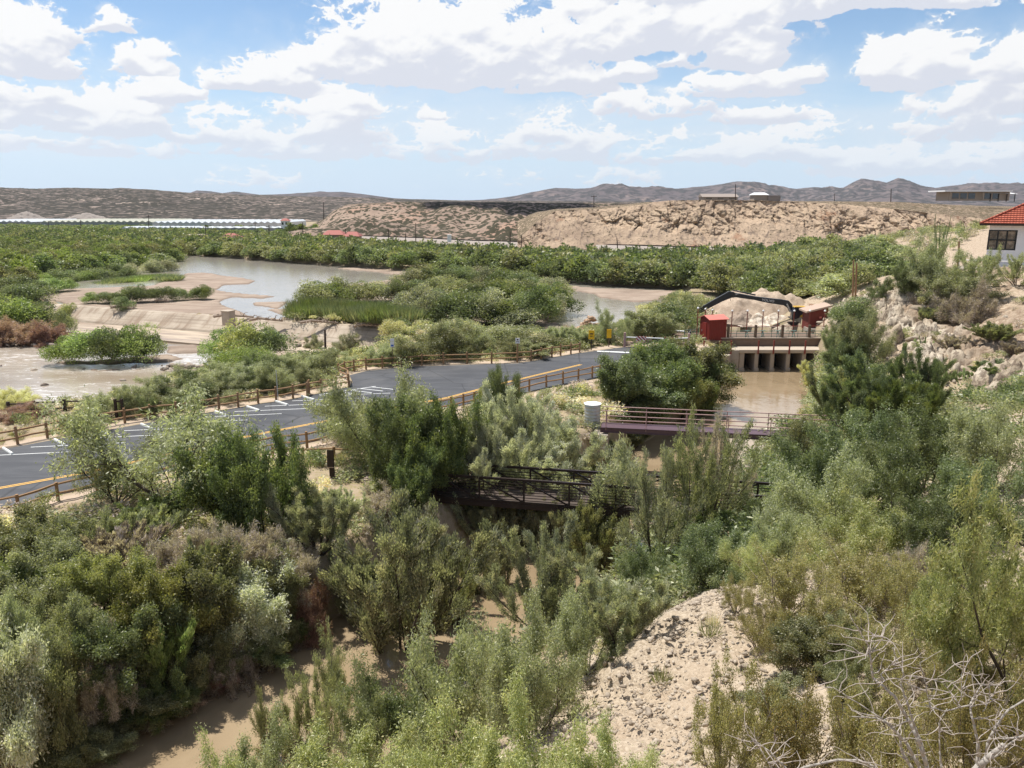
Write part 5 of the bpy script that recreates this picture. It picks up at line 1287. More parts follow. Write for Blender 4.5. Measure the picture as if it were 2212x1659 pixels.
SPEC = {
 # stems, branches, twigs, start angle, branch angle, up, wiggle, leaf length, leaf width, per twig, radius, droop, align, first
 'mesquite': dict(st=7, b1=7, b2=7, a0=(15, 68), ab=(30, 65), up=.10, wig=.20, L=.12, W=.034, n=105, rad=.13, droop=.45, al=.25, H=4.6, ln=(.62, .48, .42)),
 'thin': dict(st=6, b1=7, b2=6, a0=(15, 66), ab=(30, 65), up=.08, wig=.22, L=.12, W=.032, n=52, rad=.11, droop=.5, al=.3, H=4.6, ln=(.64, .50, .44)),
 'tamarisk': dict(st=10, b1=8, b2=7, a0=(6, 50), ab=(14, 36), up=.18, wig=.10, L=.085, W=.028, n=150, rad=.06, droop=.0, al=.85, H=5.0, ln=(.70, .42, .36)),
 'willow': dict(st=9, b1=7, b2=7, a0=(10, 62), ab=(24, 55), up=.12, wig=.14, L=.105, W=.04, n=115, rad=.12, droop=.2, al=.4, H=4.0, ln=(.64, .45, .40)),
 'sparse': dict(st=9, b1=7, b2=6, a0=(8, 55), ab=(18, 44), up=.11, wig=.15, L=.11, W=.03, n=58, rad=.07, droop=.1, al=.7, H=5.0, ln=(.72, .42, .34)),
 'creosote': dict(st=14, b1=6, b2=4, a0=(8, 55), ab=(18, 45), up=.05, wig=.16, L=.032, W=.016, n=62, rad=.045, droop=0, al=.2, H=1.9, ln=(.72, .36, .26), tip=.62),
 'deadbrush': dict(st=22, b1=8, b2=8, a0=(5, 72), ab=(20, 60), up=.05, wig=.3, L=.11, W=.014, n=26, rad=.05, droop=.1, al=.7, H=2.0, ln=(.62, .42, .38)),
 'broom': dict(st=26, b1=6, b2=5, a0=(3, 45), ab=(8, 24), up=.10, wig=.06, L=.13, W=.022, n=48, rad=.03, droop=0, al=.95, H=2.2, ln=(.72, .40, .36)),
 'acacia': dict(st=5, b1=8, b2=8, a0=(20, 60), ab=(30, 60), up=.04, wig=.2, L=.075, W=.016, n=150, rad=.05, droop=.35, al=.25, H=3.2, ln=(.62, .46, .42)),
}
def perp(D, rng):
    r = rng.normal(size=D.shape); w = np.cross(D, r); return w / (np.linalg.norm(w, axis=1, keepdims=True) + 1e-9)
def leaf_faces(P, D, L, W, rng):
    """diamond leaves: P (n,3) foot, D (n,3) direction"""
    n = len(P); S = perp(D, rng); L = np.reshape(L, (-1, 1)); W = np.reshape(W, (-1, 1))
    mid = P + D * L * .5; V = np.stack([P, mid + S * W * .5, P + D * L, mid - S * W * .5], 1).reshape(-1, 3)
    return V, np.arange(4 * n).reshape(n, 4)
def tubes_np(segs, n=4):
    S = np.array(segs); P, Q, r0, r1 = S[:, 0:3], S[:, 3:6], S[:, 6:7], S[:, 7:8]
    D = Q - P; D /= np.linalg.norm(D, axis=1, keepdims=True) + 1e-9
    a = np.cross(D, np.where(np.abs(D[:, 2:3]) > .9, [[1., 0, 0]], [[0, 0, 1.]])); a /= np.linalg.norm(a, axis=1, keepdims=True) + 1e-9; b = np.cross(D, a)
    R0 = []; R1 = []
    for k in range(n):
        w = a * math.cos(2 * math.pi * k / n) + b * math.sin(2 * math.pi * k / n); R0.append(P + w * r0); R1.append(Q + w * r1)
    V = np.stack(R0 + R1, 1).reshape(-1, 3); m = len(S); base = (np.arange(m) * 2 * n)[:, None]
    Fc = np.concatenate([base + np.array([[k, (k + 1) % n, n + (k + 1) % n, n + k]]) for k in range(n)], 0)
    return V, Fc
def grow(sp, seed):
    rng = np.random.RandomState(seed); s = SPEC[sp]; segs = []; twigs = []
    H = s['H']
    def walk(p, d, L, r, ns, lvl):
        pts = [p]
        for i in range(ns):
            d = d + rng.normal(size=3) * s['wig'] + np.array([0, 0, s['up']]); d = d / np.linalg.norm(d)
            q = p + d * L / ns; ra = r * (1 - .75 * i / ns); rb = r * (1 - .75 * (i + 1) / ns)
            if q[2] < .04: q[2] = .04 + rng.rand() * .05
            segs.append((*p, *q, ra, rb)); p = q; pts.append(p)
        pts = np.array(pts)
        if lvl == 2: twigs.append(pts); return
        nb = s['b1'] if lvl == 0 else s['b2']
        for k in range(nb):
            f = (k + rng.rand()) / nb * (.86 if lvl else .80) + (.18 if lvl == 0 else .12)
            f = min(f, .999); j = f * ns; i = int(j); q = pts[i] + (pts[i + 1] - pts[i]) * (j - i)
            dd = pts[i + 1] - pts[i]; dd /= np.linalg.norm(dd)
            a = R(rng.uniform(*s['ab'])); w = np.cross(dd, rng.normal(size=3)); w /= np.linalg.norm(w)
            walk(q, dd * math.cos(a) + w * math.sin(a), L * s['ln'][1 + lvl - 0] * rng.uniform(.75, 1.25) * (1.15 - .5 * f), r * .45 * (1.1 - .6 * f), 3 if lvl else 3, lvl + 1)
        if lvl == 1: twigs.append(pts[1:])
    for k in range(s['st']):
        az = 2 * math.pi * (k + rng.rand() * .8) / s['st']; a = R(s['a0'][0] + (s['a0'][1] - s['a0'][0]) * rng.rand() ** .8)
        d = np.array([math.sin(a) * math.cos(az), math.sin(a) * math.sin(az), math.cos(a)])
        p = np.array([math.cos(az) * .12 * H / 4, math.sin(az) * .12 * H / 4, -.05])
        walk(p, d, H * s['ln'][0] * rng.uniform(.8, 1.15) / (.55 + .45 * math.cos(a)) * .9, .011 * H * rng.uniform(.7, 1.1), 5, 0)
    P = []; D = []; T = []; Cc = []
    tip = s.get('tip', .0)
    for tw in twigs:
        n = int(s['n'] * rng.uniform(.6, 1.3)); f = (tip + (1 - tip) * rng.rand(n)) * (len(tw) - 1) * .999; i = f.astype(int); q = tw[i] + (tw[i + 1] - tw[i]) * (f - i)[:, None]
        dd = tw[i + 1] - tw[i]; dd /= np.linalg.norm(dd, axis=1, keepdims=True) + 1e-9
        q = q + rng.normal(size=(n, 3)) * s['rad']
        r = rng.normal(size=(n, 3)); r /= np.linalg.norm(r, axis=1, keepdims=True)
        v = dd * s['al'] + r * (1 - s['al']) * .9 - np.array([0, 0, s['droop']]); v /= np.linalg.norm(v, axis=1, keepdims=True) + 1e-9
        P.append(q); D.append(v); c = rng.rand(); T.append(np.clip(rng.normal(.5, .27, n) + (c - .5) * .5, 0, 1)); Cc.append(np.full(n, c))
    P = np.concatenate(P); D = np.concatenate(D); T = np.concatenate(T); Cc = np.concatenate(Cc); n = len(P)
    keep = P[:, 2] > .0; P, D, T, Cc = P[keep], D[keep], T[keep], Cc[keep]; n = len(P)
    V, Fc = leaf_faces(P, D, s['L'] * rng.uniform(.7, 1.3, n), s['W'] * rng.uniform(.7, 1.3, n), rng)
    return segs, V, Fc, np.repeat(T, 4), np.repeat(Cc, 4)
def lumps(seed, nl=13, nleaf=3200, L=.27, W=.14, H=4.0, Wd=4.6, up=0.0, flat=0):
    """rounded bush seen from afar: leaves on the skins of overlapping lumps"""
    rng = np.random.RandomState(seed); P = []; D = []; T = []; Cc = []
    for k in range(nl):
        a = rng.rand() * 6.283; r = rng.rand() ** .6 * Wd * .36; R_ = rng.uniform(.5, 1.0) * Wd * .23
        zc = (H - R_) * (1 - (r / (Wd * .5)) ** 2 * .75) * rng.uniform(.55, 1.0) if k else H - R_ * 1.0
        zc = max(zc, R_ * .55); c = np.array([r * math.cos(a), r * math.sin(a), zc]); n = nleaf // nl
        d = rng.normal(size=(n, 3)); d /= np.linalg.norm(d, axis=1, keepdims=True)
        lump = 1 + .22 * np.sin(d[:, 0] * 7 + k) * np.sin(d[:, 1] * 6 + 2 * k) * np.sin(d[:, 2] * 7)
        p = c + d * (R_ * lump * rng.uniform(.62, 1.08, n))[:, None] * np.array([1, 1, 1.05 + up])
        P.append(p); v = d * .35 + rng.normal(size=(n, 3)) * .5 + np.array([0, 0, .25 + up]); v /= np.linalg.norm(v, axis=1, keepdims=True)
        D.append(v); cc = rng.rand(); T.append(np.clip(rng.normal(.5, .27, n) + (cc - .5) * .5, 0, 1)); Cc.append(np.full(n, cc))
    P = np.concatenate(P); D = np.concatenate(D); T = np.concatenate(T); Cc = np.concatenate(Cc); k = P[:, 2] > 0; P, D, T, Cc = P[k], D[k], T[k], Cc[k]; n = len(P)
    V, Fc = leaf_faces(P, D, L * rng.uniform(.6, 1.4, n), W * rng.uniform(.6, 1.4, n), rng)
    return V, Fc, np.repeat(T, 4), np.repeat(Cc, 4)
def blades(seed, n=900, H=1.8, Wd=1.6, w=.03, lean=.25):
    rng = np.random.RandomState(seed); a = rng.rand(n) * 6.283; r = rng.rand(n) ** .6 * Wd / 2
    P = np.stack([r * np.cos(a), r * np.sin(a), np.zeros(n)], 1); D = np.stack([np.cos(a) * lean * r / Wd * 2, np.sin(a) * lean * r / Wd * 2, np.ones(n)], 1) + rng.normal(size=(n, 3)) * lean * .5
    D /= np.linalg.norm(D, axis=1, keepdims=True); h = H * rng.uniform(.5, 1.05, n)
    V, Fc = leaf_faces(P, D, h, w * rng.uniform(.6, 1.5, n), rng); c = rng.rand(n)
    return V, Fc, np.repeat(np.clip(rng.normal(.5, .25, n), 0, 1), 4), np.repeat(c, 4)
SHAPES = {}
def shape(kind, var):
    """raw shape: dict with leaf V, F, tint, clump, segs and its nominal height and width"""
    key = (kind, var)
    if key in SHAPES: return SHAPES[key]
    sd = (hash(kind) if False else sum(ord(c) * (i + 1) for i, c in enumerate(kind))) * 7 + var * 131
    if kind in SPEC: segs, V, Fc, T, Cc = grow(kind, sd)
    elif kind == 'reeds': V, Fc, T, Cc = blades(sd, 1500, 2.2, 2.6, .05); segs = []
    elif kind == 'tuft': V, Fc, T, Cc = blades(sd, 130, .55, .7, .022, .9); segs = []
    elif kind == 'mid': V, Fc, T, Cc = lumps(sd, 18, 8500, .17, .085); segs = []
    elif kind == 'midup': V, Fc, T, Cc = lumps(sd, 20, 8500, .22, .055, up=.9); segs = []
    elif kind == 'far': V, Fc, T, Cc = lumps(sd, 15, 2600, .30, .17); segs = []
    elif kind == 'vfar': V, Fc, T, Cc = lumps(sd, 9, 420, .62, .38); segs = []
    elif kind == 'low': V, Fc, T, Cc = lumps(sd, 7, 420, .12, .055, 1.0, 1.4, .2); segs = []
    z = V[:, 2]; r = np.hypot(V[:, 0], V[:, 1]); H = np.percentile(z, 99.3); W = 2 * np.percentile(r, 93)
    SHAPES[key] = dict(V=V, F=Fc, T=T, C=Cc, S=segs, H=H, W=W); return SHAPES[key]
MESHES = {}
def plant_meshes(kind, var, col, bark):
    key = (kind, var, col, bark)
    if key in MESHES: return MESHES[key]
    s = shape(kind, var); nm = {'creosote': 'foliage'}.get(kind, 'crown')
    o = mesh_np(nm, s['V'], s['F'], LM[col], attrs={'tint': s['T'], 'clump': s['C']}); me = o.data; bpy.data.objects.remove(o); tm = None
    if s['S']:
        V, Fc = tubes_np(s['S']); o = mesh_np('branches', V, Fc, M[bark]); tm = o.data; bpy.data.objects.remove(o)
    MESHES[key] = (me, tm); return MESHES[key]
PR = random.Random(77); NPL = [0]
def put(name, kind, col, x, y, z, h, w, label, cat, group=None, bark='bark', var=None, rz=None):
    import zlib
    pr = random.Random(zlib.crc32(label.encode()))
    var = pr.randrange(3) if var is None else var
    me, tm = plant_meshes(kind, var, col, bark); s = shape(kind, var)
    sz = h / s['H']; sw = w / s['W']; rz = pr.uniform(0, 6.28) if rz is None else rz
    if tm is None:
        t = bpy.data.objects.new(name, me); C.objects.link(t)
    else:
        t = bpy.data.objects.new(name, None); C.objects.link(t); t.empty_display_size = .3
        for nm, m_ in (('crown', me), ('branches', tm)):
            c = bpy.data.objects.new(nm, m_); C.objects.link(c); c.parent = t
    t.location = (x, y, z - .05); t.rotation_euler = (0, 0, rz); t.scale = (sw, sw, sz); NPL[0] += 1
    return tag(t, label, cat, group)
def plant(name, kind, col, u, vb, vt, wpx, label, cat='shrub', group=None, bark='bark', var=None, sink=0.0):
    q = hit(u, vb); Y = q[1]; top = aty(u, vt, Y)[2]; k = Y / (F * cp - (vb - VC) * sp)
    return put(name, kind, col, q[0], q[1], q[2] - sink, max(top - q[2], .3) + sink, max(wpx * k, .3), label, cat, group, bark, var)
ORD = 'first second third fourth fifth sixth seventh eighth ninth tenth eleventh twelfth thirteenth fourteenth fifteenth sixteenth seventeenth eighteenth nineteenth twentieth'.split()
ORD += ['twenty-' + w for w in ORD[:9]] + ['thirtieth'] + ['thirty-' + w for w in ORD[:9]]
DESC = {'mesquite': 'grey green', 'bright': 'pale bright green', 'green': 'mid green', 'dark': 'dark green', 'tamarisk': 'grey green feathery', 'olive': 'olive green', 'sage': 'silvery', 'yellow': 'yellow green',
        'lime': 'vivid green', 'creosote': 'ochre', 'dry': 'dry grey', 'rust': 'rusty brown', 'straw': 'straw coloured', 'tanbush': 'tan flowering', 'reed': 'reedy green'}
def row(name, kind, cols, pts, hts, wds, n, where, group, jit=.25, cat='shrub', bark='bark'):
    PR = random.Random(len(where) * 31 + n)
    P = np.array(pts, float); L = np.concatenate([[0], np.cumsum(np.hypot(*(P[1:] - P[:-1]).T))])
    for i in range(n):
        f = (i + .5 + PR.uniform(-jit, jit)) / n * L[-1]; u = np.interp(f, L, P[:, 0]); v = np.interp(f, L, P[:, 1])
        h = PR.uniform(*hts); w = PR.uniform(*wds); c = PR.choice(cols); q = hit(u, v)
        wd = 'large' if h > (hts[0] * .35 + hts[1] * .65) else 'low' if h < (hts[0] * .7 + hts[1] * .3) else 'middling'
        put(name, kind, c, q[0], q[1], q[2], h, w, '%s %s bush, %s %s' % (wd, DESC[c], ORD[i], where), cat, group, bark)
def mass(name, kind, parts, label, seed, spacing, hts, wds, zmin=-1.0, avoid=None):
    """one object of many bushes that merge into a wood: parts = list of (photo polygon, colour names)"""
    rs = np.random.RandomState(seed); Vs = []; Fs = []; Ts = []; Cs = []; Mi = []; n = 0; cols = []
    for poly, cl, zz in parts:
        W = np.array(world_poly(poly, zz)); x0, y0 = W.min(0); x1, y1 = W.max(0)
        xs = np.arange(x0, x1, spacing); ys = np.arange(y0, y1, spacing * .9); gx, gy = np.meshgrid(xs, ys); gx = gx + (np.arange(len(ys)) % 2)[:, None] * spacing * .5
        gx = (gx + rs.uniform(-.4, .4, gx.shape) * spacing).ravel(); gy = (gy + rs.uniform(-.4, .4, gy.shape) * spacing).ravel()
        k = sd_poly(gx, gy, W) > 0; gx, gy = gx[k], gy[k]
        z, zn, lot, d, sg = terrain(gx, gy); k = (z > zmin) & (lot < -1.5) & ((d > 5.5) | (gy > 100)); gx, gy, z = gx[k], gy[k], z[k]
        for x, y, zg in zip(gx, gy, z):
            s = shape(kind, rs.randint(4)); h = rs.uniform(*hts); w = rs.uniform(*wds); a = rs.rand() * 6.283; c, s_ = math.cos(a), math.sin(a)
            V = s['V'] * (w / s['W'], w / s['W'], h / s['H']); V = np.stack([V[:, 0] * c - V[:, 1] * s_ + x, V[:, 0] * s_ + V[:, 1] * c + y, V[:, 2] + zg - .1], 1)
            Vs.append(V); Fs.append(s['F'] + n); n += len(V); o_ = (rs.rand() - .5) * .5
            Ts.append(np.clip(s['T'] + o_, 0, 1)); Cs.append(s['C'])
            cn = cl[rs.randint(len(cl))]
            if cn not in cols: cols.append(cn)
            Mi.append(np.full(len(s['F']), cols.index(cn)))
    if not Vs: return
    o = mesh_np(name, np.concatenate(Vs), np.concatenate(Fs), attrs={'tint': np.concatenate(Ts), 'clump': np.concatenate(Cs)}, mats=[LM[c] for c in cols], midx=np.concatenate(Mi))
    return tag(o, label, kind='stuff')

# ------------------------------------------------------------------ plants: far woods
mass('riverside_wood', 'vfar', [
  ([(-200, 508), (400, 510), (700, 526), (780, 536), (1000, 552), (1120, 560), (1120, 580), (960, 573), (700, 558), (440, 545), (-200, 545)], ['green', 'dark', 'olive', 'olive', 'green'], 0),
  ([(1100, 558), (1500, 564), (1760, 568), (1800, 600), (1500, 604), (1300, 600), (1120, 585)], ['olive', 'green', 'dark', 'green'], 0)],
  'dense wood of willow and salt cedar on the plain beyond the river', 11, 3.9, (2.0, 4.6), (3.8, 6.8))
mass('riverside_wood', 'vfar', [([(640, 512), (800, 520), (1000, 536), (1120, 545), (1500, 552), (1760, 558), (1760, 568), (1500, 562), (1120, 560), (1000, 550), (700, 528)], ['olive', 'green', 'dark'], 0)],
  'lower outer edge of the wood along the foot of the railway bank', 17, 4.4, (.8, 1.7), (3.0, 5.5))
mass('treeline', 'vfar', [
  ([(-300, 488), (260, 489), (640, 497), (700, 504), (700, 520), (400, 508), (-300, 500)], ['dark', 'dark', 'green'], 0)],
  'dark line of trees before the greenhouses', 12, 7.0, (1.0, 2.6), (6, 10))
mass('riverside_wood', 'far', [
  ([(-150, 538), (395, 548), (390, 566), (60, 606), (-150, 640)], ['green', 'green', 'lime', 'olive'], 0)],
  'bright green willow wood inside the river bend', 13, 3.6, (3.0, 4.6), (4.5, 6.5))
mass('riverside_wood', 'far', [
  ([(1500, 604), (1800, 596), (1900, 650), (1880, 690), (1700, 668), (1560, 640)], ['olive', 'green', 'green', 'mesquite'], 0)],
  'green willow wood behind the sand pile and the headgate', 14, 3.3, (3.6, 5.6), (4.2, 6.2))
mass('riverside_wood', 'far', [
  ([(1590, 580), (1700, 556), (1800, 552), (1880, 590), (1930, 610), (1930, 640), (1800, 620), (1640, 600)], ['olive', 'green', 'mesquite', 'olive'], 1.5)],
  'mixed bushes climbing from the wood onto the pale slope', 18, 3.6, (1.3, 2.4), (3.4, 5.5))
mass('riverside_wood', 'far', [
  ([(1720, 612), (1760, 592), (1840, 572), (1900, 562), (1955, 585), (1945, 625), (1900, 655), (1800, 655)], ['green', 'mesquite', 'olive', 'mesquite'], 3.0)],
  'green mesquite wood between the sand pile and the white rocks', 19, 3.3, (1.8, 3.2), (3.6, 5.4))
mass('hill_scrub', 'low', [
  ([(1700, 556), (1960, 500), (2120, 500), (2120, 560), (1980, 600), (1850, 620), (1750, 600)], ['green', 'olive', 'mesquite', 'dry'], 4)],
  'scattered desert scrub on the pale slope behind the thicket', 15, 3.6, (1.0, 2.2), (1.8, 3.6), zmin=.3)
mass('plateau_scrub', 'vfar', [
  ([(1700, 452), (2300, 462), (2300, 446), (1700, 446)], ['tanbush', 'olive', 'creosote'], 14)],
  'low brown desert scrub on the flat top of the cliff', 16, 9, (.5, 1.0), (1.5, 3.5)) if False else None

# rows of single bushes that stand out at the water's edge
G1 = 'bushes along the far bank of the pool'
row('willow_bush', 'far', ['green', 'olive', 'dark', 'green'], [(408, 553), (520, 556), (700, 570), (900, 583), (1010, 592)], (3.6, 5.4), (5.5, 8.0), 24, 'along the far bank from the river bend', G1)
row('willow_bush', 'far', ['green', 'lime', 'olive'], [(430, 552), (560, 556), (700, 566)], (2.2, 3.4), (4.5, 6.0), 8, 'of the low front bushes from the river bend', G1)
G2 = 'bushes along the far bank behind the sand bar'
row('willow_bush', 'far', ['olive', 'dark', 'green', 'green'], [(1010, 590), (1130, 600), (1240, 612), (1350, 618), (1480, 626), (1560, 640)], (4.2, 6.0), (5.5, 7.5), 19, 'behind the sand bar, counted from the pool side', G2)
row('dark_tree', 'far', ['dark'], [(625, 508), (700, 512), (780, 520)], (3.4, 6.0), (5, 8), 7, 'of the dark trees at the foot of the scrub hill', 'dark trees at the foot of the scrub hill', cat='tree')
G3 = 'bushes inside the river bend'
row('willow_bush', 'far', ['dark', 'green', 'dark'], [(-40, 598), (120, 596), (250, 586), (340, 578), (392, 566)], (3.6, 5.0), (5.5, 8.0), 12, 'in the dark row inside the river bend', G3)
row('willow_bush', 'mid', ['tamarisk', 'green', 'lime', 'tamarisk'], [(-20, 640), (60, 622), (160, 612), (250, 603), (340, 592), (378, 588)], (2.4, 3.6), (5.0, 7.5), 11, 'in the pale front row inside the river bend', G3)
row('willow_bush', 'mid', ['green', 'lime'], [(-10, 658), (60, 645), (95, 633), (150, 628)], (1.8, 3.0), (4, 6), 6, 'of the clumps standing on the sand inside the bend', G3)
row('reed_clump', 'reeds', ['reed', 'lime'], [(225, 618), (300, 612), (330, 607), (372, 606)], (1.3, 1.9), (5, 7), 8, 'of the low reeds on the sand inside the river bend', 'reed clumps inside the river bend', cat='reeds')
G4 = 'green bushes on the sand bar above the dam'
row('willow_bush', 'mid', ['green', 'lime'], [(178, 655), (215, 655), (260, 655), (330, 652), (375, 650), (405, 648), (440, 646)], (1.7, 2.9), (3.0, 4.6), 8, 'on the sand bar above the dam', G4)
plant('willow_bush', 'mid', 'green', 268, 672, 640, 48, 'small round bush rooted on the dam crest with hanging roots')
plant('willow_bush', 'mid', 'dark', 440, 647, 616, 44, 'dark rounded bush at the river end of the sand bar above the dam')
# overgrown corner below the dam
for a in [('mid', 'lime', 30, 730, 640, 130, 'big lime green bush at the photo edge below the dam'), ('mid', 'green', 100, 722, 652, 90, 'green bush at the end of the overgrown corner beside the dam'), ('mid', 'olive', 140, 726, 668, 50, 'olive bush touching the dam in the overgrown corner'),
          ('mid', 'green', 60, 690, 622, 120, 'green bush at the back of the overgrown corner beside the dam'), ('mid', 'yellow', 150, 700, 655, 40, 'yellowish bush at the tip of the overgrown corner'), ('deadbrush', 'rust', 40, 742, 690, 100, 'rusty brown dead brush below the lime green bush'), ('deadbrush', 'rust', 110, 742, 700, 80, 'rusty brown dead brush at the water beside the stones'), ('deadbrush', 'rust', -20, 745, 690, 90, 'rusty brown dead brush cut by the photo edge')]:
    plant('willow_bush' if a[0] == 'mid' else 'dead_brush', a[0], a[1], *a[2:])
# bushes in the rapids
for a in [('mid', 'lime', 145, 786, 726, 90, 'vivid green bush, low end of the island in the rapids'), ('mid', 'lime', 195, 786, 712, 110, 'vivid green bush, second from the low end of the rapids island'), ('mid', 'green', 245, 787, 706, 110, 'tall vivid green bush in the middle of the rapids island'),
          ('mid', 'lime', 290, 784, 704, 110, 'tallest vivid green bush of the rapids island'), ('mid', 'green', 325, 780, 718, 70, 'darker bush ending the rapids island beside the white water'),
          ('mid', 'lime', 480, 780, 712, 90, 'lime bush, outer side of the big round clump below the dam'), ('mid', 'yellow', 530, 782, 696, 120, 'highest yellow green bush of the big round clump below the dam'), ('mid', 'green', 580, 780, 704, 110, 'dark green bush, fence side of the big round clump below the dam'), ('midup', 'lime', 520, 800, 745, 130, 'low lime bush at the foot of the big round clump')]:
    plant('willow_bush', *a)
# reed island above the dam
G5 = 'willows of the island above the dam'
row('willow_bush', 'mid', ['olive', 'green', 'olive', 'dark'], [(665, 672), (760, 656), (870, 650), (960, 655), (1060, 660), (1190, 665)], (3.0, 4.4), (5.5, 7.5), 16, 'of the middle row on the reed island', G5)
row('willow_bush', 'mid', ['green', 'olive', 'dark', 'tamarisk'], [(860, 628), (1000, 622), (1080, 628), (1160, 640), (1214, 652)], (3.2, 4.6), (5.5, 7.5), 12, 'of the back row on the reed island', G5)
row('willow_bush', 'mid', ['tamarisk', 'green', 'dark', 'tamarisk'], [(880, 690), (960, 698), (1050, 704), (1110, 706), (1170, 696), (1215, 672)], (3.2, 5.0), (5.5, 7.5), 13, 'of the front row on the reed island', G5)
row('reed_clump', 'reeds', ['reed', 'reed', 'dark'], [(640, 687), (700, 690), (780, 694), (850, 697), (930, 699)], (1.7, 2.6), (3.6, 5.0), 20, 'along the foot of the reed island on the dam', 'reed clumps above the dam', cat='reeds')
row('reed_clump', 'reeds', ['dark', 'reed'], [(645, 679), (720, 682), (800, 686), (900, 690)], (2.1, 2.9), (3.6, 5.0), 12, 'in the second line of the reed island', 'reed clumps above the dam', cat='reeds')
# between dam and lot
G6 = 'bushes between the dam and the rail fence'
for a in [('mid', 'tanbush', 852, 728, 690, 62, 'pale yellow green bush at the dam end'), ('mesquite', 'olive', 935, 775, 700, 190, 'wide grey green tree behind the curving rail fence'), ('mesquite', 'mesquite', 1010, 760, 690, 150, 'grey green tree behind the curving fence, next to the wide one'),
          ('mid', 'green', 1000, 742, 700, 150, 'green bush between the wide tree and the reed island'), ('mid', 'olive', 1090, 742, 702, 130, 'olive bush between the reed island and the white sign'), ('mesquite', 'olive', 1080, 772, 722, 120, 'low olive tree beside the white sign at the fence'),
          ('mid', 'olive', 1170, 752, 722, 110, 'olive bush above the last fence posts before the signs'), ('willow', 'mesquite', 1225, 745, 705, 80, 'loose grey green bush beyond the last fence post'), ('willow', 'olive', 1150, 768, 738, 90, 'low olive bush just behind the fence near the white sign'),
          ('mid', 'lime', 800, 752, 725, 60, 'small vivid green bush at the foot of the dam face'), ('willow', 'tamarisk', 678, 765, 724, 46, 'small upright dark bush before the dam, beside the timber post'), ('willow', 'tamarisk', 745, 768, 722, 80, 'upright dark bush before the dam, other side of the timber post'),
          ('willow', 'mesquite', 700, 800, 752, 110, 'grey green bush behind the fence corner'), ('willow', 'olive', 640, 808, 760, 130, 'olive bush above the fence corner'), ('willow', 'mesquite', 790, 790, 750, 100, 'grey green bush behind the first curving fence posts'),
          ('willow', 'olive', 850, 786, 745, 90, 'olive bush behind the white sign with two plates'), ('willow', 'green', 560, 815, 765, 120, 'green bush below the big round clump'), ('willow', 'olive', 500, 838, 780, 130, 'olive bush between the rapids and the lot fence'),
          ('willow', 'mesquite', 440, 850, 790, 130, 'grey green bush at the edge of the rapids near the lot fence'), ('willow', 'olive', 600, 845, 785, 110, 'olive bush behind the grey sign pole'), ('willow', 'green', 400, 868, 805, 130, 'green bush beyond the feathery mesquite top'),
          ('willow', 'mesquite', 340, 878, 818, 130, 'grey green bush standing over the rapids'), ('willow', 'olive', 290, 892, 830, 110, 'olive bush at the shore of the rapids'), ('willow', 'mesquite', 235, 900, 845, 100, 'grey green bush beside the dark log fence'),
          ('willow', 'olive', 470, 862, 812, 130, 'olive bush right behind the lot fence'), ('willow', 'green', 540, 848, 800, 120, 'green bush right behind the lot fence before the grey pole'), ('willow', 'mesquite', 670, 832, 790, 90, 'grey green bush touching the fence before the corner'),
          ('willow', 'mesquite', 180, 935, 880, 90, 'low grey green bush between log fence and rail fence'), ('willow', 'tanbush', 40, 880, 838, 90, 'pale yellowish bush at the sand by the rapids'), ('willow', 'tanbush', -10, 885, 842, 90, 'pale yellowish bush cut by the photo edge at the sand'), ('deadbrush', 'rust', 50, 898, 872, 110, 'rusty low brush before the pale yellowish bushes'),
          ('tuft', 'straw', 145, 935, 915, 60, 'straw tussock beside the rail fence'), ('willow', 'green', 345, 900, 850, 90, 'green bush behind the mesquite by the fence'),
          ('mesquite', 'mesquite', 1322, 742, 660, 78, 'loose young mesquite before the bright side channel'), ('willow', 'olive', 1400, 735, 672, 130, 'olive bush behind the pipe gates'), ('mid', 'green', 1450, 712, 655, 130, 'green bush behind the white pipe rail'), ('mid', 'lime', 1410, 716, 678, 90, 'reedy bright bush between the channel and the pipe rail'), ('mid', 'olive', 1490, 700, 640, 90, 'olive bush at the tip of the excavator arm'), ('willow', 'mesquite', 1270, 748, 722, 60, 'low bush between the two yellow signs'),
          ('mid', 'green', 1850, 700, 640, 100, 'green tree behind the slant roofed shed'), ('mid', 'dark', 1812, 700, 660, 50, 'dark bush hugging the slant roofed shed'), ('willow', 'mesquite', 1806, 765, 705, 70, 'bush at the end of the headgate deck railing'), ('willow', 'green', 1838, 800, 735, 90, 'bush between the headgate deck and the white rocks')]:
    kind = a[0]; nm = {'mesquite': 'mesquite_tree', 'deadbrush': 'dead_brush', 'tuft': 'grass_tussock'}.get(kind, 'bush'); a = (('mesquite', 'mesquite' if a[1] == 'olive' else a[1]) + a[2:]) if kind == 'willow' and a[2] < 900 else a; plant(nm, *a, cat='tree' if kind == 'mesquite' else 'grass' if kind == 'tuft' else 'shrub', group=G6)

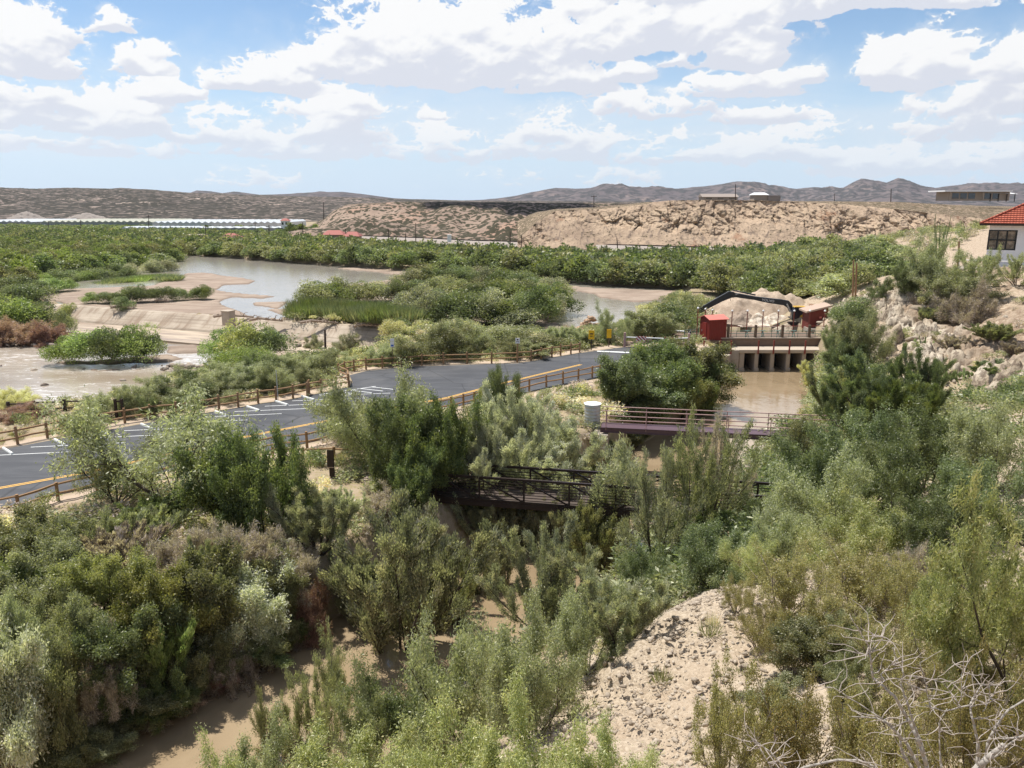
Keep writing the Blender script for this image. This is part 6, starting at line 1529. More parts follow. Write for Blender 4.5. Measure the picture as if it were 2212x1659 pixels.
# ------------------------------------------------------------------ plants: near the canal
NEAR = [
 # big trees and bushes in the middle, canal side of the lot
 ('mesquite_tree', 'thin', 'mesquite', 385, 1100, 855, 400, 'large feathery mesquite in front of the parking lot, lot showing through'),
 ('mesquite_tree', 'thin', 'mesquite', 250, 1085, 930, 190, 'thin outer mesquite branches over the asphalt beside the near rail fence'),
 ('vine_covered_tree', 'willow', 'dark', 570, 1160, 938, 215, 'dark vine covered tree beside the feathery mesquite'),
 ('vine_covered_tree', 'willow', 'dark', 480, 1140, 960, 190, 'dark tree crowded against the feathery mesquite trunk'),
 ('vine_covered_tree', 'willow', 'dark', 650, 1150, 1070, 100, 'dark low tree under the signboard'),
 ('mesquite_tree', 'mesquite', 'mesquite', 835, 1010, 806, 260, 'tall grey green mesquite rising over the yellow line'),
 ('mesquite_tree', 'thin', 'mesquite', 745, 960, 845, 150, 'drooping mesquite branches before the hatched bay'),
 ('mesquite_tree', 'mesquite', 'green', 842, 1050, 885, 185, 'broad green tree above the truss bridge end'),
 ('vine_covered_tree', 'willow', 'dark', 955, 1060, 870, 200, 'dark green tree in the centre, beside the silvery tamarisks'),
 ('mesquite_tree', 'willow', 'green', 900, 1040, 860, 150, 'mid green tree between the mesquite and the dark tree'),
 ('tamarisk_tree', 'tamarisk', 'sage', 1120, 1040, 848, 230, 'tallest silvery tamarisk beside the water tank'),
 ('tamarisk_tree', 'tamarisk', 'sage', 1040, 1070, 900, 180, 'silvery tamarisk next to the dark centre tree'),
 ('tamarisk_tree', 'tamarisk', 'sage', 1210, 1050, 905, 190, 'silvery tamarisk at the end of the mauve footbridge'),
 ('tamarisk_tree', 'tamarisk', 'sage', 1120, 1085, 955, 250, 'silvery tamarisk drooping over the truss bridge rails'),
 ('young_mesquite', 'mesquite', 'green', 1088, 905, 790, 100, 'small upright tree before the yellow line'),
 ('young_mesquite', 'willow', 'bright', 1055, 890, 826, 60, 'small rounded bush beside the small upright tree'),
 ('canal_bush', 'willow', 'green', 1340, 880, 772, 150, 'bright bush on the lot side of the canal, nearest the water tank'),
 ('canal_bush', 'willow', 'dark', 1430, 885, 752, 190, 'large dark bush hanging over the canal before the headgate'),
 ('canal_bush', 'willow', 'olive', 1500, 850, 738, 170, 'olive bush top under the red shed'),
 ('canal_bush', 'willow', 'green', 1400, 915, 820, 210, 'leafy bush in front of the large dark canal bush'),
 ('canal_bush', 'willow', 'dark', 1510, 915, 790, 130, 'dark bush at the water edge above the mauve bridge'),
 ('canal_bush', 'willow', 'yellow', 1470, 900, 820, 120, 'yellowish patch of bush over the canal edge'),
 # tamarisks round the truss bridge
 ('tamarisk_tree', 'sparse', 'tamarisk', 1325, 1235, 945, 260, 'open tamarisk with dark leaning trunks beside the canal'),
 ('tamarisk_tree', 'sparse', 'tamarisk', 1420, 1240, 975, 190, 'open tamarisk in the middle of the pair with dark trunks'),
 ('tamarisk_tree', 'sparse', 'mesquite', 1510, 1200, 885, 200, 'tall thin tamarisk with bare twigs before the bright canal'),
 ('tamarisk_tree', 'sparse', 'dry', 1540, 1130, 900, 120, 'nearly leafless tamarisk against the mauve footbridge'),
 ('tamarisk_tree', 'tamarisk', 'dark', 1500, 1210, 1100, 140, 'dark bush at the foot of the thin tamarisk'),
 ('tamarisk_bush', 'tamarisk', 'tamarisk', 1050, 1190, 1062, 120, 'upright tamarisk plume before the truss bridge, first of the row'),
 ('tamarisk_bush', 'tamarisk', 'tamarisk', 1120, 1230, 1050, 140, 'tall tamarisk plume before the truss bridge, second of the row'),
 ('tamarisk_bush', 'tamarisk', 'tamarisk', 1205, 1250, 1052, 150, 'tall tamarisk plume before the truss bridge, third of the row'),
 ('tamarisk_bush', 'tamarisk', 'olive', 1280, 1280, 1085, 170, 'wide tamarisk bush below the open tamarisks'),
 ('tamarisk_bush', 'tamarisk', 'tamarisk', 1180, 1370, 1150, 220, 'broad tamarisk bush in the centre below the bridge'),
 ('tamarisk_bush', 'tamarisk', 'tamarisk', 1060, 1330, 1150, 130, 'tamarisk bush between the canal gap and the great tamarisk'),
 ('tamarisk_bush', 'tamarisk', 'tamarisk', 1330, 1400, 1230, 190, 'tamarisk bush with dark stems near the gravel spur'),
 ('tamarisk_bush', 'tamarisk', 'tamarisk', 860, 1450, 1100, 330, 'great rounded tamarisk at the canal corner'),
 ('tamarisk_bush', 'tamarisk', 'tamarisk', 775, 1370, 1190, 130, 'outer half of the great tamarisk, over the brown water'),
 ('tamarisk_bush', 'tamarisk', 'olive', 960, 1400, 1200, 170, 'tamarisk leaning behind the great one'),
 ('mesquite_tree', 'mesquite', 'mesquite', 1020, 1640, 1300, 330, 'wide mesquite in the lower middle with thin dark trunks'),
 ('mesquite_tree', 'mesquite', 'mesquite', 1150, 1590, 1330, 230, 'mesquite between the wide one and the gravel spur'),
 ('mesquite_tree', 'mesquite', 'green', 880, 1620, 1420, 220, 'mesquite at the water side of the wide one'),
 ('mesquite_tree', 'mesquite', 'mesquite', 1270, 1450, 1270, 170, 'mesquite against the upper edge of the gravel spur'),
 ('mesquite_tree', 'mesquite', 'green', 1400, 1320, 1190, 170, 'green mesquite behind the crest of the gravel spur'),
 ('mesquite_tree', 'mesquite', 'green', 1540, 1270, 1130, 190, 'green mesquite behind the gravel spur and below the thin tamarisk'),
 ('young_mesquite', 'sparse', 'mesquite', 612, 1710, 1480, 120, 'slender young mesquite standing before the brown water'),
 ('young_mesquite', 'sparse', 'mesquite', 705, 1680, 1410, 150, 'taller slender mesquite before the brown water'),
 ('young_mesquite', 'mesquite', 'mesquite', 575, 1800, 1580, 200, 'low mesquite at the lower edge of the water'),
 ('young_mesquite', 'mesquite', 'mesquite', 735, 1580, 1400, 140, 'mesquite leaning out over the brown water below the great tamarisk'),
 ('young_mesquite', 'mesquite', 'mesquite', 800, 1720, 1500, 220, 'mesquite filling the lower edge beside the wide one'),
 ('mesquite_tree', 'mesquite', 'bright', 760, 1850, 1600, 330, 'bright yellow green mesquite top along the lower edge, water side'),
 ('mesquite_tree', 'mesquite', 'bright', 960, 1850, 1560, 330, 'bright yellow green mesquite top along the lower edge, in the middle'),
 ('mesquite_tree', 'mesquite', 'bright', 1160, 1830, 1530, 300, 'bright yellow green mesquite top along the lower edge, below the spur'),
 ('mesquite_tree', 'mesquite', 'bright', 1340, 1800, 1600, 220, 'bright yellow green mesquite top on the gravel spur'),
 ('mesquite_tree', 'mesquite', 'bright', 520, 1880, 1640, 200, 'bright leaf tips at the lower edge over the canal'),
 # brush on the near canal bank
 ('tamarisk_bush', 'tamarisk', 'tamarisk', 690, 1195, 1055, 170, 'grey green tamarisk under the dark signboard'),
 ('sage_bush', 'tamarisk', 'sage', 740, 1120, 1050, 90, 'pale bush at the end of the truss bridge'),
 ('dead_brush', 'deadbrush', 'dry', 830, 1120, 1055, 110, 'mound of dry grey brush at the bridge end'),
 ('vine_covered_tree', 'willow', 'dark', 905, 1100, 975, 110, 'dark low tree swallowing the end of the truss bridge'),
 ('bush', 'willow', 'olive', 60, 1260, 1115, 210, 'olive bush below the near rail fence at the photo edge'),
 ('bush', 'sparse', 'mesquite', 190, 1240, 1100, 180, 'open twiggy bush below the near rail fence'),
 ('broom_bush', 'broom', 'green', 345, 1135, 1075, 110, 'grassy bright broom bush under the feathery mesquite'),
 ('broom_bush', 'broom', 'mesquite', 290, 1200, 1110, 150, 'grey green broom bush below the feathery mesquite'),
 ('bush', 'willow', 'mesquite', 120, 1330, 1190, 200, 'grey green bush on the slope of the canal bank'),
 ('bush', 'willow', 'dark', 30, 1320, 1200, 150, 'dark bush at the photo edge on the canal bank'),
 ('bush', 'willow', 'yellow', 240, 1330, 1190, 170, 'yellow green bush on the canal bank, higher one'),
 ('dead_brush', 'deadbrush', 'dry', 400, 1265, 1150, 160, 'grey leafless brush, first of three on the canal bank'),
 ('dead_brush', 'deadbrush', 'dry', 530, 1250, 1125, 170, 'grey leafless brush in the middle of the canal bank'),
 ('dead_brush', 'deadbrush', 'dry', 640, 1265, 1170, 130, 'pale tan brush beside the dark corner of the canal bank'),
 ('broom_bush', 'broom', 'dry', 250, 1250, 1150, 150, 'thin grey broom brush below the grassy bush'),
 ('bush', 'willow', 'olive', 460, 1390, 1200, 200, 'olive bush in the middle of the canal bank'),
 ('bush', 'tamarisk', 'mesquite', 470, 1290, 1170, 130, 'grey green bush growing through the leafless brush'),
 ('bush', 'willow', 'olive', 590, 1300, 1190, 120, 'olive bush between the leafless brush and the pale tan brush'),
 ('sage_bush', 'willow', 'sage', 570, 1420, 1235, 190, 'pale sage bush over the shaded bank'),
 ('dead_brush', 'deadbrush', 'rust', 655, 1400, 1250, 120, 'red brown dead brush hanging over the water'),
 ('bush', 'willow', 'yellow', 350, 1400, 1230, 170, 'yellowest bush of the canal bank'),
 ('bush', 'willow', 'green', 280, 1470, 1310, 210, 'green bush over the dark bank shadow'),
 ('bush', 'willow', 'olive', 150, 1440, 1290, 190, 'olive bush above the pale sage bush at the edge'),
 ('broom_bush', 'broom', 'lime', 350, 1470, 1330, 150, 'grassy bright green bush above the bank shadow'),
 ('bush', 'willow', 'olive', 440, 1475, 1355, 150, 'bush at the water edge in the middle of the bank'),
 ('bush', 'willow', 'dark', 360, 1530, 1410, 130, 'dark bush leaning over the water'),
 ('dead_brush', 'deadbrush', 'dry', 500, 1480, 1370, 130, 'dry twigs overhanging the water'),
 ('bush', 'willow', 'olive', 560, 1420, 1320, 130, 'bush with drooping twigs where the canal bends away'),
 ('sage_bush', 'willow', 'sage', 55, 1680, 1350, 210, 'big pale sage bush filling the lower corner'),
 ('bush', 'willow', 'olive', 130, 1650, 1420, 130, 'olive green half of the corner bush, over the water'),
 ('bush', 'willow', 'mesquite', 20, 1480, 1290, 160, 'grey green bush at the edge above the corner bush'),
 ('dead_brush', 'deadbrush', 'dry', 230, 1520, 1380, 130, 'grey twigs between corner bush and dark bank'),
 ('bush', 'willow', 'dark', 250, 1570, 1455, 120, 'dark drooping bush beside the corner bush'),
 ('bush', 'willow', 'olive', 610, 1360, 1220, 120, 'olive bush behind the red brown brush'),
 # the far side of the canal
 ('mesquite_tree', 'mesquite', 'green', 1762, 1120, 930, 225, 'spreading mesquite on the hill side of the canal, below the mauve bridge'),
 ('mesquite_tree', 'mesquite', 'green', 1650, 1150, 1070, 100, 'outer branches of mesquite over the bright canal water'),
 ('tamarisk_tree', 'tamarisk', 'green', 1895, 930, 778, 200, 'dark conical tamarisk above the canal, highest one'),
 ('tamarisk_tree', 'tamarisk', 'olive', 1815, 920, 800, 120, 'tamarisk at the hill side edge of the canal'),
 ('tamarisk_tree', 'tamarisk', 'tanbush', 1762, 850, 780, 75, 'tan flowering tamarisk beside the headgate openings'),
 ('tamarisk_tree', 'tamarisk', 'green', 1980, 920, 760, 160, 'tamarisk below the prickly pears'),
 ('tamarisk_tree', 'tamarisk', 'green', 1850, 960, 820, 180, 'round tamarisk in front of the conical one'),
 ('tamarisk_tree', 'tamarisk', 'dark', 1930, 960, 820, 150, 'dark gap tamarisk under the conical one'),
 ('mesquite_tree', 'mesquite', 'mesquite', 1858, 790, 668, 115, 'mesquite between the slant roofed shed and the white rocks'),
 ('mesquite_tree', 'mesquite', 'green', 1835, 800, 700, 90, 'mesquite at the end of the headgate deck'),
 ('mesquite_tree', 'mesquite', 'green', 1900, 650, 600, 70, 'bright mesquite just above the white rocks'),
 ('mesquite_tree', 'mesquite', 'olive', 1745, 1010, 905, 120, 'mesquite where the mauve bridge meets the hill'),
 ('mesquite_tree', 'mesquite', 'green', 1850, 1050, 890, 240, 'mesquite in the middle of the hill side thicket'),
 ('mesquite_tree', 'mesquite', 'green', 2000, 1060, 880, 240, 'mesquite in the thicket below the rocky slope'),
 ('mesquite_tree', 'mesquite', 'mesquite', 2150, 1060, 860, 220, 'mesquite at the photo edge below the rocky slope'),
 ('mesquite_tree', 'mesquite', 'mesquite', 1800, 1160, 970, 230, 'mesquite thicket crown above the ochre bushes'),
 ('mesquite_tree', 'mesquite', 'green', 1960, 1180, 970, 240, 'mesquite thicket crown, centre of the hill side'),
 ('mesquite_tree', 'mesquite', 'green', 2120, 1170, 980, 220, 'mesquite thicket crown at the photo edge'),
 ('mesquite_tree', 'mesquite', 'mesquite', 1700, 1230, 1080, 200, 'light green mesquite over the top of the gravel spur'),
 ('mesquite_tree', 'mesquite', 'bright', 1850, 1240, 1070, 230, 'light green mesquite in front of the thicket'),
 ('mesquite_tree', 'mesquite', 'green', 2010, 1250, 1090, 210, 'low mesquite in front of the thicket near the acacia'),
 ('mesquite_tree', 'mesquite', 'bright', 1620, 1260, 1150, 150, 'light green mesquite left of the gravel crest'.replace('left of', 'touching')),
 ('creosote_bush', 'creosote', 'creosote', 1690, 1340, 1195, 190, 'ochre creosote bush on the crest of the gravel spur'),
 ('creosote_bush', 'creosote', 'creosote', 1850, 1330, 1190, 230, 'large ochre creosote bush behind the white dead branch'),
 ('creosote_bush', 'willow', 'olive', 1770, 1450, 1340, 200, 'greener bush in front of the ochre ones on the gravel'),
 ('creosote_bush', 'creosote', 'creosote', 1700, 1450, 1320, 170, 'ochre creosote bush on the gravel beside the greener bush'),
 ('creosote_bush', 'creosote', 'creosote', 1590, 1320, 1250, 90, 'small ochre bush on the brow of the gravel spur'),
 ('creosote_bush', 'creosote', 'creosote', 1960, 1360, 1210, 180, 'ochre creosote bush above the forked dead branch'),
 ('dead_brush', 'deadbrush', 'dry', 1960, 1270, 1180, 130, 'dry grey brush between the mesquites and the creosotes'),
 ('creosote_bush', 'creosote', 'creosote', 2080, 1400, 1260, 200, 'ochre creosote bush behind the acacia branches'),
 ('creosote_bush', 'creosote', 'creosote', 1920, 1470, 1340, 180, 'ochre creosote bush around the upright dead branch'),
 ('creosote_bush', 'creosote', 'creosote', 1560, 1700, 1450, 200, 'yellow brown creosote at the lower edge, tall sprig'),
 ('creosote_bush', 'creosote', 'creosote', 1700, 1720, 1490, 250, 'yellow brown creosote along the lower edge beside the dead tree'),
 ('creosote_bush', 'creosote', 'creosote', 1880, 1740, 1470, 260, 'creosote tangled with the white dead tree'),
 ('creosote_bush', 'creosote', 'creosote', 2100, 1720, 1440, 280, 'creosote in the lower corner behind the dead tree'),
 ('desert_bush', 'willow', 'mesquite', 1690, 1560, 1480, 150, 'grey green bush on the lower gravel between the tall ochre sprigs'),
 ('desert_bush', 'willow', 'olive', 1830, 1520, 1430, 150, 'low olive bush on the gravel beside the dead tree'),
 ('creosote_bush', 'creosote', 'creosote', 1780, 1400, 1270, 200, 'ochre creosote bush in the middle of the gravel clearing'),
 ('creosote_bush', 'creosote', 'creosote', 2020, 1480, 1350, 190, 'ochre creosote bush between the dead tree and the acacia'),
 ('creosote_bush', 'creosote', 'creosote', 1640, 1400, 1300, 110, 'sparse ochre bush at the inner side of the gravel clearing'),
 ('creosote_bush', 'creosote', 'olive', 1850, 1420, 1320, 170, 'greenish creosote bush beside the white dead branch'),
 ('creosote_bush', 'creosote', 'creosote', 2150, 1560, 1400, 220, 'ochre creosote bush at the photo edge above the dead trunk'),
 ('creosote_bush', 'creosote', 'creosote', 1990, 1620, 1480, 220, 'ochre creosote bush behind the dead trunk'),
 ('desert_bush', 'willow', 'olive', 1930, 1300, 1225, 150, 'grey green bush among the ochre ones below the thicket'),
 ('desert_bush', 'willow', 'mesquite', 2060, 1330, 1240, 170, 'grey green bush under the acacia branches'),
 ('acacia_bush', 'acacia', 'bright', 2210, 1540, 1060, 400, 'bright acacia with fine leaves entering at the photo edge'),
 ('acacia_bush', 'acacia', 'bright', 2080, 1430, 1150, 230, 'bright acacia reaching over the ochre bushes'),
 # on the rocky slope
 ('mesquite_tree', 'mesquite', 'mesquite', 2005, 628, 508, 150, 'mesquite on the brink beside the ocotillo'),
 ('mesquite_tree', 'sparse', 'mesquite', 2110, 640, 535, 110, 'bare branched mesquite before the terrace'),
 ('mesquite_tree', 'mesquite', 'mesquite', 2060, 660, 580, 170, 'mesquite with black trunk on the brink below the terrace'),
 ('mesquite_tree', 'sparse', 'mesquite', 2195, 620, 548, 90, 'thin mesquite at the photo edge below the house'),
 ('mesquite_tree', 'mesquite', 'green', 1960, 640, 560, 80, 'low mesquite at the outer corner of the white rocks'),
 ('dead_brush', 'deadbrush', 'dry', 2090, 690, 610, 130, 'dark tangle of dead brush below the terrace'),
 ('desert_bush', 'broom', 'olive', 2150, 740, 700, 80, 'small desert bush on the rocky slope near the edge'),
 ('desert_bush', 'broom', 'mesquite', 2010, 700, 665, 60, 'small desert bush among the white rocks'),
 ('desert_bush', 'broom', 'dry', 2060, 760, 725, 60, 'dry desert bush in the middle of the rocky slope'),
 ('desert_bush', 'broom', 'green', 2140, 815, 780, 90, 'green desert bush on the lower rocky slope'),
 ('desert_bush', 'broom', 'dry', 2190, 770, 740, 60, 'dry bush at the edge of the rocky slope'),
]
row('bank_bush', 'willow', ['dark', 'olive', 'olive', 'dark'], [(120, 1660), (250, 1590), (350, 1528), (450, 1472), (560, 1420), (660, 1370)], (.8, 1.3), (1.9, 2.8), 14, 'overhanging the brown water, from the corner bush', 'bushes overhanging the canal')
row('bank_brush', 'deadbrush', ['dry', 'rust'], [(280, 1580), (450, 1480), (600, 1405), (680, 1368)], (.6, 1.0), (1.4, 2.2), 7, 'of the dead twigs hanging to the brown water', 'dead brush hanging over the canal')
row('bank_bush', 'willow', ['olive', 'green', 'dark'], [(1040, 1120), (1200, 1060), (1330, 990), (1400, 950)], (1.2, 1.8), (2.2, 3.2), 7, 'on the lot side bank between the two footbridges', 'bushes overhanging the canal')
for a in NEAR:
    nm, kind, col, u, vb, vt, w, lab = a
    cat = 'tree' if nm.endswith('tree')  or nm.startswith('young') else 'shrub'
    plant(nm, kind, col, u, vb, vt, w, lab, cat, bark='grey_bark' if kind in ('creosote', 'deadbrush', 'broom') else 'bark')

# prickly pears and the ocotillo
M['pear'] = paint('cactus_skin', (.20, .25, .09), .6, .3, 6, dirt=(.34, .32, .14), damt=.6)
def prickly(u, v, n, wpx, label, seed):
    rs = random.Random(seed); q = hit(u, v); k = q[1] / 1670.; t = empty('prickly_pear', tuple(q)); tag(t, label, 'cactus', 'prickly pears on the rocky slope')
    bm = bmesh.new()
    for i in range(n):
        x, y = rs.uniform(-.5, .5) * wpx * k, rs.uniform(-.6, .6); z = 0; r = rs.uniform(.13, .19); az = rs.uniform(0, 3.14); 
        for lv in range(rs.choice([1, 2, 2, 3])):
            Mx = Matrix.Translation((x, y, z + r * .9)) @ Matrix.Rotation(az, 4, 'Z') @ Matrix.Rotation(rs.uniform(-.5, .5), 4, 'Y') @ Matrix.Diagonal((r, r * .18, r * 1.3, 1))
            bmesh.ops.create_uvsphere(bm, u_segments=8, v_segments=6, radius=1, matrix=Mx); z += r * 1.9; x += rs.uniform(-.12, .12); az += rs.uniform(-.8, .8); r *= .9
    me = bpy.data.meshes.new('pads'); bm.to_mesh(me); bm.free(); me.materials.append(M['pear']); o = bpy.data.objects.new('pads', me); C.objects.link(o); o.parent = t
prickly(2065, 822, 46, 85, 'wide prickly pear patch at the foot of the rocky slope', 1); prickly(2135, 850, 18, 40, 'prickly pear beside the tamarisk tops', 2); prickly(2200, 815, 14, 30, 'prickly pear at the photo edge', 3)
prickly(1995, 750, 12, 30, 'small prickly pear among the white rocks', 4); prickly(2140, 720, 12, 36, 'small prickly pear higher on the slope', 5)
q = hit(2022, 606); t = empty('ocotillo', tuple(q)); tag(t, 'tall ocotillo with thin upright wands before the pale cliff', 'ocotillo'); rs = random.Random(4)
for i in range(13):
    mb = MB(); a = i / 13 * 6.28; sp_ = rs.uniform(.12, .62); L = rs.uniform(5, 7.2); p = [V3(0, 0, 0)]
    for s_ in range(1, 6): f = s_ / 5; p.append(V3(math.cos(a) * sp_ * L * f * .45, math.sin(a) * sp_ * L * f * .45, L * f * (1 - .1 * sp_)) + V3(rs.uniform(-.06, .06), rs.uniform(-.06, .06), 0))
    wob(mb, p, .045, .028, 5); mb.build('stem', paint('ocotillo_stem', (.17, .21, .09), .8) if i == 0 else bpy.data.materials['ocotillo_stem'], t)

# the bleached dead tree in the corner
def dead_tree():
    base = None; Y0 = 6.0
    def P(x, y, dy=0): return Vector(aty(1644 + .3496 * x, 1079.2 + .3496 * y, Y0 + dy))
    foot = P(1050, 1760, .2); g = ground_z(foot.x, foot.y); t = empty('dead_tree', (foot.x, foot.y, g)); tag(t, 'bleached dead tree with twisted bare branches in the lower corner', 'tree')
    O = Vector((foot.x, foot.y, g)); rs = random.Random(9)
    BR = [([(1080, 1800), (1020, 1640), (960, 1460), (900, 1340), (820, 1210), (740, 1140), (690, 1100), (680, 980), (660, 900), (610, 810), (560, 735)], 34, 7, -.1),
          ([(740, 1140), (745, 1080), (785, 1040), (820, 1000)], 14, 8, -.1), ([(660, 970), (650, 955)], 6, 3, -.1), ([(655, 880), (700, 850), (770, 845)], 6, 2, -.1),
          ([(1060, 1740), (990, 1500), (930, 1350), (900, 1240), (860, 1140), (882, 1080), (840, 990), (815, 915)], 26, 9, .2),
          ([(1330, 1760), (1340, 1500), (1300, 1330), (1290, 1270), (1130, 1310), (1010, 1265)], 30, 8, .3), ([(1290, 1270), (1330, 1200), (1370, 1145), (1490, 1150)], 20, 9, .3), ([(1410, 1155), (1415, 1230), (1370, 1310)], 12, 7, .3),
          ([(1370, 1700), (1400, 1500), (1450, 1400), (1530, 1300), (1640, 1230)], 26, 16, .1), ([(1430, 1600), (1520, 1520), (1640, 1440)], 20, 10, .1),
          ([(1010, 1720), (900, 1500), (800, 1400), (720, 1350), (560, 1340)], 30, 8, .0), ([(830, 1410), (600, 1260), (450, 1165), (330, 1150)], 14, 4, .0),
          ([(150, 1700), (270, 1650), (480, 1610), (600, 1610), (700, 1650), (760, 1740)], 22, 18, -.3), ([(1240, 1290), (1180, 1200), (1120, 1130), (1040, 1110)], 10, 5, .3), ([(1120, 1700), (1100, 1480), (1100, 1380), (1150, 1290)], 14, 7, .1),
          ([(1250, 1750), (1400, 1600), (1500, 1510)], 64, 34, -.2), ([(1490, 1480), (1640, 1460)], 20, 16, .0), ([(1000, 1760), (870, 1560), (850, 1450)], 36, 16, .1), ([(1240, 1240), (1235, 1080), (1310, 960)], 10, 4, .2), ([(1050, 1300), (1020, 1150), (980, 1010), (1120, 930)], 12, 4, .3),
          ([(-60, 1480), (60, 1560), (180, 1690)], 12, 16, -.2), ([(-30, 1500), (40, 1620), (100, 1700)], 8, 10, -.2)]
    main = MB(); px = .3496 * Y0 / 1500.
    for pts, r0, r1, dy in BR:
        P3 = [P(x, y, dy + rs.uniform(-.03, .03)) - O for x, y in pts]; Q = []
        for a, b in zip(P3[:-1], P3[1:]):
            for s_ in range(3): f = s_ / 3; Q.append(a.lerp(b, f) + V3(*(rs.uniform(-1, 1) for _ in range(3))) * px * 3)
        Q.append(P3[-1]); wob(main, Q, r0 / 2.9 * px * rs.uniform(.85, 1.2), r1 / 2.9 * px, 7)
    main.build('branches', M['dead_white'], t, smooth=True)
    tw = MB()
    for pts, r0, r1, dy in BR:
        for k in range(9):
            i = rs.randrange(len(pts) - 1); f = rs.random(); a = P(pts[i][0] + (pts[i + 1][0] - pts[i][0]) * f, pts[i][1] + (pts[i + 1][1] - pts[i][1]) * f, dy) - O
            d = V3(rs.uniform(-1, 1), rs.uniform(-.6, .6), rs.uniform(-.15, 1)).normalized(); L = rs.uniform(.12, .42); Q = [a]
            for s_ in range(5): d = (d + V3(*(rs.uniform(-.5, .5) for _ in range(3)))).normalized(); Q.append(Q[-1] + d * L / 5)
            wob(tw, Q, .005, .0018, 4)
    tw.build('twigs', M['grey_twig'], t)
M['grey_twig'] = paint('grey_twig_bark', (.38, .33, .29), .9, .3, 20)
dead_tree()

# ------------------------------------------------------------------ ground cover, stones
def scatter_merge(name, shapes, pts, hts, wds, cols, label, seed):
    rs = np.random.RandomState(seed); Vs = []; Fs = []; Ts = []; Cs = []; Mi = []; n = 0
    for (x, y, z) in pts:
        s = shape(shapes[rs.randint(len(shapes))], rs.randint(4)); h = rs.uniform(*hts); w = rs.uniform(*wds); a = rs.rand() * 6.283; c, s_ = math.cos(a), math.sin(a)
        V = s['V'] * (w / s['W'], w / s['W'], h / s['H']); Vs.append(np.stack([V[:, 0] * c - V[:, 1] * s_ + x, V[:, 0] * s_ + V[:, 1] * c + y, V[:, 2] + z - .06], 1))
        Fs.append(s['F'] + n); n += len(V); Ts.append(s['T']); Cs.append(np.clip(s['C'] * .5 + rs.rand() * .5, 0, 1)); Mi.append(np.full(len(s['F']), rs.randint(len(cols))))
    o = mesh_np(name, np.concatenate(Vs), np.concatenate(Fs), attrs={'tint': np.concatenate(Ts), 'clump': np.concatenate(Cs)}, mats=[LM[c] for c in cols], midx=np.concatenate(Mi))
    return tag(o, label, kind='stuff')
def spots(n, x0, x1, y0, y1, test, seed):
    rs = np.random.RandomState(seed); x = rs.uniform(x0, x1, n); y = rs.uniform(y0, y1, n)
    k = np.abs(x) < y * .75 + 4; x, y = x[k], y[k]
    z, zn, lot, d, sg = terrain(x, y); k = test(x, y, z, lot, d, sg, rs); return np.stack([x, y, z], 1)[k]
# low brush under the trees, lot side of the canal
p_ = spots(5200, -60, 40, 14, 100, lambda x, y, z, lot, d, sg, rs: (sg < 0) & (lot < -1.6) & (z > -2.6) & (d > 3.9) & (x > -y * .72) & (rs.rand(len(x)) < .55) & ((y > 60) | (x > -35)), 5)
scatter_merge('undergrowth', ['low'], p_, (.4, 1.2), (1.2, 2.6), ['olive', 'mesquite', 'tanbush', 'green', 'dry', 'straw'], 'low mixed brush covering the ground between the lot and the canal', 5)
p_ = spots(2600, -4, 46, 18, 100, lambda x, y, z, lot, d, sg, rs: (sg > 0) & (z < 3.6) & (d > 4.2) & (y > 20) & (y < 80 + 0 * x) & ~((x > 33) & (y > 55)), 6)
scatter_merge('undergrowth', ['low'], p_, (.5, 1.5), (1.2, 2.8), ['olive', 'mesquite', 'green', 'green'], 'low green brush under the mesquites on the hill side', 6)
p_ = spots(7500, -75, 60, 70, 135, lambda x, y, z, lot, d, sg, rs: (lot < -1.6) & ((z > -.5) | ((z > -2.7) & (x < -14) & (y < 84))) & (sg < 0) & (rs.rand(len(x)) < .5) & ~((x > 12) & (y < 108)), 7)
scatter_merge('undergrowth', ['low'], p_, (.5, 1.4), (1.4, 3.0), ['olive', 'mesquite', 'tanbush', 'green'], 'low brush between the dam, the channel and the rail fence', 7)
# dry grass along the fences
p_ = spots(9000, -40, 30, 26, 92, lambda x, y, z, lot, d, sg, rs: (sg < 0) & (lot < -1.3) & (lot > -5) & (z > -.8) & (rs.rand(len(x)) < .42), 8)
scatter_merge('dry_grass', ['tuft'], p_, (.2, .7), (.4, 1.0), ['straw', 'olive', 'tanbush'], 'dry straw grass along both edges of the asphalt', 8)
p_ = spots(2500, 0, 45, 7, 45, lambda x, y, z, lot, d, sg, rs: (sg > 0) & (z > 1.5) & (d > 6) & (rs.rand(len(x)) < .10), 9)
scatter_merge('dry_grass', ['tuft'], p_, (.12, .4), (.3, .6), ['straw', 'olive'], 'sparse dry grass on the gravel slope', 9)
# stones
def ico(sub=1):
    bm = bmesh.new(); bmesh.ops.create_icosphere(bm, subdivisions=sub, radius=1); V = np.array([v.co[:] for v in bm.verts]); Fc = np.array([[v.index for v in f.verts] for f in bm.faces]); bm.free(); return V, Fc
def hull_rocks(seed, k=10):
    rs = np.random.RandomState(seed); out = []
    for i in range(k):
        bm = bmesh.new(); P = rs.normal(size=(16, 3)); P /= np.linalg.norm(P, axis=1, keepdims=True); P *= rs.uniform(.75, 1.1, (16, 1))
        for p in P: bm.verts.new(p)
        g = bmesh.ops.convex_hull(bm, input=bm.verts); bmesh.ops.delete(bm, geom=[v for v in g['geom_interior'] if isinstance(v, bmesh.types.BMVert)], context='VERTS')
        bmesh.ops.triangulate(bm, faces=bm.faces); bm.verts.index_update(); out.append((np.array([v.co[:] for v in bm.verts]), np.array([[v.index for v in f.verts] for f in bm.faces]))); bm.free()
    return out
ROCKS = hull_rocks(5)
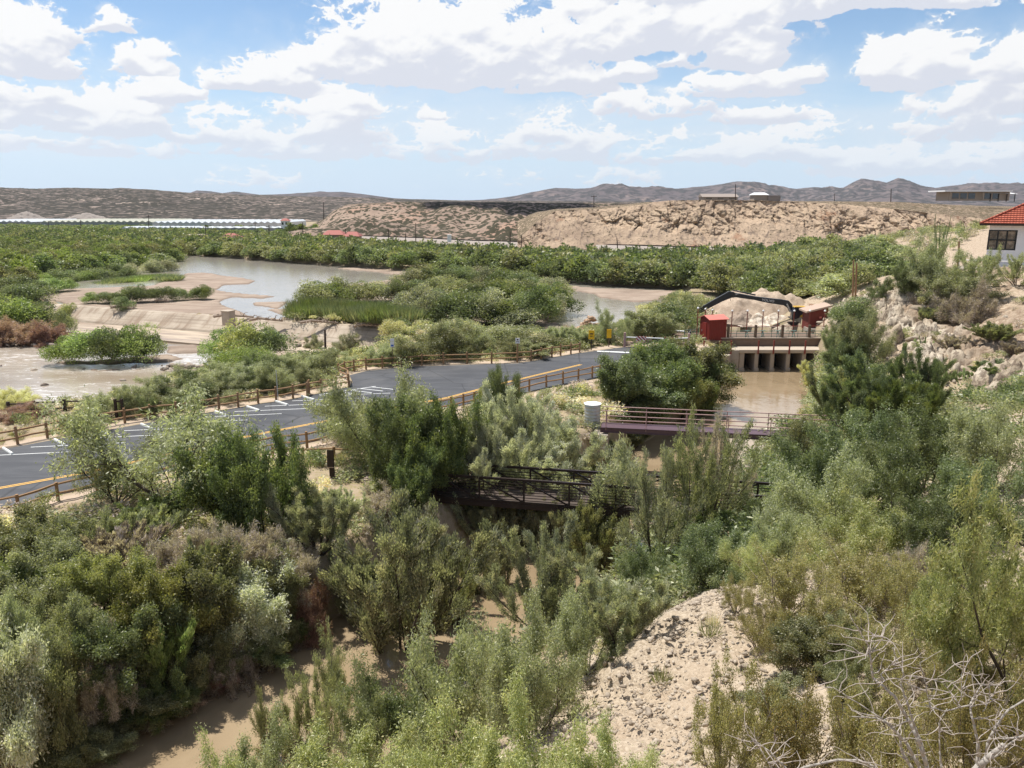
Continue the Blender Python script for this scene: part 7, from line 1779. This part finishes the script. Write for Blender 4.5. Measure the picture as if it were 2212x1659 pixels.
def stones(name, P, r0, r1, mat, label, seed, flat=.65, sub=1, power=2.5, rough=.25):
    rs = np.random.RandomState(seed); Vs = []; Fs = []; Tt = []; n = 0
    for (x, y, z) in P:
        V0_, F0 = ROCKS[rs.randint(len(ROCKS))]
        r = r0 + (r1 - r0) * rs.rand() ** power; sc_ = np.array([rs.uniform(.7, 1.5), rs.uniform(.7, 1.3), flat * rs.uniform(.7, 1.3)]) * r
        V = V0_ * sc_; a = rs.rand() * 6.283; c, s_ = math.cos(a), math.sin(a); b = rs.uniform(-.7, .7)
        V = np.stack([V[:, 0], V[:, 1] * math.cos(b) - V[:, 2] * math.sin(b), V[:, 1] * math.sin(b) + V[:, 2] * math.cos(b)], 1)
        Vs.append(np.stack([V[:, 0] * c - V[:, 1] * s_ + x, V[:, 0] * s_ + V[:, 1] * c + y, V[:, 2] + z + r * .12], 1)); Fs.append(F0 + n); n += len(V); Tt.append(np.full(len(V), rs.rand()))
    o = mesh_np(name, np.concatenate(Vs), np.concatenate(Fs), mat, attrs={'tint': np.concatenate(Tt)}); return tag(o, label, kind='stuff')
def stone_mat(name, a, b, c=None):
    m, nt, o = new_mat(name); n = noise(nt, posn(nt), 3, 5, .65); col = mixc(nt, attr(nt, 'tint'), a, b); col = mixc(nt, n.step(.5, .7) * .5, col, c or (.25, .2, .16))
    principled(nt, o, col, .95, 0, .15, n, .5, .05); return m
m_grav = stone_mat('gravel_stone', (.26, .21, .16), (.46, .39, .31), (.19, .15, .12)); m_white = stone_mat('white_rock', (.26, .21, .155), (.50, .43, .345), (.16, .125, .095)); m_wet = stone_mat('river_stone', (.20, .165, .14), (.44, .37, .30))
p_ = spots(60000, 0, 26, 7, 30, lambda x, y, z, lot, d, sg, rs: (sg > 0) & (z > 2.2) & (d > 6), 21)
stones('gravel', p_, .012, .075, m_grav, 'pale gravel and small stones on the near slope', 21, power=4.2)
p_ = spots(2600, 30, 62, 52, 96, lambda x, y, z, lot, d, sg, rs: (z > .5) & (x > 33 + (y < 62) * 4) & (rs.rand(len(x)) < .75), 22)
stones('rocks', p_, .06, .5, m_white, 'broken pale rock covering the slope below the house', 22, flat=.7, power=3.0, rough=.36)
P = [(*hit(u, v),) for u, v in [(1892 + (i * 61 % 130) + (v_ - 640) * -.15, v_) for i in range(60) for v_ in [625 + (i * 37 % 125)]]]
stones('rocks', [p for p in P if p[0] > 32], .3, 1.0, m_white, 'large white and tan rocks lying on the outcrop above the canal', 23, flat=.8, sub=1, power=1.8, rough=.34)
P = [tuple(onz(u, v, -2.85)) for u, v in [(350 + (i * 61 % 260), 790 + (i * 17 % 10) - (i * 61 % 260) * .05) for i in range(120)]] + [tuple(onz(140 + (i * 53 % 220), 868 - (i * 53 % 220) * .02 + (i * 13 % 9), -2.9)) for i in range(110)] + [tuple(onz(150 + (i * 29 % 45), 737 + (i * 7 % 12), -2.8)) for i in range(26)] + [tuple(onz((i * 41 % 170), 741 + (i * 7 % 6), -2.8)) for i in range(40)] + [tuple(onz(620 + (i * 31 % 70), 733 + (i * 11 % 18), -2.7)) for i in range(30)] + [tuple(onz((i * 97 % 400), 792 + (i * 41 % 60), -3.05)) for i in range(16)]
stones('river_stones', P, .12, .55, m_wet, 'wet stones and cobbles along the shallow rapids', 24, power=2)
P = [tuple(onz(1278 + (i * 37 % 60) - 30 + 0, 722 - (i * 23 % 10), -.6)) for i in range(60)]
P = [(x, y, z + max(0, 2.0 - abs(((x / y) * 1690 + UC) - 1275) * .075) * ((i % 5) / 4)) for i, (x, y, z) in enumerate(P)]
tag(stones('rock_heap', P, .25, .55, stone_mat('orange_rock', (.40, .26, .165), (.52, .37, .26)), 'orange tan rock heap at the shore behind the yellow signs', 25, power=1), cat='rock heap', kind='thing')

p_ = spots(1500, 34, 66, 50, 97, lambda x, y, z, lot, d, sg, rs: (z > .8) & (x > 35) & (rs.rand(len(x)) < .17), 31)
scatter_merge('hillside_scrub', ['low'], p_, (.3, .9), (.7, 1.8), ['dry', 'olive', 'mesquite', 'tanbush'], 'sparse grey and olive desert scrub on the slope below the house', 31)

# ------------------------------------------------------------------ unseen cumulus added high over the valley to shade the far hollow
bm = bmesh.new()
rs = random.Random(12)
for k in range(26):
    a = rs.uniform(0, 6.28); r = rs.random() ** .5
    Mx = Matrix.Translation((r * math.cos(a) * 62, r * math.sin(a) * 95, rs.uniform(0, 14))) @ Matrix.Diagonal((rs.uniform(16, 30), rs.uniform(18, 34), rs.uniform(9, 16), 1))
    bmesh.ops.create_icosphere(bm, subdivisions=3, radius=1, matrix=Mx)
me = bpy.data.meshes.new('shade_cloud'); bm.to_mesh(me); bm.free()
for p_ in me.polygons: p_.use_smooth = True
me.materials.append(paint('cloud_white', (.8, .8, .8), 1, .02, .05, damt=0))
_H = 520.0; _c = Vector((28, 455, 5)) + sdir * (_H / sdir.z)
o = bpy.data.objects.new('shade_cloud', me); C.objects.link(o); o.location = _c; tag(o, 'unseen cumulus puff added above the valley to shade the far hollow', kind='stuff')

# ------------------------------------------------------------------ the air: far things fade a little
bm = bmesh.new(); bmesh.ops.create_cube(bm, size=1); me = bpy.data.meshes.new('haze'); bm.to_mesh(me); bm.free()
m = bpy.data.materials.new('haze_air'); m.use_nodes = True; nt = m.node_tree; nt.nodes.clear(); o_ = nt.nodes.new('ShaderNodeOutputMaterial')
pv = nt.nodes.new('ShaderNodeVolumePrincipled'); pv.inputs['Color'].default_value = (.86, .92, 1, 1); pv.inputs['Density'].default_value = 3.6e-5; pv.inputs['Anisotropy'].default_value = .3
nt.links.new(pv.outputs[0], o_.inputs['Volume']); me.materials.append(m)
o = bpy.data.objects.new('haze', me); C.objects.link(o); o.scale = (19000, 19000, 660); o.location = (0, 0, 286); tag(o, 'thin pale air over the whole valley', kind='stuff')
